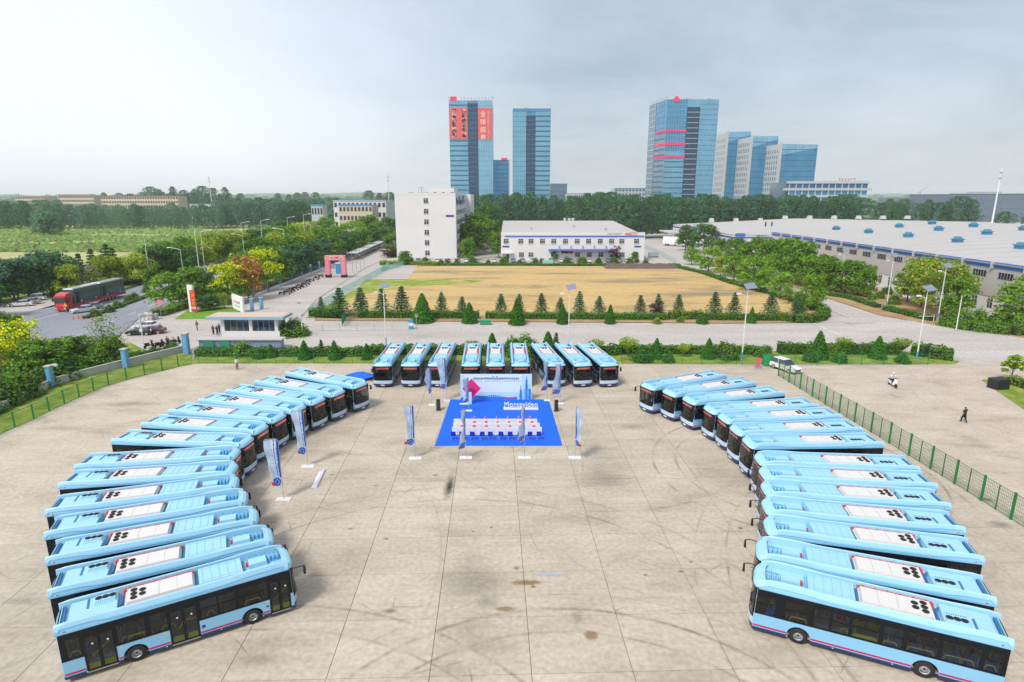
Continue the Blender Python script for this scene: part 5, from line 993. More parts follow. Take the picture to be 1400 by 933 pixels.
# ---------------------------------------------------------------- big grey roofed factories on the right
def big_factory():
    X, Y0, Y1 = 103.0, 40.0, 240.0; He = 11.2; Zr = 14.6; RW = 66; R = root('grey_factory', (X, Y0, 0)); L = Y1 - Y0
    b = MB(); b.prism([(0, 0), (150, 0), (150, L), (0, L)], 0, 3.9, WALLW, WALLW); b.obj('base_wall', R)
    b = MB(); b.prism([(-.12, -.1), (150, -.1), (150, L + .1), (-.12, L + .1)], 3.92, He, CLAD, CLAD); b.obj('cladding', R)
    b = MB(); b.face([(-.3, -.3, He + .05), (RW, -.3, Zr), (RW, L + .3, Zr), (-.3, L + .3, He + .05)], ROOFW); b.face([(RW, -.3, Zr), (150, -.3, He), (150, L + .3, He), (RW, L + .3, Zr)], ROOFW); b.face([(-.3, L + .3, He + .05), (RW, L + .3, Zr), (150, L + .3, He)], CLAD); b.face([(-.3, -.3, He + .05), (150, -.3, He), (RW, -.3, Zr)], CLAD); b.obj('roof', R)
    f = wallframe((-.12, 0), (0, 1), (-1, 0)); part(R, 'eave_stripe', lambda b: slab(b, f, 0, L, He - 1.15, He - .45, .0, .14, BLUST)); part(R, 'gutter', lambda b: slab(b, f, 0, L, He - .45, He - .18, .0, .5, GREYM)); part(R, 'upper_stripe', lambda b: slab(b, f, 0, L, He - .18, He + .06, .0, .14, BLUST))
    for k in range(24): y = 2 + k * 8.6; part(R, 'downpipe', lambda b: slab(b, f, y, y + .5, He - 1.3, He + .15, .14, .62, PANELW))
    for k in range(22):
        y = 124.5 - Y0 + (k - 9) * 7.2 + (0 if k < 9 else 0)
        if 2 < y < L - 3:
            o = part(R, 'louvre_window', lambda b: slab(b, f, y - 1.9, y + 1.9, 7.9, 9.25, .0, .06, BLK))
            part(o, 'window_bar', lambda b: [slab(b, f, y - 1.9 + j * .76, y - 1.8 + j * .76, 7.9, 9.25, .06, .14, GREYM) for j in range(6)], 'stuff')
    f0 = wallframe((0, 0), (0, 1), (-1, 0))
    for k in range(44):
        y = 4 + k * 4.4; o = part(R, 'window', lambda b: slab(b, f0, y - .65, y + .65, 1.5, 3.5, .0, .05, DARKW)); part(o, 'window_frame', lambda b: (slab(b, f0, y - .05, y + .05, 1.5, 3.5, .05, .1, PANELW), slab(b, f0, y - .65, y + .65, 2.7, 2.8, .05, .1, PANELW)), 'stuff')
    VB = mat('vent_blue', (0.05, 0.22, 0.36), rough=.5); vm = MB(); vm.box(-.9, .9, -1.1, 1.1, 0, .9, VB); vm.box(-1.2, 1.2, -1.3, 1.3, .9, 1.15, VB); vm.box(-.6, .6, -1.1, 1.1, 1.15, 1.7, VB, inset=.2); vme = vm.mesh('roof_ventilator')
    for x, off in ((21.5, 0), (43, -4), (60, 3)):
        for k in range(9): link('roof_ventilator', vme, R, (x, 148 - Y0 + off + (k - 3) * 21.5, He + (Zr - He) * x / RW - .05)) if 0 < 148 - Y0 + off + (k - 3) * 21.5 < L else None
    for k in range(24): part(R, 'roof_seam', lambda b: b.face([(0, k * 8.6, He + .09), (RW, k * 8.6, Zr + .04), (RW, k * 8.6 + .25, Zr + .04), (0, k * 8.6 + .25, He + .09)], CLAD))
    tag(R, 'huge grey roofed factory with blue eave stripe on the right', 'factory')
    X2, Y2, Y3 = 93.0, 256.0, 352.0; H2 = 9.2; R = root('white_hall', (X2, Y2, 0)); L = Y3 - Y2; b = MB(); b.prism([(0, 0), (200, 0), (200, L), (0, L)], 0, H2, WALLW, WALLW); b.obj('wall', R)
    b = MB(); b.face([(-.3, -.3, H2 + .05), (70, -.3, H2 + 3.4), (70, L, H2 + 3.4), (-.3, L, H2 + .05)], ROOFW); b.face([(70, -.3, H2 + 3.4), (200, -.3, H2 + 1), (200, L, H2 + 1), (70, L, H2 + 3.4)], ROOFW); b.face([(-.3, -.3, H2), (200, -.3, H2), (200, -.3, H2 + 1), (70, -.3, H2 + 3.4)], WALLW); b.obj('roof', R)
    f = wallframe((0, 0), (0, 1), (-1, 0)); g = wallframe((0, 0), (1, 0), (0, -1)); part(R, 'eave_stripe', lambda b: slab(b, f, 0, L, H2 - 1.5, H2 - .9, .0, .14, BLUS2)); part(R, 'eave_stripe', lambda b: slab(b, g, 0, 190, H2 - 1.5, H2 - .9, .0, .14, BLUST)); part(R, 'wall_sign', lambda b: slab(b, g, 1, 5, H2 - .6, H2 + .6, .1, .4, BLUST)); part(R, 'wall_sign', lambda b: slab(b, f, 52, 58, H2 - .6, H2 + .6, .1, .4, BLUST))
    for k in range(18): y = 4 + k * 5; part(R, 'window', lambda b: slab(b, f, y, y + 2.2, H2 - 4.4, H2 - 2.4, .0, .06, DARKW))
    for k in range(5): part(R, 'window', lambda b: slab(b, g, 3 + k * 5, 5.2 + k * 5, H2 - 4.4, H2 - 2.4, .0, .06, DARKW))
    for k in range(9): part(R, 'roof_ventilator', lambda b: b.box(20 + k * 14, 22.6 + k * 14, L - 3, L - .5, H2 + 3.2 if k > 2 else H2 + 1.2, H2 + 5.0 if k > 2 else H2 + 3.6, PANELW, inset=.4))
    part(R, 'roof_flue', lambda b: (b.tube((30, 40, H2), (30, 40, H2 + 3.6), .35, BLK), b.tube((33, 40, H2), (33, 40, H2 + 3.6), .35, BLK)), 'stuff')
    part(R, 'loading_canopy', lambda b: b.box(-9, 0, L - 26, L - 4, 5.6, 6.2, PANELW)); part(R, 'loading_door', lambda b: slab(b, f, L - 22, L - 10, 0, 5, .02, .1, GREYM)); tag(R, 'low white hall with thin violet stripe behind the trees, left of the grey factory', 'factory')
big_factory()
def gatehouse():
    c = P(350, 462); zt = hgt(350, 462, 432.5); xl, xr = P(304, 462).x, P(383, 462).x; y = c.y; R = root('guard_house', (xl, y, 0)); W_ = xr - xl; D_ = 3.0; lb_ = mat('fascia_blue', (0.22, 0.45, 0.62), rough=.5)
    b = MB(); b.box(0, W_, 0, D_, 0, 1.2, WALLW); 
    for s in (0, W_ * .48, W_ * .92): b.box(s, s + W_ * .04 + .15, 0, D_, 1.2, zt - .5, WALLW)
    b.box(0, W_, D_ - .2, D_, 1.2, zt - .5, WALLW); b.obj('wall', R)
    for s0, s1 in ((W_ * .04 + .15, W_ * .48), (W_ * .52 + .15, W_ * .92)):
        o = part(R, 'window', lambda b: b.box(s0, s1, .12, .16, 1.2, zt - .5, GLC)); part(o, 'window_frame', lambda b: [b.box(s0 + (s1 - s0) * k / 4, s0 + (s1 - s0) * k / 4 + .08, .08, .2, 1.2, zt - .5, GREYM) for k in range(5)], 'stuff'); 
    part(R, 'desk', lambda b: b.box(1, W_ - 1.4, 1, 1.8, .9, 1.7, PANELW)); part(R, 'blind', lambda b: b.box(.8, W_ - 1, 2.5, 2.6, 1.2, 2.6, BLUE))
    b = MB(); b.box(-2.2, W_ + 1.2, -.9, D_ + .8, zt - .5, zt, lb_, top=mat('roof_tan', (0.55, 0.44, 0.36), rough=.9)); b.box(-1.9, W_ + .9, -.6, D_ + .5, zt, zt + .06, MATS['roof_tan']); b.obj('roof', R); tag(R, 'low guard house with light blue roof edge and wide windows at the gate', 'guard house')
    # container-like blue grey cabin and canopy in front
    a, e = P(273, 477), P(384, 477); R = root('storage_cabin', (a.x, a.y, 0)); W_ = e.x - a.x; gb = mat('cabin_blue_grey', (0.22, 0.30, 0.42), rough=.6); 
    b = MB(); b.box(0, W_, 0, 1.6, 0, 1.5, gb); 
    for k in range(26): b.box(W_ * k / 26, W_ * k / 26 + .12, -.06, 0, .1, 1.4, gb)
    b.obj('wall', R); part(R, 'roof', lambda b: b.box(-.3, W_ + .3, -.3, 1.9, 1.5, 1.62, ROOFW))
    for k in range(2): part(R, 'green_gate_leaf', lambda b: b.box(1 + k * W_ * .2, W_ * .19 + k * W_ * .2, -.5, -.42, .1, 1.4, mat('gate_green', (0.02, 0.25, 0.16), rough=.6)))
    tag(R, 'long low blue grey cabin with white roof in front of the guard house', 'cabin')
gatehouse()
# ================================================================ fences, walls
FG = mat('fence_green', (0.012, 0.20, 0.05), rough=.5); FGD = mat('fence_dark_green', (0.02, 0.10, 0.05), rough=.6); TEAL = mat('fence_teal', (0.24, 0.52, 0.46), rough=.5)
def mesh_fence(name, pts, h, step, label, m, post=.07, nw=.16, wm=None, wr=.007, thin=False, vstep=.3):
    pts = [Vector((p[0], p[1], 0)) for p in pts]; R = root(name, tuple(pts[0])); o0 = pts[0]; pm = MB(); pm.box(-post / 2, post / 2, -post / 2, post / 2, 0, h + .1, m); pme = pm.mesh('post'); wm = wm or m
    dist = [0]; 
    for a, c in zip(pts, pts[1:]): dist.append(dist[-1] + (c - a).length)
    tot = dist[-1]; n = max(1, round(tot / step)); q = []
    for k in range(n + 1):
        t = tot * k / n; i = 0
        while i < len(pts) - 2 and dist[i + 1] < t: i += 1
        q.append(pts[i].lerp(pts[i + 1], (t - dist[i]) / (dist[i + 1] - dist[i])))
    cache = {}
    for k, p in enumerate(q):
        link('post', pme, R, p - o0)
        if k < n:
            d = q[k + 1] - p; L = round(d.length, 1)
            if L not in cache:
                w_ = MB(); x = nw
                while x < L: w_.face([(x - wr, 0, .08), (x + wr, 0, .08), (x + wr, 0, h), (x - wr, 0, h)], wm); w_.face([(x, -wr, .08), (x, wr, .08), (x, wr, h), (x, -wr, h)], wm); x += nw
                z = .1
                while z < h: w_.face([(0, 0, z - wr), (L, 0, z - wr), (L, 0, z + wr), (0, 0, z + wr)], wm); z += vstep
                w_.box(0, L, -.02, .02, h - .03, h, m); w_.box(0, L, -.02, .02, .08, .11, m)
                if thin: w_.box(L / 2 - .025, L / 2 + .025, -.025, .025, 0, h, FGD)
                cache[L] = w_.mesh('wire_panel')
            link('wire_panel', cache[L], R, p - o0, math.atan2(d.y, d.x))
    return tag(R, label, 'fence')
mesh_fence('mesh_fence', PP((-60, 624), (0, 593), (43, 574.5), (73, 559.5), (103, 545.5), (142, 528.5), (178, 518), (214, 509), (244, 501)), 1.7, 2.6, 'curved green wire mesh fence along the grass verge at the left', FG, post=.11, wr=.014)
mesh_fence('mesh_fence', PP((244, 500), (262, 497), (508, 497)), 1.5, 3.0, 'straight green mesh fence left of the front bus row', FG, wr=.008)
mesh_fence('mesh_fence', PP((850, 498), (1042, 499)), 1.5, 3.2, 'green mesh fence between the front bus row and the white parked car', FG, wr=.008)
mesh_fence('mesh_fence', PP((1056, 500), (1268, 499)), 1.7, 3.2, 'green mesh fence behind the white parked car up to the tall lamp', FG, wr=.008)
mesh_fence('mesh_fence', PP((1064, 514), (1120, 548), (1210, 603), (1310, 665), (1480, 772)), 2.2, 3.05, 'long green fence with thick posts behind the right fan of buses', FG, post=.15, wm=mat('wire_pale_green', (0.12, 0.26, 0.10), rough=.6), wr=.015, thin=True)
mesh_fence('teal_fence', PP((424, 432), (470, 402), (520, 374), (532, 366)), 1.9, 2.4, 'teal picket fence between the driveway and the brown field', TEAL, post=.10, nw=.22, wr=.016, vstep=.9)
mesh_fence('green_gate', PP((468, 446), (472, 438), (490, 434)), 1.9, 1.2, 'dark green folded gate at the left corner of the field hedge', mat('gate_dark_green', (0.01, 0.22, 0.08), rough=.5), nw=.09, wr=.016)
mesh_fence('wire_fence', PP((395, 452), (470, 453), (560, 452)), 1.3, 3.5, 'thin wire fence beside the road below the field hedge', GREYM, post=.06, nw=.3, wr=.004)
mesh_fence('yard_fence', PP((878, 338), (905, 350), (925, 362)), 1.8, 3.0, 'pale green fence beside the yard right of the long factory', mat('fence_pale', (0.36, 0.52, 0.46), rough=.6), nw=.3, wr=.012)
mesh_fence('back_fence', PP((522, 372), (555, 362)), 1.6, 3, 'teal fence at the far end of the driveway by the white block', TEAL, nw=.14, wr=.02)
p = P(1050, 501); R = root('folded_gate', (p.x, p.y, 0)); part(R, 'leaf', lambda b: b.box(-.7, .7, 0, .08, .1, 1.7, mat('gate_mesh_green', (0.02, 0.30, 0.10), rough=.6))); part(R, 'leaf', lambda b: b.box(-.6, .7, .5, .58, .1, 1.7, MATS['gate_mesh_green'])); tag(R, 'green gate leaves folded beside the white parked car', 'gate')
p = P(1030 + 6, 503); R = root('red_barrier', (p.x, p.y, 0)); part(R, 'board', lambda b: b.box(-.3, .3, -.1, .1, .2, 1.5, mat('barrier_pink', (0.60, 0.12, 0.16), rough=.6))); part(R, 'foot', lambda b: b.box(-.4, .4, -.3, .3, 0, .2, GREYM)); tag(R, 'small faded red barrier at the corner gap of the green fences', 'barrier')
# low white boundary wall with blue capped pillars
PILB = mat('pillar_blue', (0.16, 0.34, 0.58), rough=.5); PLAS = mat('old_plaster', (0.46, 0.44, 0.43), rough=.9, var=.25, vscale=.8)
wp = PP((-120, 625), (0, 564), (71, 529), (110, 517), (172, 501), (256, 480))
R = root('boundary_wall', tuple(wp[0]))
for a, c in zip(wp, wp[1:]):
    d = (c - a); L = d.length; n_ = max(1, round(L / 6)); ang = math.atan2(d.y, d.x)
    for k in range(n_):
        q = a + d * (k / n_) - wp[0]; w_ = MB(); w_.box(0, L / n_ - .03, -.14, .14, 0, 1.0, PLAS); w_.box(0, L / n_ - .03, -.2, .2, 1.0, 1.1, PLAS); w_.obj('wall_section', R, q, ang)
tag(R, 'low weathered white wall running between the shrubs and the grass verge', 'wall')
def pillar(u, v, h, label, w_=1.1):
    p = P(u, v); R = root('blue_pillar', (p.x, p.y, 0)); part(R, 'shaft', lambda b: b.box(-w_ / 2, w_ / 2, -w_ / 2, w_ / 2, 0, h, PILB)); part(R, 'panel', lambda b: b.box(-w_ / 2 + .15, w_ / 2 - .15, -w_ / 2 - .03, -w_ / 2, h * .3, h * .85, GEAR)); part(R, 'cap', lambda b: b.box(-w_ / 2 - .1, w_ / 2 + .1, -w_ / 2 - .1, w_ / 2 + .1, h, h + .15, PLAS)); tag(R, label, 'pillar', 'blue wall pillars')
pillar(71, 530, 2.9, 'blue pillar on the low white wall, leftmost, with a lamp beside it', .6); pillar(173, 503, 2.8, 'blue pillar on the low white wall, middle one', .7); pillar(256, 484, 3.3, 'blue pillar ending the low white wall by the forecourt', .8)
for i, (u, v) in enumerate(((337, 427), (350, 407 + 18), )): pillar(u + 8, v - 2, 2.6, '%s blue gate pillar from the left beside the white wall sign' % ORD[i], .6)
# driveway fence: low white kerb wall with dark railings and blue posts
a, c = P(346, 406), P(546, 327); R = root('driveway_fence', tuple(a)); d = c - a; n_ = 46; ang = math.atan2(d.y, d.x); L = d.length / n_
rl = MB()
for k in range(20): rl.box(L * k / 20 - .02, L * k / 20 + .02, -.02, .02, .6, 2.3, mat('railing_dark', (0.03, 0.05, 0.09), rough=.5))
rl.box(0, L, -.03, .03, 2.25, 2.32, MATS['railing_dark']); rl.box(0, L, -.03, .03, .75, .82, MATS['railing_dark']); rme = rl.mesh('railing'); kb = MB(); kb.box(0, L - .02, -.2, .2, 0, .6, WALLW); kme = kb.mesh('kerb_wall'); pb = MB(); pb.box(-.25, .25, -.25, .25, 0, 2.9, PILB); pb.box(-.32, .32, -.32, .32, 2.9, 3.05, PANELW); pme = pb.mesh('fence_post')
for k in range(n_):
    q = d * (k / n_); link('railing', rme, R, q, ang); link('kerb_wall', kme, R, q, ang)
    if k % 2 == 0: link('fence_post', pme, R, q, ang)
tag(R, 'long railing on a low wall with pale blue posts along the driveway', 'fence')
# ================================================================ lamps and masts
LAMPW = mat('lamp_white', (0.72, 0.73, 0.75), rough=.45); SOLAR = mat('solar_panel', (0.26, 0.31, 0.40), rough=.22, spec=.9, metal=.3)  # panel colour paled to stand in for reflected sky
def lamp(u, vb, vt, label, kind='solar', ang=0.0, group='solar street lamps'):
    p = P(u, vb); h = hgt(u, vb, vt); R = root('street_lamp', (p.x, p.y, 0), ang); s = h / 15
    part(R, 'pole', lambda b: (b.tube((0, 0, 0), (0, 0, h), .13 * max(s, .8), LAMPW, r1=.08 * max(s, .8), n=8), b.box(-.25, .25, -.25, .25, 0, .06, GREYM)))
    if kind == 'solar':
        part(R, 'base_sleeve', lambda b: b.tube((0, 0, .05), (0, 0, 1.3), .155 * max(s, .8), mat('sleeve_blue', (0.10, 0.34, 0.62), rough=.5), n=8))
        part(R, 'arm', lambda b: b.path([(0, 0, h * .86), (-.5 * s, 0, h * .90), (-1.5 * s, 0, h * .925)], .05, LAMPW)); part(R, 'lamp_head', lambda b: b.box(-2.3 * s, -1.4 * s, -.16, .16, h * .915, h * .935, LAMPW, inset=.03))
        part(R, 'arm', lambda b: b.path([(0, 0, h * .99), (.2 * s, 0, h * 1.0)], .06, LAMPW))
        def sp(b):
            b.v.extend([(-.7 * s, -.85 * s, h - .05), (1.5 * s, -.85 * s, h + .12), (1.5 * s, .85 * s, h + .75), (-.7 * s, .85 * s, h + .55), (-.7 * s, -.85 * s, h - .11), (1.5 * s, -.85 * s, h + .06), (1.5 * s, .85 * s, h + .69), (-.7 * s, .85 * s, h + .49)])
            for q in ((0, 1, 2, 3), (7, 6, 5, 4), (0, 4, 5, 1), (1, 5, 6, 2), (2, 6, 7, 3), (3, 7, 4, 0)): b.f.append(q); b.m.append(b.mi(SOLAR))
            b.m[-5] = b.mi(GREYM)
        part(R, 'solar_panel', sp)
    elif kind == 'arm':
        part(R, 'arm', lambda b: b.path([(0, 0, h - .1), (-2.8, 0, h + .5)], .07, LAMPW)); part(R, 'lamp_head', lambda b: b.box(-3.8, -2.7, -.2, .2, h + .45, h + .62, LAMPW, inset=.04))
    elif kind == 'arm_r':
        part(R, 'arm', lambda b: b.path([(0, 0, h - .1), (2.8, 0, h + .5)], .07, LAMPW)); part(R, 'lamp_head', lambda b: b.box(2.7, 3.8, -.2, .2, h + .45, h + .62, LAMPW, inset=.04))
    elif kind == 'camera':
        part(R, 'arm', lambda b: b.path([(0, 0, h * .96), (1.2, 0, h)], .05, LAMPW)); part(R, 'camera_head', lambda b: b.box(1.0, 1.7, -.15, .15, h - .1, h + .2, LAMPW)); part(R, 'camera_head', lambda b: b.box(.6, 1.1, -.12, .12, h - .5, h - .2, GREYM)); part(R, 'control_box', lambda b: b.box(-.2, .25, -.3, -.05, h * .4, h * .5, LAMPW))
    elif kind == 'flood':
        for z, x in ((h * .95, -.5), (h * .6, .45), (h * .45, -.4)): part(R, 'flood_light', lambda b: b.box(min(0, x), max(0, x) + .05, -.12, .12, z, z + .3, GREYM))
    tag(R, label, 'street lamp', group); return R
lamp(528, 472, 393, 'tall solar lamp standing behind the left end of the front bus row', ang=.4); lamp(777, 478, 395, 'tall solar lamp rising behind the right part of the front bus row', ang=.1)
lamp(1014, 492, 394, 'tall solar lamp between the front bus row and the white parked car', ang=.1); lamp(1253, 492, 397, 'tall solar lamp at the hedge end by the yard entrance', ang=.15)
lamp(1212, 420, 351, 'white lamp before the factory wall left of the big yellow tinged trees', ang=.3); lamp(1282, 437, 365, 'solar lamp half hidden in the big trees before the factory wall', ang=.15)
lamp(1148, 399, 344, 'slim lamp with blue foot in the tree row on the factory road', ang=.2); lamp(1098, 380, 335, 'solar lamp over the tree row near the middle of the factory road', ang=.2)
lamp(1307, 452, 404, 'short plain white post beside the factory bed', 'plain', group='posts'); lamp(196, 470, 429, 'white mast with cameras in front of the gate forecourt', 'camera', group='masts'); lamp(414, 460, 413, 'white flood light mast beside the round bush right of the guard house', 'flood', group='masts')
lamp(66, 528, 500, 'small white lamp on the leftmost blue pillar', 'camera', group='masts')
for i, (u, vb, vt, k) in enumerate(((93, 400, 345, 'plain'), (206, 388, 327, 'plain'), (252, 386, 341, 'arm'), (274, 382, 313, 'plain'), (281, 375, 317, 'arm_r'), (336, 366, 322, 'arm'), (334, 352, 305, 'arm_r'), (361, 352, 302, 'arm_r'), (391, 362, 314, 'arm'), (396, 342, 298, 'arm_r'), (418, 340, 294, 'arm_r'), (428, 348, 307, 'arm'), (458, 322, 306, 'arm'), (510, 312, 290, 'plain'), (525, 308, 282, 'plain'))):
    lamp(u, vb, vt, '%s road lamp from the left along the main road' % ORD[i], k, group='road lamps')
def mast(u, vt, Y, label, vb=None, r=.5):
    p = AT(u, vt, Y); R = root('radio_mast', (p.x, Y, 0)); h = p.z
    part(R, 'shaft', lambda b: b.tube((0, 0, 0), (0, 0, h), r, LAMPW, r1=r * .45, n=6)); 
    for z in (.86, .93): part(R, 'antenna_ring', lambda b: b.tube((0, 0, h * z), (0, 0, h * z + .8), r * 1.3, GREYM, n=8))
    tag(R, label, 'mast')
mast(285, 240, 600, 'tall thin radio mast above the left woods'); mast(530, 238, 560, 'thin mast left of the white block'); mast(1370, 230, 330, 'tall white mast at the right edge behind the grey factory roof', r=.55)
# tower crane far right
p = AT(1259, 258, 1100); R = root('tower_crane', (p.x, 1100, 0)); part(R, 'crane_mast', lambda b: b.tube((0, 0, 0), (0, 0, p.z - 6), .9, GREYM, n=4)); part(R, 'jib', lambda b: b.tube((-5, 0, p.z - 8), (12, 0, p.z + 3), .5, GREYM, n=4)); tag(R, 'small tower crane on the right skyline', 'crane')
# ================================================================ stage
MAT = mat('stage_carpet', (0.0, 0.115, 0.72), rough=.85, var=.06, vscale=.6); MATE = mat('carpet_edge', (0.03, 0.28, 0.78), rough=.85)
ca = [P(616, 546.5), P(750, 546.5), P(769, 610), (P(594.5, 610))]
b = MB(); b.prism([(p.x, p.y) for p in (ca[3], ca[2], ca[1], ca[0])], 0.005, .035, MAT, MATE); tag(b.obj('stage_carpet'), 'bright blue carpet laid on the concrete in front of the backdrop', 'carpet')
# backdrop board
pa, pb_ = P(630, 547), P(727, 547); zt = hgt(680, 547, 512); R = root('stage_backdrop', (pa.x, pa.y, 0)); W_ = pb_.x - pa.x; f = wallframe((0, 0), (1, 0), (0, -1))
BDW = mat('print_pale_blue', (0.50, 0.72, 0.86), rough=.6); BDT = mat('print_blue', (0.03, 0.20, 0.60), rough=.6); BDS = mat('print_sky', (0.18, 0.48, 0.78), rough=.6); BDL = mat('print_white', (0.70, 0.82, 0.90), rough=.6); MAG = mat('print_magenta', (0.72, 0.02, 0.16), rough=.6)
def bd(b):
    n = 24
    for i in range(n): slab(b, f, W_ * i / n, W_ * (i + 1) / n, .05, zt, -.12, .0, BDW)
part(R, 'board', lambda b: slab(b, f, 0, W_, .03, zt, -.15, 0, BDW)); part(R, 'printed_glow', lambda b: slab(b, f, W_ * .06, W_ * .86, zt * .30, zt * .97, .0, .006, BDL))
r = random.Random(4); part(R, 'title_lettering', lambda b: [glyph(b, f, W_ * .18 + k * W_ * .0268, zt * .80, W_ * .021, .26, .006, BDT, r, 9) for k in range(24)], 'stuff')
part(R, 'subtitle_lettering', lambda b: [slab(b, f, W_ * .16 + k * W_ * .0165, W_ * .16 + k * W_ * .0165 + W_ * .011, zt * .725, zt * .75, .006, .012, BDT) for k in range(42) if r.random() < .85], 'stuff'); part(R, 'small_logo', lambda b: (slab(b, f, W_ * .44, W_ * .47, zt * .90, zt * .925, .006, .012, BDT), slab(b, f, W_ * .505, W_ * .52, zt * .89, zt * .94, .006, .012, SIGNR)), 'stuff')
def waves(b):
    xs = np.linspace(0, 1, 40); top = lambda t: zt * (.10 + .13 * math.exp(-((t - .47) / .13) ** 2) + .05 * math.exp(-((t - .22) / .08) ** 2) + .03 * math.sin(t * 9))
    for a_, c_ in zip(xs[:-1], xs[1:]):
        if c_ < .82: b.v.extend([f(W_ * a_, .05, .010), f(W_ * c_, .05, .010), f(W_ * c_, top(c_), .010), f(W_ * a_, top(a_), .010)]); n = len(b.v); b.f.append((n - 4, n - 3, n - 2, n - 1)); b.m.append(b.mi(BDT))
    for k in range(9): slab(b, f, W_ * (.38 + .03 * k), W_ * (.39 + .03 * k), zt * .12, zt * .2, .012, .016, BDW)
    for k in range(12): a_ = .62 + k * .012; slab(b, f, W_ * a_, W_ * (a_ + .013), zt * (.02 + .008 * (6 - abs(k - 6))), zt * (.05 + .010 * (6 - abs(k - 6))), .012, .016, MAG)
part(R, 'printed_bridge', waves, 'stuff')
def palace(b):
    for x, w2, h2 in ((.925, .075, .42), (.925, .05, .62), (.925, .025, .80), (.925, .010, .92), (.845, .05, .26), (.845, .03, .40), (.845, .012, .56), (.97, .05, .30), (.97, .03, .44)): slab(b, f, W_ * (x - w2 / 2), min(W_, W_ * (x + w2 / 2)), .05, zt * h2, .006 + h2 * .01, .010 + h2 * .01, BDS if w2 > .03 else BDT)
    for k in range(14): x = .83 + .012 * k; z = zt * (.08 + .05 * (k % 5)); slab(b, f, W_ * x, W_ * (x + .007), z, z + .12, .018, .022, BDT if k % 3 else BDW)
part(R, 'printed_palace', palace, 'stuff')
for x in (.1, .5, .9): part(R, 'brace', lambda b: b.path([(W_ * x, .15, zt * .9), (W_ * x, 1.6, .05), (W_ * x, .15, .05)], .04, GREYM))
tag(R, 'wide pale blue printed stage backdrop standing before the middle buses', 'backdrop')
# red diamond cut-out
p = P(645, 553); s_ = 1.15; zc_ = hgt(645, 553, 531.5); R = root('diamond_board', (p.x - .0, p.y, 0)); part(R, 'diamond_panel', lambda b: b.extr([(-s_ * .98, zc_), (0, zc_ - s_ * 1.15), (s_ * .98, zc_), (0, zc_ + s_ * 1.1)], -.05, .05, MAG)); part(R, 'shade_panel', lambda b: b.extr([(-s_ * .7, zc_ - .1), (0, zc_ - s_ * 1.0), (s_ * .5, zc_ - .3), (0.1, zc_ + .1)], -.07, -.055, mat('print_crimson', (0.42, 0.0, 0.10), rough=.6))); part(R, 'stand', lambda b: b.path([(-.9, 0, 0), (-.75, 0, zc_)], .06, GEAR)); part(R, 'stand', lambda b: b.box(-1.5, -.3, -.2, .2, 0, .06, WHITE)); part(R, 'side_board', lambda b: b.box(-1.0, .0, -.1, -.06, .05, 1.6, BDW)); tag(R, 'red diamond shaped board at the left end of the backdrop', 'sign board')
# speakers
for u, v, lb in ((599.5, 561, 'black loudspeaker left of the blue carpet'), (760.5, 562, 'black loudspeaker right of the blue carpet')):
    p = P(u, v); h = hgt(u, v, v - 14.5); R = root('loudspeaker', (p.x, p.y, 0)); part(R, 'cabinet', lambda b: b.box(-.22, .22, -.22, .22, .08, h, BLK)); part(R, 'grille', lambda b: b.box(-.19, .19, -.235, -.22, .15, h * .93, mat('grille_grey', (0.03, 0.03, 0.032), rough=.6))); part(R, 'foot', lambda b: b.box(-.25, .25, -.25, .25, .0, .08, BLK)); part(R, 'woofer', lambda b: b.lathe([(0, -.24), (.14, -.24), (.16, -.236)], BLK, 12, 'y', (0, 0, h * .4))); tag(R, lb, 'loudspeaker', 'stage loudspeakers')
# Montevideo letters on a white plinth
pa, pb_ = P(688.5, 560), P(736, 560); R = root('letter_sign', ((pa.x + pb_.x) / 2, pa.y, 0)); w2 = (pb_.x - pa.x) / 2; part(R, 'plinth', lambda b: b.box(-w2, w2, -.3, .3, .035, .22, WHITE))
c = text3(R, 'lettering', 'Montevideo', (0, -.05, .62), .84, WHITE, None, (1, 0), (0, -1), .09)
xs_ = [v.co.x for v in c.data.vertices]; wd_ = max(xs_) - min(xs_); c.scale.x *= (2 * w2 * .96) / wd_; tag(R, 'white standing letters spelling Montevideo on the blue carpet', 'letter sign')
# seats: three rows of white covered seats, then a row of blue chairs
def white_seat():
    R = root('covered_seat', (0, 0, 0)); part(R, 'seat', lambda b: b.box(-.28, .28, -.02, .50, 0.0, .47, WHITE, inset=.02)); part(R, 'backrest', lambda b: b.box(-.285, .285, -.10, .0, .0, .86, WHITE, inset=.01)); return R
ws0 = white_seat(); rows = ((583.2, 620.5, 734.5), (588.8, 619.5, 738), (594.6, 618, 741)); nw_ = 15; first = True
GB = mat('gift_bag_red', (0.75, 0.02, 0.08), rough=.5)
gbm = MB(); gbm.box(-.13, .13, -.08, .08, 0, .28, GB); gbm.path([(-.07, 0, .28), (-.05, 0, .38), (.05, 0, .38), (.07, 0, .28)], .01, WHITE, n=4); gbme = gbm.mesh('red_bag')
for ri, (v, ua, ub) in enumerate(rows):
    A, B_ = P(ua, v), P(ub, v)
    for k in range(nw_):
        o = ws0 if first else dup(ws0); first = False; p = A.lerp(B_, (k + .5) / nw_); o.location = (p.x, p.y, .036); o.scale.x = 1.08
        tag(o, '%s white covered seat from the left in the %s row from the stage' % (ORD[k], ORD[ri]), 'chair', 'white covered seats on the carpet')
        if k % 2 == 1 + 0 and (k > 2 or ri == 2) and k < 14:
            g = link('red_bag', gbme, None, (p.x + .1, p.y - .0 + .22, .036 + .48)); g.rotation_euler = (0, 0, .2 * k); g.scale = (1.15, 1.15, 1.6); tag(g, 'red bag on the %s white seat from the left, %s row from the stage' % (ORD[k], ORD[ri]), 'bag', 'red bags on the white seats')
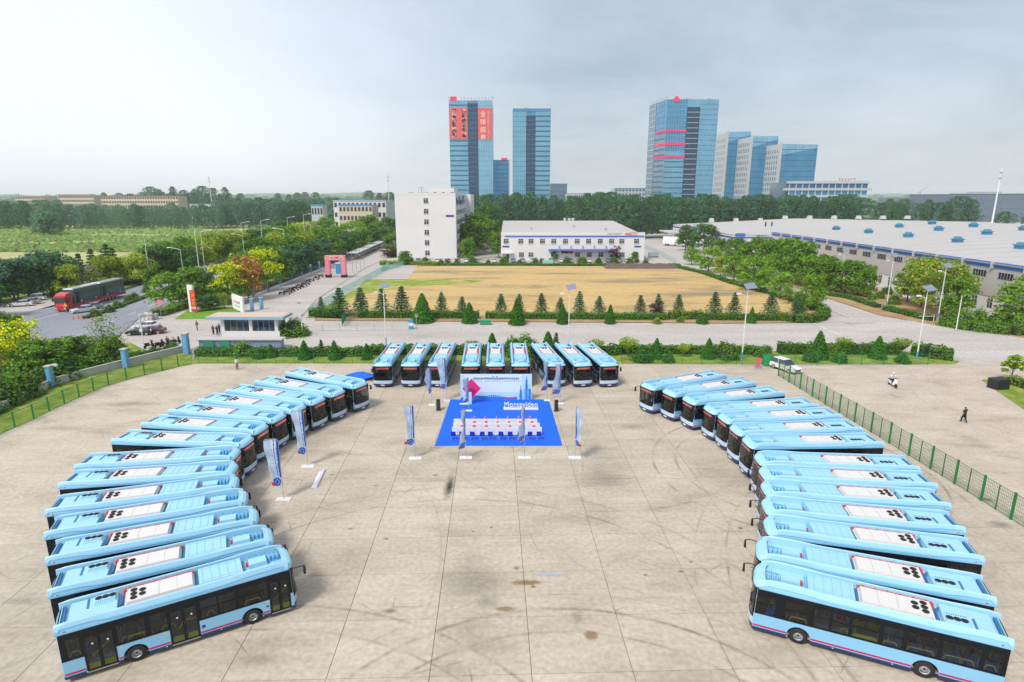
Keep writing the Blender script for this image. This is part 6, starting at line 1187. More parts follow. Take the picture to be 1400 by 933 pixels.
def blue_chair():
    R = root('blue_chair', (0, 0, 0)); m = mat('chair_blue', (0.0, 0.015, 0.36), rough=.5); part(R, 'seat', lambda b: b.box(-.24, .24, -.05, .42, .42, .50, m)); part(R, 'backrest', lambda b: b.box(-.24, .24, -.12, -.06, .48, .95, m, inset=.01))
    for x in (-.2, .2):
        for y in (-.08, .38): part(R, 'leg', lambda b: b.tube((x, y, 0), (x, y, .42), .018, GREYM, n=5))
    return R
bc0 = blue_chair()
for k, u in enumerate((620, 631.5, 646, 659.5, 670.5, 685, 697.5, 711, 724.5, 737)):
    o = bc0 if k == 0 else dup(bc0); p = P(u, 602); o.location = (p.x, p.y, .036); o.rotation_euler = (0, 0, random.uniform(-.12, .12)); o.scale = (1.08, 1, 1.0); tag(o, '%s dark blue chair from the left in the rear row on the carpet' % ORD[k], 'chair', 'blue chairs in the rear row')
# ---------------------------------------------------------------- banners on poles
FLB = [leafmat('flag_' + k, c, isl=0.001, rnd=0.001) for k, c in (('pale', (0.50, 0.64, 0.80)), ('sky', (0.18, 0.38, 0.72)), ('deep', (0.02, 0.09, 0.42)), ('white', (0.72, 0.76, 0.82)), ('pink', (0.75, 0.06, 0.16)))]
def banner(u, v, vt, us0, us1, vb2, label, ang, seed, basew=.62):
    p = P(u, v); h = hgt(u, v, vt); zb = hgt(u, v, vb2); sc = (AT(us1, v, p.y).x - AT(us0, v, p.y).x); r = random.Random(seed); wb = 1.12; hh = h - zb
    R = root('feather_banner', (p.x, p.y, 0), ang)
    part(R, 'base_plate', lambda b: b.box(-basew, basew, -.28, .28, 0, .07, LAMPW, rz=-ang + .02, inset=.02)); part(R, 'pole', lambda b: b.path([(0, 0, .07), (0, 0, h - .3), (-.06, 0, h - .08), (-.2, 0, h), (-wb * .95, 0, h - .02)], .022, GREYM, n=6))
    NX_, NZ_ = 14, 46
    def fn(i, j):
        s = i / NX_; t = j / NZ_; return (-.03 - s * wb * (.82 + .12 * math.sin(t * 3 + seed)) - .10 * math.sin(t * 4.5 + seed) * s, (.10 * math.sin(s * 4.2 + t * 7 + seed) + .05 * math.sin(t * 17 + seed)) * (.25 + s), h - .03 - t * hh * (1 + .02 * math.sin(s * 5)) - s * .06)
    def mm(i, j):
        s = (i + .5) / NX_; t = (j + .5) / NZ_
        if t > .82:
            q = math.hypot((s - .45) * 1.1, (t - .905) * 5.0)
            if s > .72 and t > .92: return FLB[4]
            if abs(q - .33) < .075 or q < .14: return FLB[2]
            return FLB[0] if q > .42 else FLB[1]
        if .02 < s < .12 or .26 < s < .38: return FLB[2] if s < .12 or r.random() < .55 else FLB[1]
        if .13 < s < .25: return FLB[1] if r.random() < .45 and t > .12 else FLB[0]
        if .55 < s < .66 and .18 < t < .7: return FLB[1] if r.random() < .3 else FLB[3]
        return FLB[3] if math.sin(s * 5 + t * 3) > .3 else FLB[0]
    b = MB(); b.grid(lambda i, j: fn(i, j), list(range(NX_ + 1)), list(range(NZ_ + 1)), mm); b.obj('banner_cloth', R); tag(R, label, 'banner', 'feather banners on poles')
banner(388, 683, 600, 361, 384, 663, 'white blue banner on a pole, nearest the camera at the left fan', .12, 1); banner(421, 638, 562, 400, 419, 620, 'white blue banner on a pole before the left fan, second from the left', .12, 2)
banner(568, 627, 554, 553, 566, 607, 'white blue banner left of the blue carpet, standing alone', .35, 3); banner(637, 626, 558, 632, 640, 610, 'twisted white banner at the front edge of the carpet, left one', 1.15, 4); banner(717, 626, 556, 711, 719, 600, 'narrow white banner at the front edge of the carpet, right one', 1.1, 5); banner(786, 626, 556, 785, 790, 607, 'edge on blue white banner right of the blue carpet', 1.95, 6)
banner(590.5, 554, 502, 586, 592, 536, 'thin edge on banner behind the left loudspeaker', 1.1, 7, .4); banner(611, 548, 490, 597, 609, 531, 'broad white blue banner in front of the third bus of the front row', .1, 8, .4); banner(641, 562, 516, 633, 640, 548, 'narrow pale banner beside the red diamond board', 1.0, 9, .4)
banner(748, 548, 494, 740, 748, 532, 'narrow white blue banner right of the backdrop, left of a pair', .9, 10, .4); banner(766, 552, 497, 755, 765, 538, 'white blue banner right of the backdrop, right of a pair', .5, 11, .4)
# white roll lying on the ground
a, c = P(431, 668), P(443, 643); b = MB(); d = (c - a); b.box(0, d.length, -.16, .16, .01, .16, mat('roll_lilac', (0.62, 0.58, 0.78), rough=.6), inset=.04); b.box(.1, d.length - .3, .17, .38, .008, .02, WHITE); o = b.obj('folded_board', None, a, math.atan2(d.y, d.x)); tag(o, 'long pale lilac board lying on the concrete near the left banners', 'board')
p = P(512, 521); b = MB(); b.grid(lambda u_, v_: (u_ * 2.2, v_ * 1.6, .35 + .25 * math.sin(u_ * 3 + v_ * 2) - .1 * v_), [-1, -.5, 0, .5, 1], [-1, -.5, 0, .5, 1], MAT); o = b.obj('blue_tarpaulin', None, P(492, 517)); tag(o, 'crumpled blue tarpaulin behind the farthest bus of the left fan', 'tarpaulin')
# ================================================================ vehicles
TYRE = RUBBER
def wheel_me(r, w_):
    b = MB(); b.lathe([(0, -w_ / 2), (r * .95, -w_ / 2), (r, -w_ * .3), (r, w_ * .3), (r * .95, w_ / 2), (0, w_ / 2)], RUBBER, 14, 'y'); b.lathe([(0, w_ / 2 + .01), (r * .62, w_ / 2 + .012), (r * .62, w_ / 2)], RIM, 12, 'y'); b.lathe([(0, -w_ / 2 - .01), (r * .62, -w_ / 2 - .012), (r * .62, -w_ / 2)], RIM, 12, 'y'); return b.mesh('wheel')
CW = wheel_me(.34, .22); TW = wheel_me(.5, .3)
def car(col, suv=False, name='parked_car'):
    R = root(name, (0, 0, 0)); L, Wd, h = (4.6, 1.85, 1.65) if suv else (4.7, 1.8, 1.45); k = L / 2
    prof = [(-k, .35), (-k, .80), (-k + .12, .98), (-k + .35, 1.02), (k - 1.35, .98), (k - .35, .84), (k - .05, .68), (k, .35)]
    b = MB(); xs_ = [-Wd / 2, -Wd / 2 + .08, 0, Wd / 2 - .08, Wd / 2]
    n = len(prof)
    for (y, s) in ((-Wd / 2, .97), (-Wd / 2 + .12, 1.0), (Wd / 2 - .12, 1.0), (Wd / 2, .97)):
        b.v.extend([(x * s, y, z if z < .4 else .35 + (z - .35) * (.93 if s < 1 else 1)) for x, z in prof])
    mi = b.mi(col)
    for j in range(3):
        for i in range(n): b.f.append((j * n + i, (j + 1) * n + i, (j + 1) * n + (i + 1) % n, j * n + (i + 1) % n)); b.m.append(mi)
    b.f.append(tuple(range(n))); b.m.append(mi); b.f.append(tuple(3 * n + i for i in reversed(range(n)))); b.m.append(mi); b.obj('body', R)
    r0, r1 = (-k + (.15 if suv else .55), k - 1.35); t0, t1 = (r0 + .35, r1 - .85); yb, yt = Wd / 2 - .06, Wd / 2 - .26
    b = MB(); V_ = [(r0, -yb, .98), (r1, -yb, .96), (r1, yb, .96), (r0, yb, .98), (t0, -yt, h), (t1, -yt, h), (t1, yt, h), (t0, yt, h)]; b.v.extend(V_)
    for q, m in (((4, 5, 6, 7), col), ((0, 1, 5, 4), DARKW), ((1, 2, 6, 5), DARKW), ((2, 3, 7, 6), DARKW), ((3, 0, 4, 7), DARKW)): b.f.append(q); b.m.append(b.mi(m))
    b.obj('cabin', R); part(R, 'roof', lambda b: b.box(t0 - .02, t1 + .02, -yt - .01, yt + .01, h - .01, h + .03, col, inset=.05))
    for y in (-1, 1):
        part(R, 'pillar', lambda b: b.path([((t0 + t1) / 2, y * (yt + .01), h), ((r0 + r1) / 2 - .1, y * (yb + .01), .97)], .035, col, n=4)); part(R, 'headlight', lambda b: b.box(k - .30, k - .04, *sorted((y * .5, y * .82)), .62, .76, ACW)); part(R, 'tail_light', lambda b: b.box(-k - .01, -k + .08, *sorted((y * .5, y * .85)), .72, .88, REDP)); part(R, 'mirror', lambda b: b.box(r1 - .5, r1 - .32, *sorted((y * Wd / 2, y * (Wd / 2 + .16))), .98, 1.1, col))
    part(R, 'grille', lambda b: b.box(k - .02, k + .01, -.45, .45, .42, .66, BLK)); part(R, 'number_plate', lambda b: b.box(k + .005, k + .02, -.22, .22, .42, .52, BLUST))
    for x in (-k + .85, k - .9):
        for y in (-1, 1): o = link('wheel', CW, R, (x, y * (Wd / 2 - .10), .34))
    return R
CWHT = mat('car_white', (0.72, 0.73, 0.74), rough=.25, coat=.5); CBLK = mat('car_black', (0.015, 0.016, 0.02), rough=.2, coat=.5); CRED = mat('car_maroon', (0.12, 0.02, 0.035), rough=.25, coat=.5); CSIL = mat('car_silver', (0.40, 0.42, 0.45), rough=.3, coat=.4, metal=.3); CBLU = mat('car_blue', (0.10, 0.25, 0.45), rough=.3, coat=.4)
cars = {'w': car(CWHT), 's': car(CWHT, True), 'k': car(CBLK), 'r': car(CRED), 'g': car(CSIL), 'b': car(CBLU, True)}; used = set()
def put_car(k, u, v, hd, label, group=None):
    o = cars[k] if k not in used else dup(cars[k]); used.add(k); p = P(u, v) if v else u; o.location = (p[0], p[1], 0.005); o.rotation_euler = (0, 0, math.radians(hd)); tag(o, label, 'car', group)
put_car('s', 1074, 506.5, -68, 'white hatchback parked outside the green fence corner, right of centre')
put_car('w', 114, 427, 233, 'white car waiting beside the red truck on the main road'); put_car('g', 125, 423, 230, 'silver white car right behind the white car beside the truck')
put_car('w', 29, 419, 205, 'white car parked at the left roadside, lowest of three'); put_car('g', 40, 416, 205, 'silver car parked at the left roadside, middle of three'); put_car('s', 48, 411, 200, 'white car parked at the left roadside, farthest of three')
put_car('k', 192, 458, 185, 'black car with open forecourt behind it, near the camera mast'); put_car('r', 208, 456, 185, 'dark red car on the gate forecourt right of the black car'); put_car('w', 200, 450, 185, 'white car on the gate forecourt behind the black car')
ck = 'wbgwkswgbw'
for i in range(25):
    u = 560 + i * 12.9 + random.uniform(-1, 1)
    if 655 < u < 672: continue
    put_car(ck[i % 10], u, 358.5, 90 + random.uniform(-4, 4), '%s car from the left in the row before the white block and long factory' % ORD[i], 'cars parked before the white buildings')
# truck carrying two dark coaches
def truck():
    a, c = P(84, 427), P(166, 405); d = (a - c); L = d.length; ang = math.atan2(d.y, d.x); TR_ = mat('truck_red', (0.50, 0.02, 0.045), rough=.4, coat=.3); R = root('car_carrier_truck', tuple(a), ang)
    part(R, 'cab', lambda b: b.box(-2.4, 0, -1.25, 1.25, .6, 3.5, TR_, inset=.06)); part(R, 'roof_deflector', lambda b: b.extr([(-2.3, 3.5), (-.3, 3.5), (-.8, 3.9), (-2.3, 4.1)], -1.15, 1.15, TR_)); part(R, 'windscreen', lambda b: b.box(-.02, .04, -1.1, 1.1, 2.0, 3.1, DARKW)); part(R, 'side_window', lambda b: b.box(-1.4, -.4, -1.27, -1.24, 2.0, 2.9, DARKW)); part(R, 'side_window', lambda b: b.box(-1.4, -.4, 1.22, 1.27, 2.0, 2.9, DARKW)); part(R, 'grille', lambda b: b.box(.0, .06, -.9, .9, 1.1, 1.8, REDP)); part(R, 'bumper', lambda b: b.box(-.2, .12, -1.25, 1.25, .4, .9, TR_))
    for y in (-1, 1): part(R, 'headlight', lambda b: b.box(.1, .15, *sorted((y * .75, y * 1.15)), .7, .95, ACW)); part(R, 'mirror', lambda b: b.box(-.1, .1, *sorted((y * 1.3, y * 1.55)), 2.3, 3.0, BLK))
    part(R, 'trailer_frame', lambda b: (b.box(-L, -2.7, -1.25, 1.25, .85, 1.15, TR_), b.box(-L, -2.7, -1.3, -1.22, .7, 1.3, TR_), b.box(-L, -2.7, 1.22, 1.3, .7, 1.3, TR_)))
    for x in (-1.0, -3.4, -4.7, -L + 6.6, -L + 5.3, -L + 4.0):
        for y in (-1.05, 1.05): link('wheel', TW, R, (x, y, .5))
    tag(R, 'red articulated truck with a long low trailer on the main road', 'truck')
    DK = mat('coach_dark', (0.06, 0.105, 0.125), rough=.25, coat=.4); half = (L - 3.2) / 2
    for k in range(2):
        R2 = root('dark_coach', tuple(a + d.normalized() * -(3.0 + k * (half + .1))), ang); x1_ = 0; x0_ = -half + .1
        part(R2, 'body', lambda b: b.box(x0_, x1_, -1.25, 1.25, 1.35, 4.55, DK, inset=.05)); part(R2, 'roof', lambda b: b.box(x0_ + .1, x1_ - .1, -1.1, 1.1, 4.55, 4.72, CSIL, inset=.1))
        for y in (-1.255, 1.255):
            for j in range(6): w0 = x0_ + .6 + j * (half - 1) / 6; part(R2, 'window', lambda b: b.box(w0, w0 + (half - 1) / 6 - .2, *sorted((y, y * .99)), 2.9, 4.0, DARKW))
            part(R2, 'door', lambda b: b.box(x1_ - 1.6, x1_ - .6, *sorted((y * 1.003, y * .99)), 1.5, 3.9, BLK))
        for x in (x0_ + 2, x1_ - 2.2):
            for y in (-1.1, 1.1): link('wheel', TW, R2, (x, y, 1.66))
        tag(R2, 'dark coach with grey roof on the trailer, %s' % ('behind the red cab' if k == 0 else 'at its rear end'), 'coach')
    p = P(97, 425); b = MB(); q = root('warning_sign', (p.x + 1.2, p.y - 3, 0)); part(q, 'post', lambda b: b.tube((0, 0, 0), (0, 0, 1.9), .05, GREYM)); part(q, 'triangle_plate', lambda b: b.extr([(-.5, 1.5), (.5, 1.5), (0, 2.3)], -.03, .03, mat('sign_amber', (0.85, 0.35, 0.02), rough=.5))); tag(q, 'amber triangular warning sign between truck and white car', 'sign')
truck()
# ---------------------------------------------------------------- gate area
p = P(266, 427); h = hgt(266, 427, 390); R = root('pylon_sign', (p.x, p.y, 0), -.25); part(R, 'slab', lambda b: b.box(-1.0, .3, -.3, .3, 0, h, WHITE)); part(R, 'red_face', lambda b: b.box(-.35, 1.05, -.42, -.31, .2, h * .82, SIGNR)); rr = random.Random(6); fr = wallframe((0, -.42), (1, 0), (0, -1))
part(R, 'lettering', lambda b: [glyph(b, fr, -.05, h * .72 - k * 1.05, .8, .8, .0, mat('sign_gold', (0.85, 0.42, 0.02), rough=.5), rr, 9) for k in range(4)], 'stuff'); part(R, 'foot_lettering', lambda b: [slab(b, fr, -.2 + k * .3, -.02 + k * .3, .8, 1.3, .0, .03, WHITE) for k in range(4)], 'stuff'); tag(R, 'tall white and red pylon sign with golden characters on the entrance lawn', 'sign')
p = P(330, 428); h = hgt(322, 428, 403); R = root('wall_sign', (p.x, p.y, 0), -.5); part(R, 'slab', lambda b: b.extr([(-2.4, 1.0), (1.0, 0), (1.0, h * .86), (-2.4, h)], -.2, .2, WHITE)); fr = wallframe((-2.4, -.2), (1, 0), (0, -1)); part(R, 'lettering', lambda b: [glyph(b, fr, .5 + k * .55, h * .55 - .1 * k, .4, .5, .0, SIGNR, rr, 8) for k in range(4)], 'stuff'); part(R, 'small_lettering', lambda b: [glyph(b, fr, .9 + k * .3, h * .36 - .07 * k, .2, .26, .0, BLK, rr, 6) for k in range(5)], 'stuff'); tag(R, 'slanted white wall sign with red characters at the gate', 'sign')
p = P(295, 421); R = root('lawn_figure', (p.x, p.y, .05)); part(R, 'post', lambda b: b.lathe([(.25, 0), (.3, .8), (.12, 1.2), (.22, 1.5), (0, 1.75)], WHITE, 8)); tag(R, 'small white ornament post on the entrance lawn', 'ornament')
# inflatable arch
AP = mat('arch_pink', (0.75, 0.25, 0.30), rough=.6); pl, pr = P(455, 379), P(487 - 16, 379); pl, pr = P(449.5, 379.5), P(473, 378.5); h = hgt(461, 379, 349); R = root('inflatable_arch', (pl.x, pl.y, 0)); W_ = pr.x - pl.x
for x in (0, W_): part(R, 'leg', lambda b: b.box(x - .72, x + .72, -.72, .72, 0, h - 1.5, AP, inset=.02)); part(R, 'foot_box', lambda b: b.box(x - .82, x + .82, -.82, .82, 0, .9, BLK))
part(R, 'top_beam', lambda b: b.box(-.75, W_ + .75, -.75, .75, h - 1.5, h, AP, inset=.08)); rr = random.Random(12); fr = wallframe((0, -.72), (1, 0), (0, -1)); part(R, 'arch_lettering', lambda b: [glyph(b, fr, .5 + k * 1.1, h - 1.15, .8, .8, .02, BANT, rr, 8) for k in range(5)], 'stuff'); tag(R, 'pink inflatable arch standing across the driveway', 'arch')
p = P(453, 376); R = root('blue_booth', (p.x + 1.6, p.y + 3, 0)); part(R, 'body', lambda b: b.box(-.8, .8, -.6, .6, 0, 3.4, MATS['roof_blue'])); part(R, 'roof', lambda b: b.box(-.9, .9, -.7, .7, 3.4, 3.55, WHITE)); tag(R, 'narrow blue booth behind the left leg of the arch', 'booth')
# bicycle shelter
a, c = P(482, 346.3, 2.7), P(520.5, 330, 2.7); a.z = c.z = 0; d = c - a; L = d.length; R = root('bike_shelter', tuple(a), math.atan2(d.y, d.x)); part(R, 'roof', lambda b: b.extr([(-1, 2.55), (L, 2.55), (L, 2.75), (-1, 2.75)], -2.0, 2.0, PANELW))
for k in range(15):
    for y in (-1.8, 1.8): part(R, 'post', lambda b: b.tube((k * L / 14, y, 0), (k * L / 14, y, 2.55), .07, GREYM, n=5))
tag(R, 'long white roofed bicycle shelter beside the driveway', 'shelter')
def bike(m):
    R = root('motor_scooter', (0, 0, 0)); part(R, 'frame', lambda b: (b.box(-.5, .25, -.12, .12, .28, .62, m, inset=.03), b.box(.25, .62, -.16, .16, .3, .42, m), b.box(.60, .70, -.17, .17, .35, .95, m, inset=.02))); part(R, 'saddle', lambda b: b.box(-.6, .1, -.13, .13, .62, .74, BLK, inset=.02)); part(R, 'handlebar', lambda b: (b.tube((.66, -.3, 1.02), (.66, .3, 1.02), .025, BLK, n=5), b.tube((.66, 0, .5), (.66, 0, 1.02), .03, BLK, n=5)))
    for x in (-.55, .78): part(R, 'wheel', lambda b: b.lathe([(.0, -.05), (.22, -.05), (.25, 0), (.22, .05), (0, .05)], RUBBER, 10, 'y', (x, 0, .25)))
    return R
bk0 = bike(CBLK); bk1 = bike(CRED); bk2 = bike(CSIL); bs = [bk0, bk1, bk2]; ub = set(); n_ = 0
for (ua, va, ub_, vb_, n) in ((386, 403, 446, 376, 15), (391, 403, 425, 388, 8)):
    for k in range(n):
        s = bs[(k * 7 + n) % 3]; o = s if s not in ub else dup(s); ub.add(s); p = P(ua + (ub_ - ua) * k / n, va + (vb_ - va) * k / n); o.location = (p.x + random.uniform(-.3, .3), p.y, 0); o.rotation_euler = (0, 0, random.uniform(-.3, .3)); n_ += 1
        tag(o, '%s scooter from the near end of the %s row on the driveway' % (ORD[k], 'long outer' if n == 15 else 'short inner'), 'scooter', 'scooters parked on the driveway')
for k in range(16):
    s = bs[k % 3]; o = dup(s); p = a + d * ((k + .5) / 16); o.location = (p.x + 1.0, p.y, 0); o.rotation_euler = (0, 0, math.atan2(d.y, d.x) + 1.4); tag(o, '%s scooter from the near end under the bicycle shelter' % ORD[k], 'scooter', 'scooters under the shelter')
for i, (u, v) in enumerate(((217, 475), (224, 474), (233, 472), (240, 471), (203, 476))):
    o = dup(bs[i % 3]); p = P(u, v); o.location = (p.x, p.y, 0); o.rotation_euler = (0, 0, 1.3); o.scale = (1.2, 1.2, 1.2); tag(o, '%s scooter from the left beside the last blue pillar of the low wall' % ORD[i], 'scooter', 'scooters by the gate pillar')
# flag poles beside the arch
for i, u in enumerate((482.5, 488, 493, 498)): p = P(u, 374 - i * 2); R = root('flag_pole', (p.x, p.y, 0)); part(R, 'pole', lambda b: b.tube((0, 0, 0), (0, 0, 7.5), .07, GREYM, n=6)); part(R, 'foot', lambda b: b.box(-.3, .3, -.3, .3, 0, .2, PANELW)); tag(R, '%s thin bare pole from the left behind the arch' % ORD[i], 'pole', 'bare poles behind the arch')
# kiosk sign board blue and white, green bin, containers
p = P(562, 450); h = hgt(562, 450, 437); R = root('notice_pillar', (p.x, p.y, 0)); 
for k, m in enumerate((MATS['roof_blue'], WHITE, MATS['roof_blue'])): part(R, 'panel', lambda b: b.box(-.45, .45, -.2, .2, h * k / 3, h * (k + 1) / 3 - .01, m))
tag(R, 'blue and white notice pillar at the roadside above the left front buses', 'sign'); p = P(570, 451); b = MB(); b.tube((0, 0, 0), (0, 0, h * 1.6), .05, GREYM); b.box(-.25, .25, -.03, .03, h * 1.3, h * 1.6, GREYM); tag(b.obj('thin_sign_post', None, p), 'thin grey sign post just right of the blue white notice pillar', 'sign post')
p = P(663.5, 443); b = MB(); b.box(-1.1, 1.1, -.5, .5, 0, .7, mat('bin_green', (0.02, 0.28, 0.12), rough=.5), inset=.05); b.box(-1.15, 1.15, -.55, .55, .7, .78, MATS['bin_green']); tag(b.obj('green_bin', None, p), 'low green bin on the soil edge before the field hedge', 'bin')
for u, v, m, lb in ((749, 363, TEAL, 'small teal container among the bushes behind the brown field'), (893, 352, CSIL, 'small white van like box right of the long factory')): p = P(u, v); b = MB(); b.box(-2, 2, -1, 1, 0, 2, m, inset=.05); b.box(-1.9, 1.9, -1.02, -1.0, .3, .5, BLK); tag(b.obj('container', None, p), lb, 'container')
a = P(938, 337); b = root('box_truck', (a.x - 4, a.y, 0)); part(b, 'cargo_box', lambda m: m.box(-9, 3, -1.3, 1.3, 1.0, 4.6, WHITE, inset=.05)); part(b, 'cab', lambda m: m.box(3.2, 5.2, -1.2, 1.2, .6, 3.2, WHITE, inset=.2)); 
for x in (-7, -5.5, 4): part(b, 'wheel', lambda m: m.lathe([(.0, -.2), (.5, -.2), (.5, .2), (0, .2)], RUBBER, 12, 'y', (x, -1.1, .5)))
b.rotation_euler = (0, 0, -.9); tag(b, 'white box truck parked left of the far white hall', 'truck')
# dirt heaps at the back of the field
for i, (u, v, w_) in enumerate(((838, 365, 3), (862, 366, 8), (888, 366, 9), (908, 366, 6))):
    p = P(u, v); b = MB(); b.grid(lambda s, t: (s * w_ * 1.2, t * 4, -.05 + 1.3 * max(0, 1 - s * s) * max(0, 1 - t * t) * (1 + .3 * math.sin(s * 9 + t * 7 + i))), list(np.linspace(-1, 1, 13)), list(np.linspace(-1, 1, 7)), mat('earth_heap', (0.13, 0.085, 0.075), rough=1, var=.3, vscale=.6)); tag(b.obj('earth_heap', None, p), '%s dark earth heap from the left at the back of the brown field' % ORD[i], 'earth heap', 'earth heaps')
# black crate bale by the right edge, white scooter rider
p = P(1364, 531); R = root('plastic_crate_stack', (p.x, p.y, 0), .2); w_ = .95; h = hgt(1364, 531, 517.5)
for k in range(7): part(R, 'crate_layer', lambda b: b.box(-w_, w_, -w_ * .8, w_ * .8, h * k / 7 + .02, h * (k + 1) / 7 - .03, mat('crate_black', (0.02, 0.022, 0.028), rough=.5)))
tag(R, 'stack of dark plastic pallets at the right edge of the yard', 'pallet stack')
# small posts and cones
for i, (u, v) in enumerate(((100, 437), (107, 436), (113, 437), (118, 435), (126, 438))): p = P(u, v); b = MB(); b.lathe([(.28, 0), (.28, .05), (.2, .05), (.05, .75), (0, .75)], mat('cone_orange', (0.75, 0.15, 0.05), rough=.6), 8); tag(b.obj('traffic_cone', None, p), '%s traffic cone from the left at the end of the road median' % ORD[i], 'traffic cone', 'cones at the median end')
for u, v, lb, m in ((221, 421, 'round pink red sign on a post beside the gate hedge', mat('sign_pink', (0.8, 0.2, 0.3), rough=.5)),): p = P(u, 436); R = root('round_sign', (p.x, p.y, 0)); h = hgt(u, 436, 414); part(R, 'post', lambda b: b.tube((0, 0, 0), (0, 0, h), .05, GREYM)); part(R, 'disc', lambda b: b.lathe([(0, -.05), (.6, -.05), (.6, .03), (0, .03)], m, 14, 'y', (0, 0, h))); tag(R, lb, 'sign')
for u, v, lb in ((207, 438, 'left white gate block beside the road'), (213, 437, 'right white gate block beside the road')): p = P(u, v); b = MB(); b.box(-.4, .4, -.4, .4, 0, 1.1, PLAS, inset=.03); b.box(-.45, .45, -.45, .45, 1.1, 1.2, PLAS); tag(b.obj('gate_block', None, p), lb, 'gate post')
a, c = P(170, 452), P(214, 436); R = root('sliding_gate', tuple(a)); d = c - a; part(R, 'rail', lambda b: b.path([(0, 0, .4), (d.x, d.y, .4)], .06, GREYM)); part(R, 'rail', lambda b: b.path([(0, 0, 1.2), (d.x, d.y, 1.2)], .06, GREYM))
for k in range(9): part(R, 'upright', lambda b: b.tube((d.x * k / 8, d.y * k / 8, 0), (d.x * k / 8, d.y * k / 8, 1.3), .05, GREYM, n=5))
tag(R, 'low grey sliding gate along the main road at the forecourt', 'gate')
p = P(270, 452); R = root('barrier_post', (p.x, p.y, 0)); part(R, 'post', lambda b: b.tube((0, 0, 0), (0, 0, 1.9), .12, mat('rust_brown', (0.25, 0.10, 0.06), rough=.8), n=6)); part(R, 'box', lambda b: b.box(-.2, .2, -.2, .2, 1.0, 1.5, MATS['rust_brown'])); tag(R, 'thin brown barrier post on the forecourt', 'post')
p = P(1275, 428); b = MB(); b.tube((0, 0, 0), (0, 0, 1.3), .06, LAMPW); b.tube((0, 0, 1.1), (-3.4, -.4, 1.2), .05, LAMPW); tag(b.obj('boom_barrier', None, P(1276, 440)), 'small white boom barrier under the big trees before the factory', 'barrier')
p = P(1222, 480); R = root('utility_box', (p.x - .5, p.y, 0)); part(R, 'cabinet', lambda b: b.box(-.5, .5, -.3, .3, .5, 1.5, GREYM)); part(R, 'post', lambda b: b.tube((0, 0, 0), (0, 0, .5), .06, GREYM)); tag(R, 'small grey cabinet above the hedge right of the white parked car', 'cabinet')
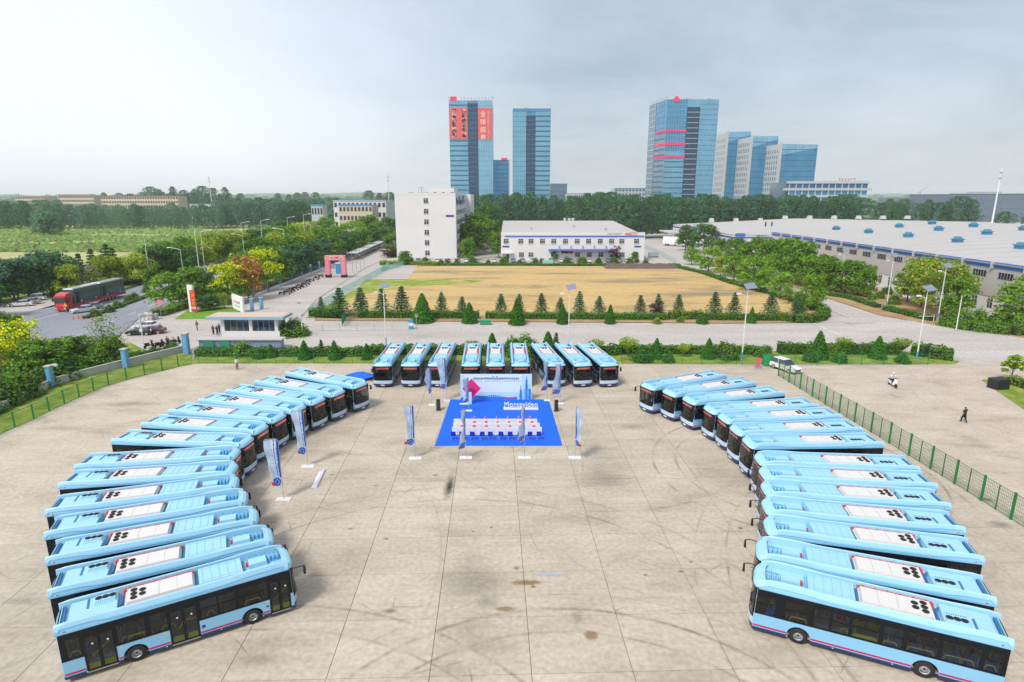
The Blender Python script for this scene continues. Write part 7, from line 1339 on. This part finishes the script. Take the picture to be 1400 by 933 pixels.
# ================================================================ people
SKIN = mat('skin', (0.45, 0.27, 0.19), rough=.6); HAIR = mat('hair_black', (0.012, 0.010, 0.010), rough=.6)
def skinned(name, verts, edges, radii, m, parent, lvl=1):
    me = bpy.data.meshes.new(name); me.from_pydata(verts, edges, []); me.materials.append(m); o = link(name, me, parent)
    s = o.modifiers.new('skin', 'SKIN'); me.skin_vertices[0].data[0].use_root = True
    for i, r in enumerate(radii): me.skin_vertices[0].data[i].radius = (r, r)
    ss = o.modifiers.new('sub', 'SUBSURF'); ss.levels = lvl; ss.render_levels = lvl; return o
def person(u, v, hd, label, shirt, trs, pose='walk', scale=1.0, loc=None, z=0.0):
    p = loc or P(u, v); R = root('person', (p.x, p.y, z), math.radians(hd)); R.scale = (scale,) * 3
    if pose == 'ride': J = dict(pel=(-.15, 0, .80), che=(-.05, 0, 1.22), nek=(0, 0, 1.42), hed=(.03, 0, 1.60), kL=(.25, .14, .78), fL=(.22, .14, .38), tL=(.36, .14, .34), kR=(.25, -.14, .78), fR=(.22, -.14, .38), tR=(.36, -.14, .34), sL=(-.02, .18, 1.36), eL=(.18, .24, 1.12), hL=(.52, .26, 1.08), sR=(-.02, -.18, 1.36), eR=(.18, -.24, 1.12), hR=(.52, -.26, 1.08))
    else:
        w_ = .22 if pose == 'walk' else .03; J = dict(pel=(0, 0, .95), che=(.01, 0, 1.28), nek=(.01, 0, 1.48), hed=(.03, 0, 1.64), kL=(w_ * .8, .10, .50), fL=(w_, .11, .09), tL=(w_ + .17, .11, .04), kR=(-w_ * .2, -.10, .50), fR=(-w_ * 1.3, -.11, .12), tR=(-w_ * 1.3 + .16, -.11, .04), sL=(0, .19, 1.42), eL=(-w_ * .5, .26, 1.15), hL=(-w_ * .3 + .05, .25, .88), sR=(0, -.19, 1.42), eR=(w_ * .4, -.26, 1.15), hR=(w_ + .08, -.23, .93))
    ks = list(J); E_ = [('pel', 'che'), ('che', 'nek'), ('nek', 'hed'), ('pel', 'kL'), ('kL', 'fL'), ('fL', 'tL'), ('pel', 'kR'), ('kR', 'fR'), ('fR', 'tR'), ('che', 'sL'), ('sL', 'eL'), ('eL', 'hL'), ('che', 'sR'), ('sR', 'eR'), ('eR', 'hR')]
    rad = dict(pel=.13, che=.14, nek=.055, hed=.105, kL=.065, fL=.045, tL=.035, kR=.065, fR=.045, tR=.035, sL=.065, eL=.042, hL=.035, sR=.065, eR=.042, hR=.035)
    skinned('body', [J[k] for k in ks], [(ks.index(a_), ks.index(b_)) for a_, b_ in E_], [rad[k] for k in ks], SKIN, R)
    px_, py_, pz_ = J['pel']; kk = ['che', 'sL', 'eL', 'sR', 'eR']; skinned('shirt', [(px_, py_, pz_ - .04), (px_ * .6 + J['che'][0] * .4, 0, pz_ + .12)] + [J[k] for k in kk], [(0, 1), (1, 2), (2, 3), (3, 4), (2, 5), (5, 6)], [.19, .19, .195, .10, .075, .10, .075], shirt, R)
    kk = ['pel', 'kL', 'fL', 'kR', 'fR']; skinned('trousers', [J[k] for k in kk] + [(px_, py_, pz_ + .12)], [(5, 0), (0, 1), (1, 2), (0, 3), (3, 4)], [.185, .10, .078, .10, .078, .17], trs, R)
    for s in ('L', 'R'): f_, t_ = Vector(J['f' + s]), Vector(J['t' + s]); part(R, 'shoe', lambda b: b.tube(f_ - Vector((.06, 0, .03)), t_, .055, BLK, r1=.045, n=7))
    hx, hy, hz_ = J['hed']; part(R, 'hair', lambda b: b.lathe([(.118, -.01), (.122, .05), (.09, .105), (0, .13)], HAIR if pose != 'ride' else WHITE, 10, 'z', (hx - .02, hy, hz_)))
    return tag(R, label, 'person')
DG = mat('cloth_black', (0.015, 0.015, 0.018), rough=.9); DN = mat('cloth_navy', (0.02, 0.025, 0.06), rough=.9); LG = mat('cloth_light', (0.55, 0.55, 0.56), rough=.9); KH = mat('cloth_khaki', (0.18, 0.15, 0.12), rough=.9)
person(1317, 577, 100, 'person in black clothes walking alone across the right yard', DG, DG)
person(324.5, 505, -80, 'person in light shirt and dark trousers standing near the left fence', LG, KH, 'stand')
person(292, 457.5, -90, 'person in dark clothes before the guard house, left of the group', DN, DG, 'stand'); person(297.5, 458, -70, 'person in dark clothes before the guard house, middle of the group', DG, DN, 'stand'); person(300.5, 455, -110, 'person in dark clothes right behind the others before the guard house', DN, DG, 'stand')
person(230, 474, -90, 'dark clothed person standing among the scooters at the gate', DG, DG, 'stand')
o = bike(WHITE); p = P(1219, 528); o.location = (p.x, p.y, 0); o.rotation_euler = (0, 0, math.radians(-95)); o.scale = (1.25, 1.25, 1.25); tag(o, 'white scooter being ridden across the right yard', 'scooter'); person(0, 0, -95, 'person in white helmet riding the white scooter on the right yard', LG, DG, 'ride', loc=p, scale=1.12)
# ================================================================ air
hb = MB(); hb.box(-6100, 6100, -320, 9100, -2.0, 130.0, LAMPW); hz_o = hb.obj('haze'); hz_o.data.materials.clear()
hm = bpy.data.materials.new('haze_air'); hm.use_nodes = True; hn = hm.node_tree.nodes; hn.clear(); ho = hn.new('ShaderNodeOutputMaterial'); hv = hn.new('ShaderNodeVolumePrincipled')
hv.inputs['Color'].default_value = (0.97, 0.985, 1.0, 1); hv.inputs['Density'].default_value = 0.00012; hv.inputs['Anisotropy'].default_value = 0.0; hm.node_tree.links.new(hv.outputs[0], ho.inputs['Volume'])
hz_o.data.materials.append(hm); tag(hz_o, kind='stuff')
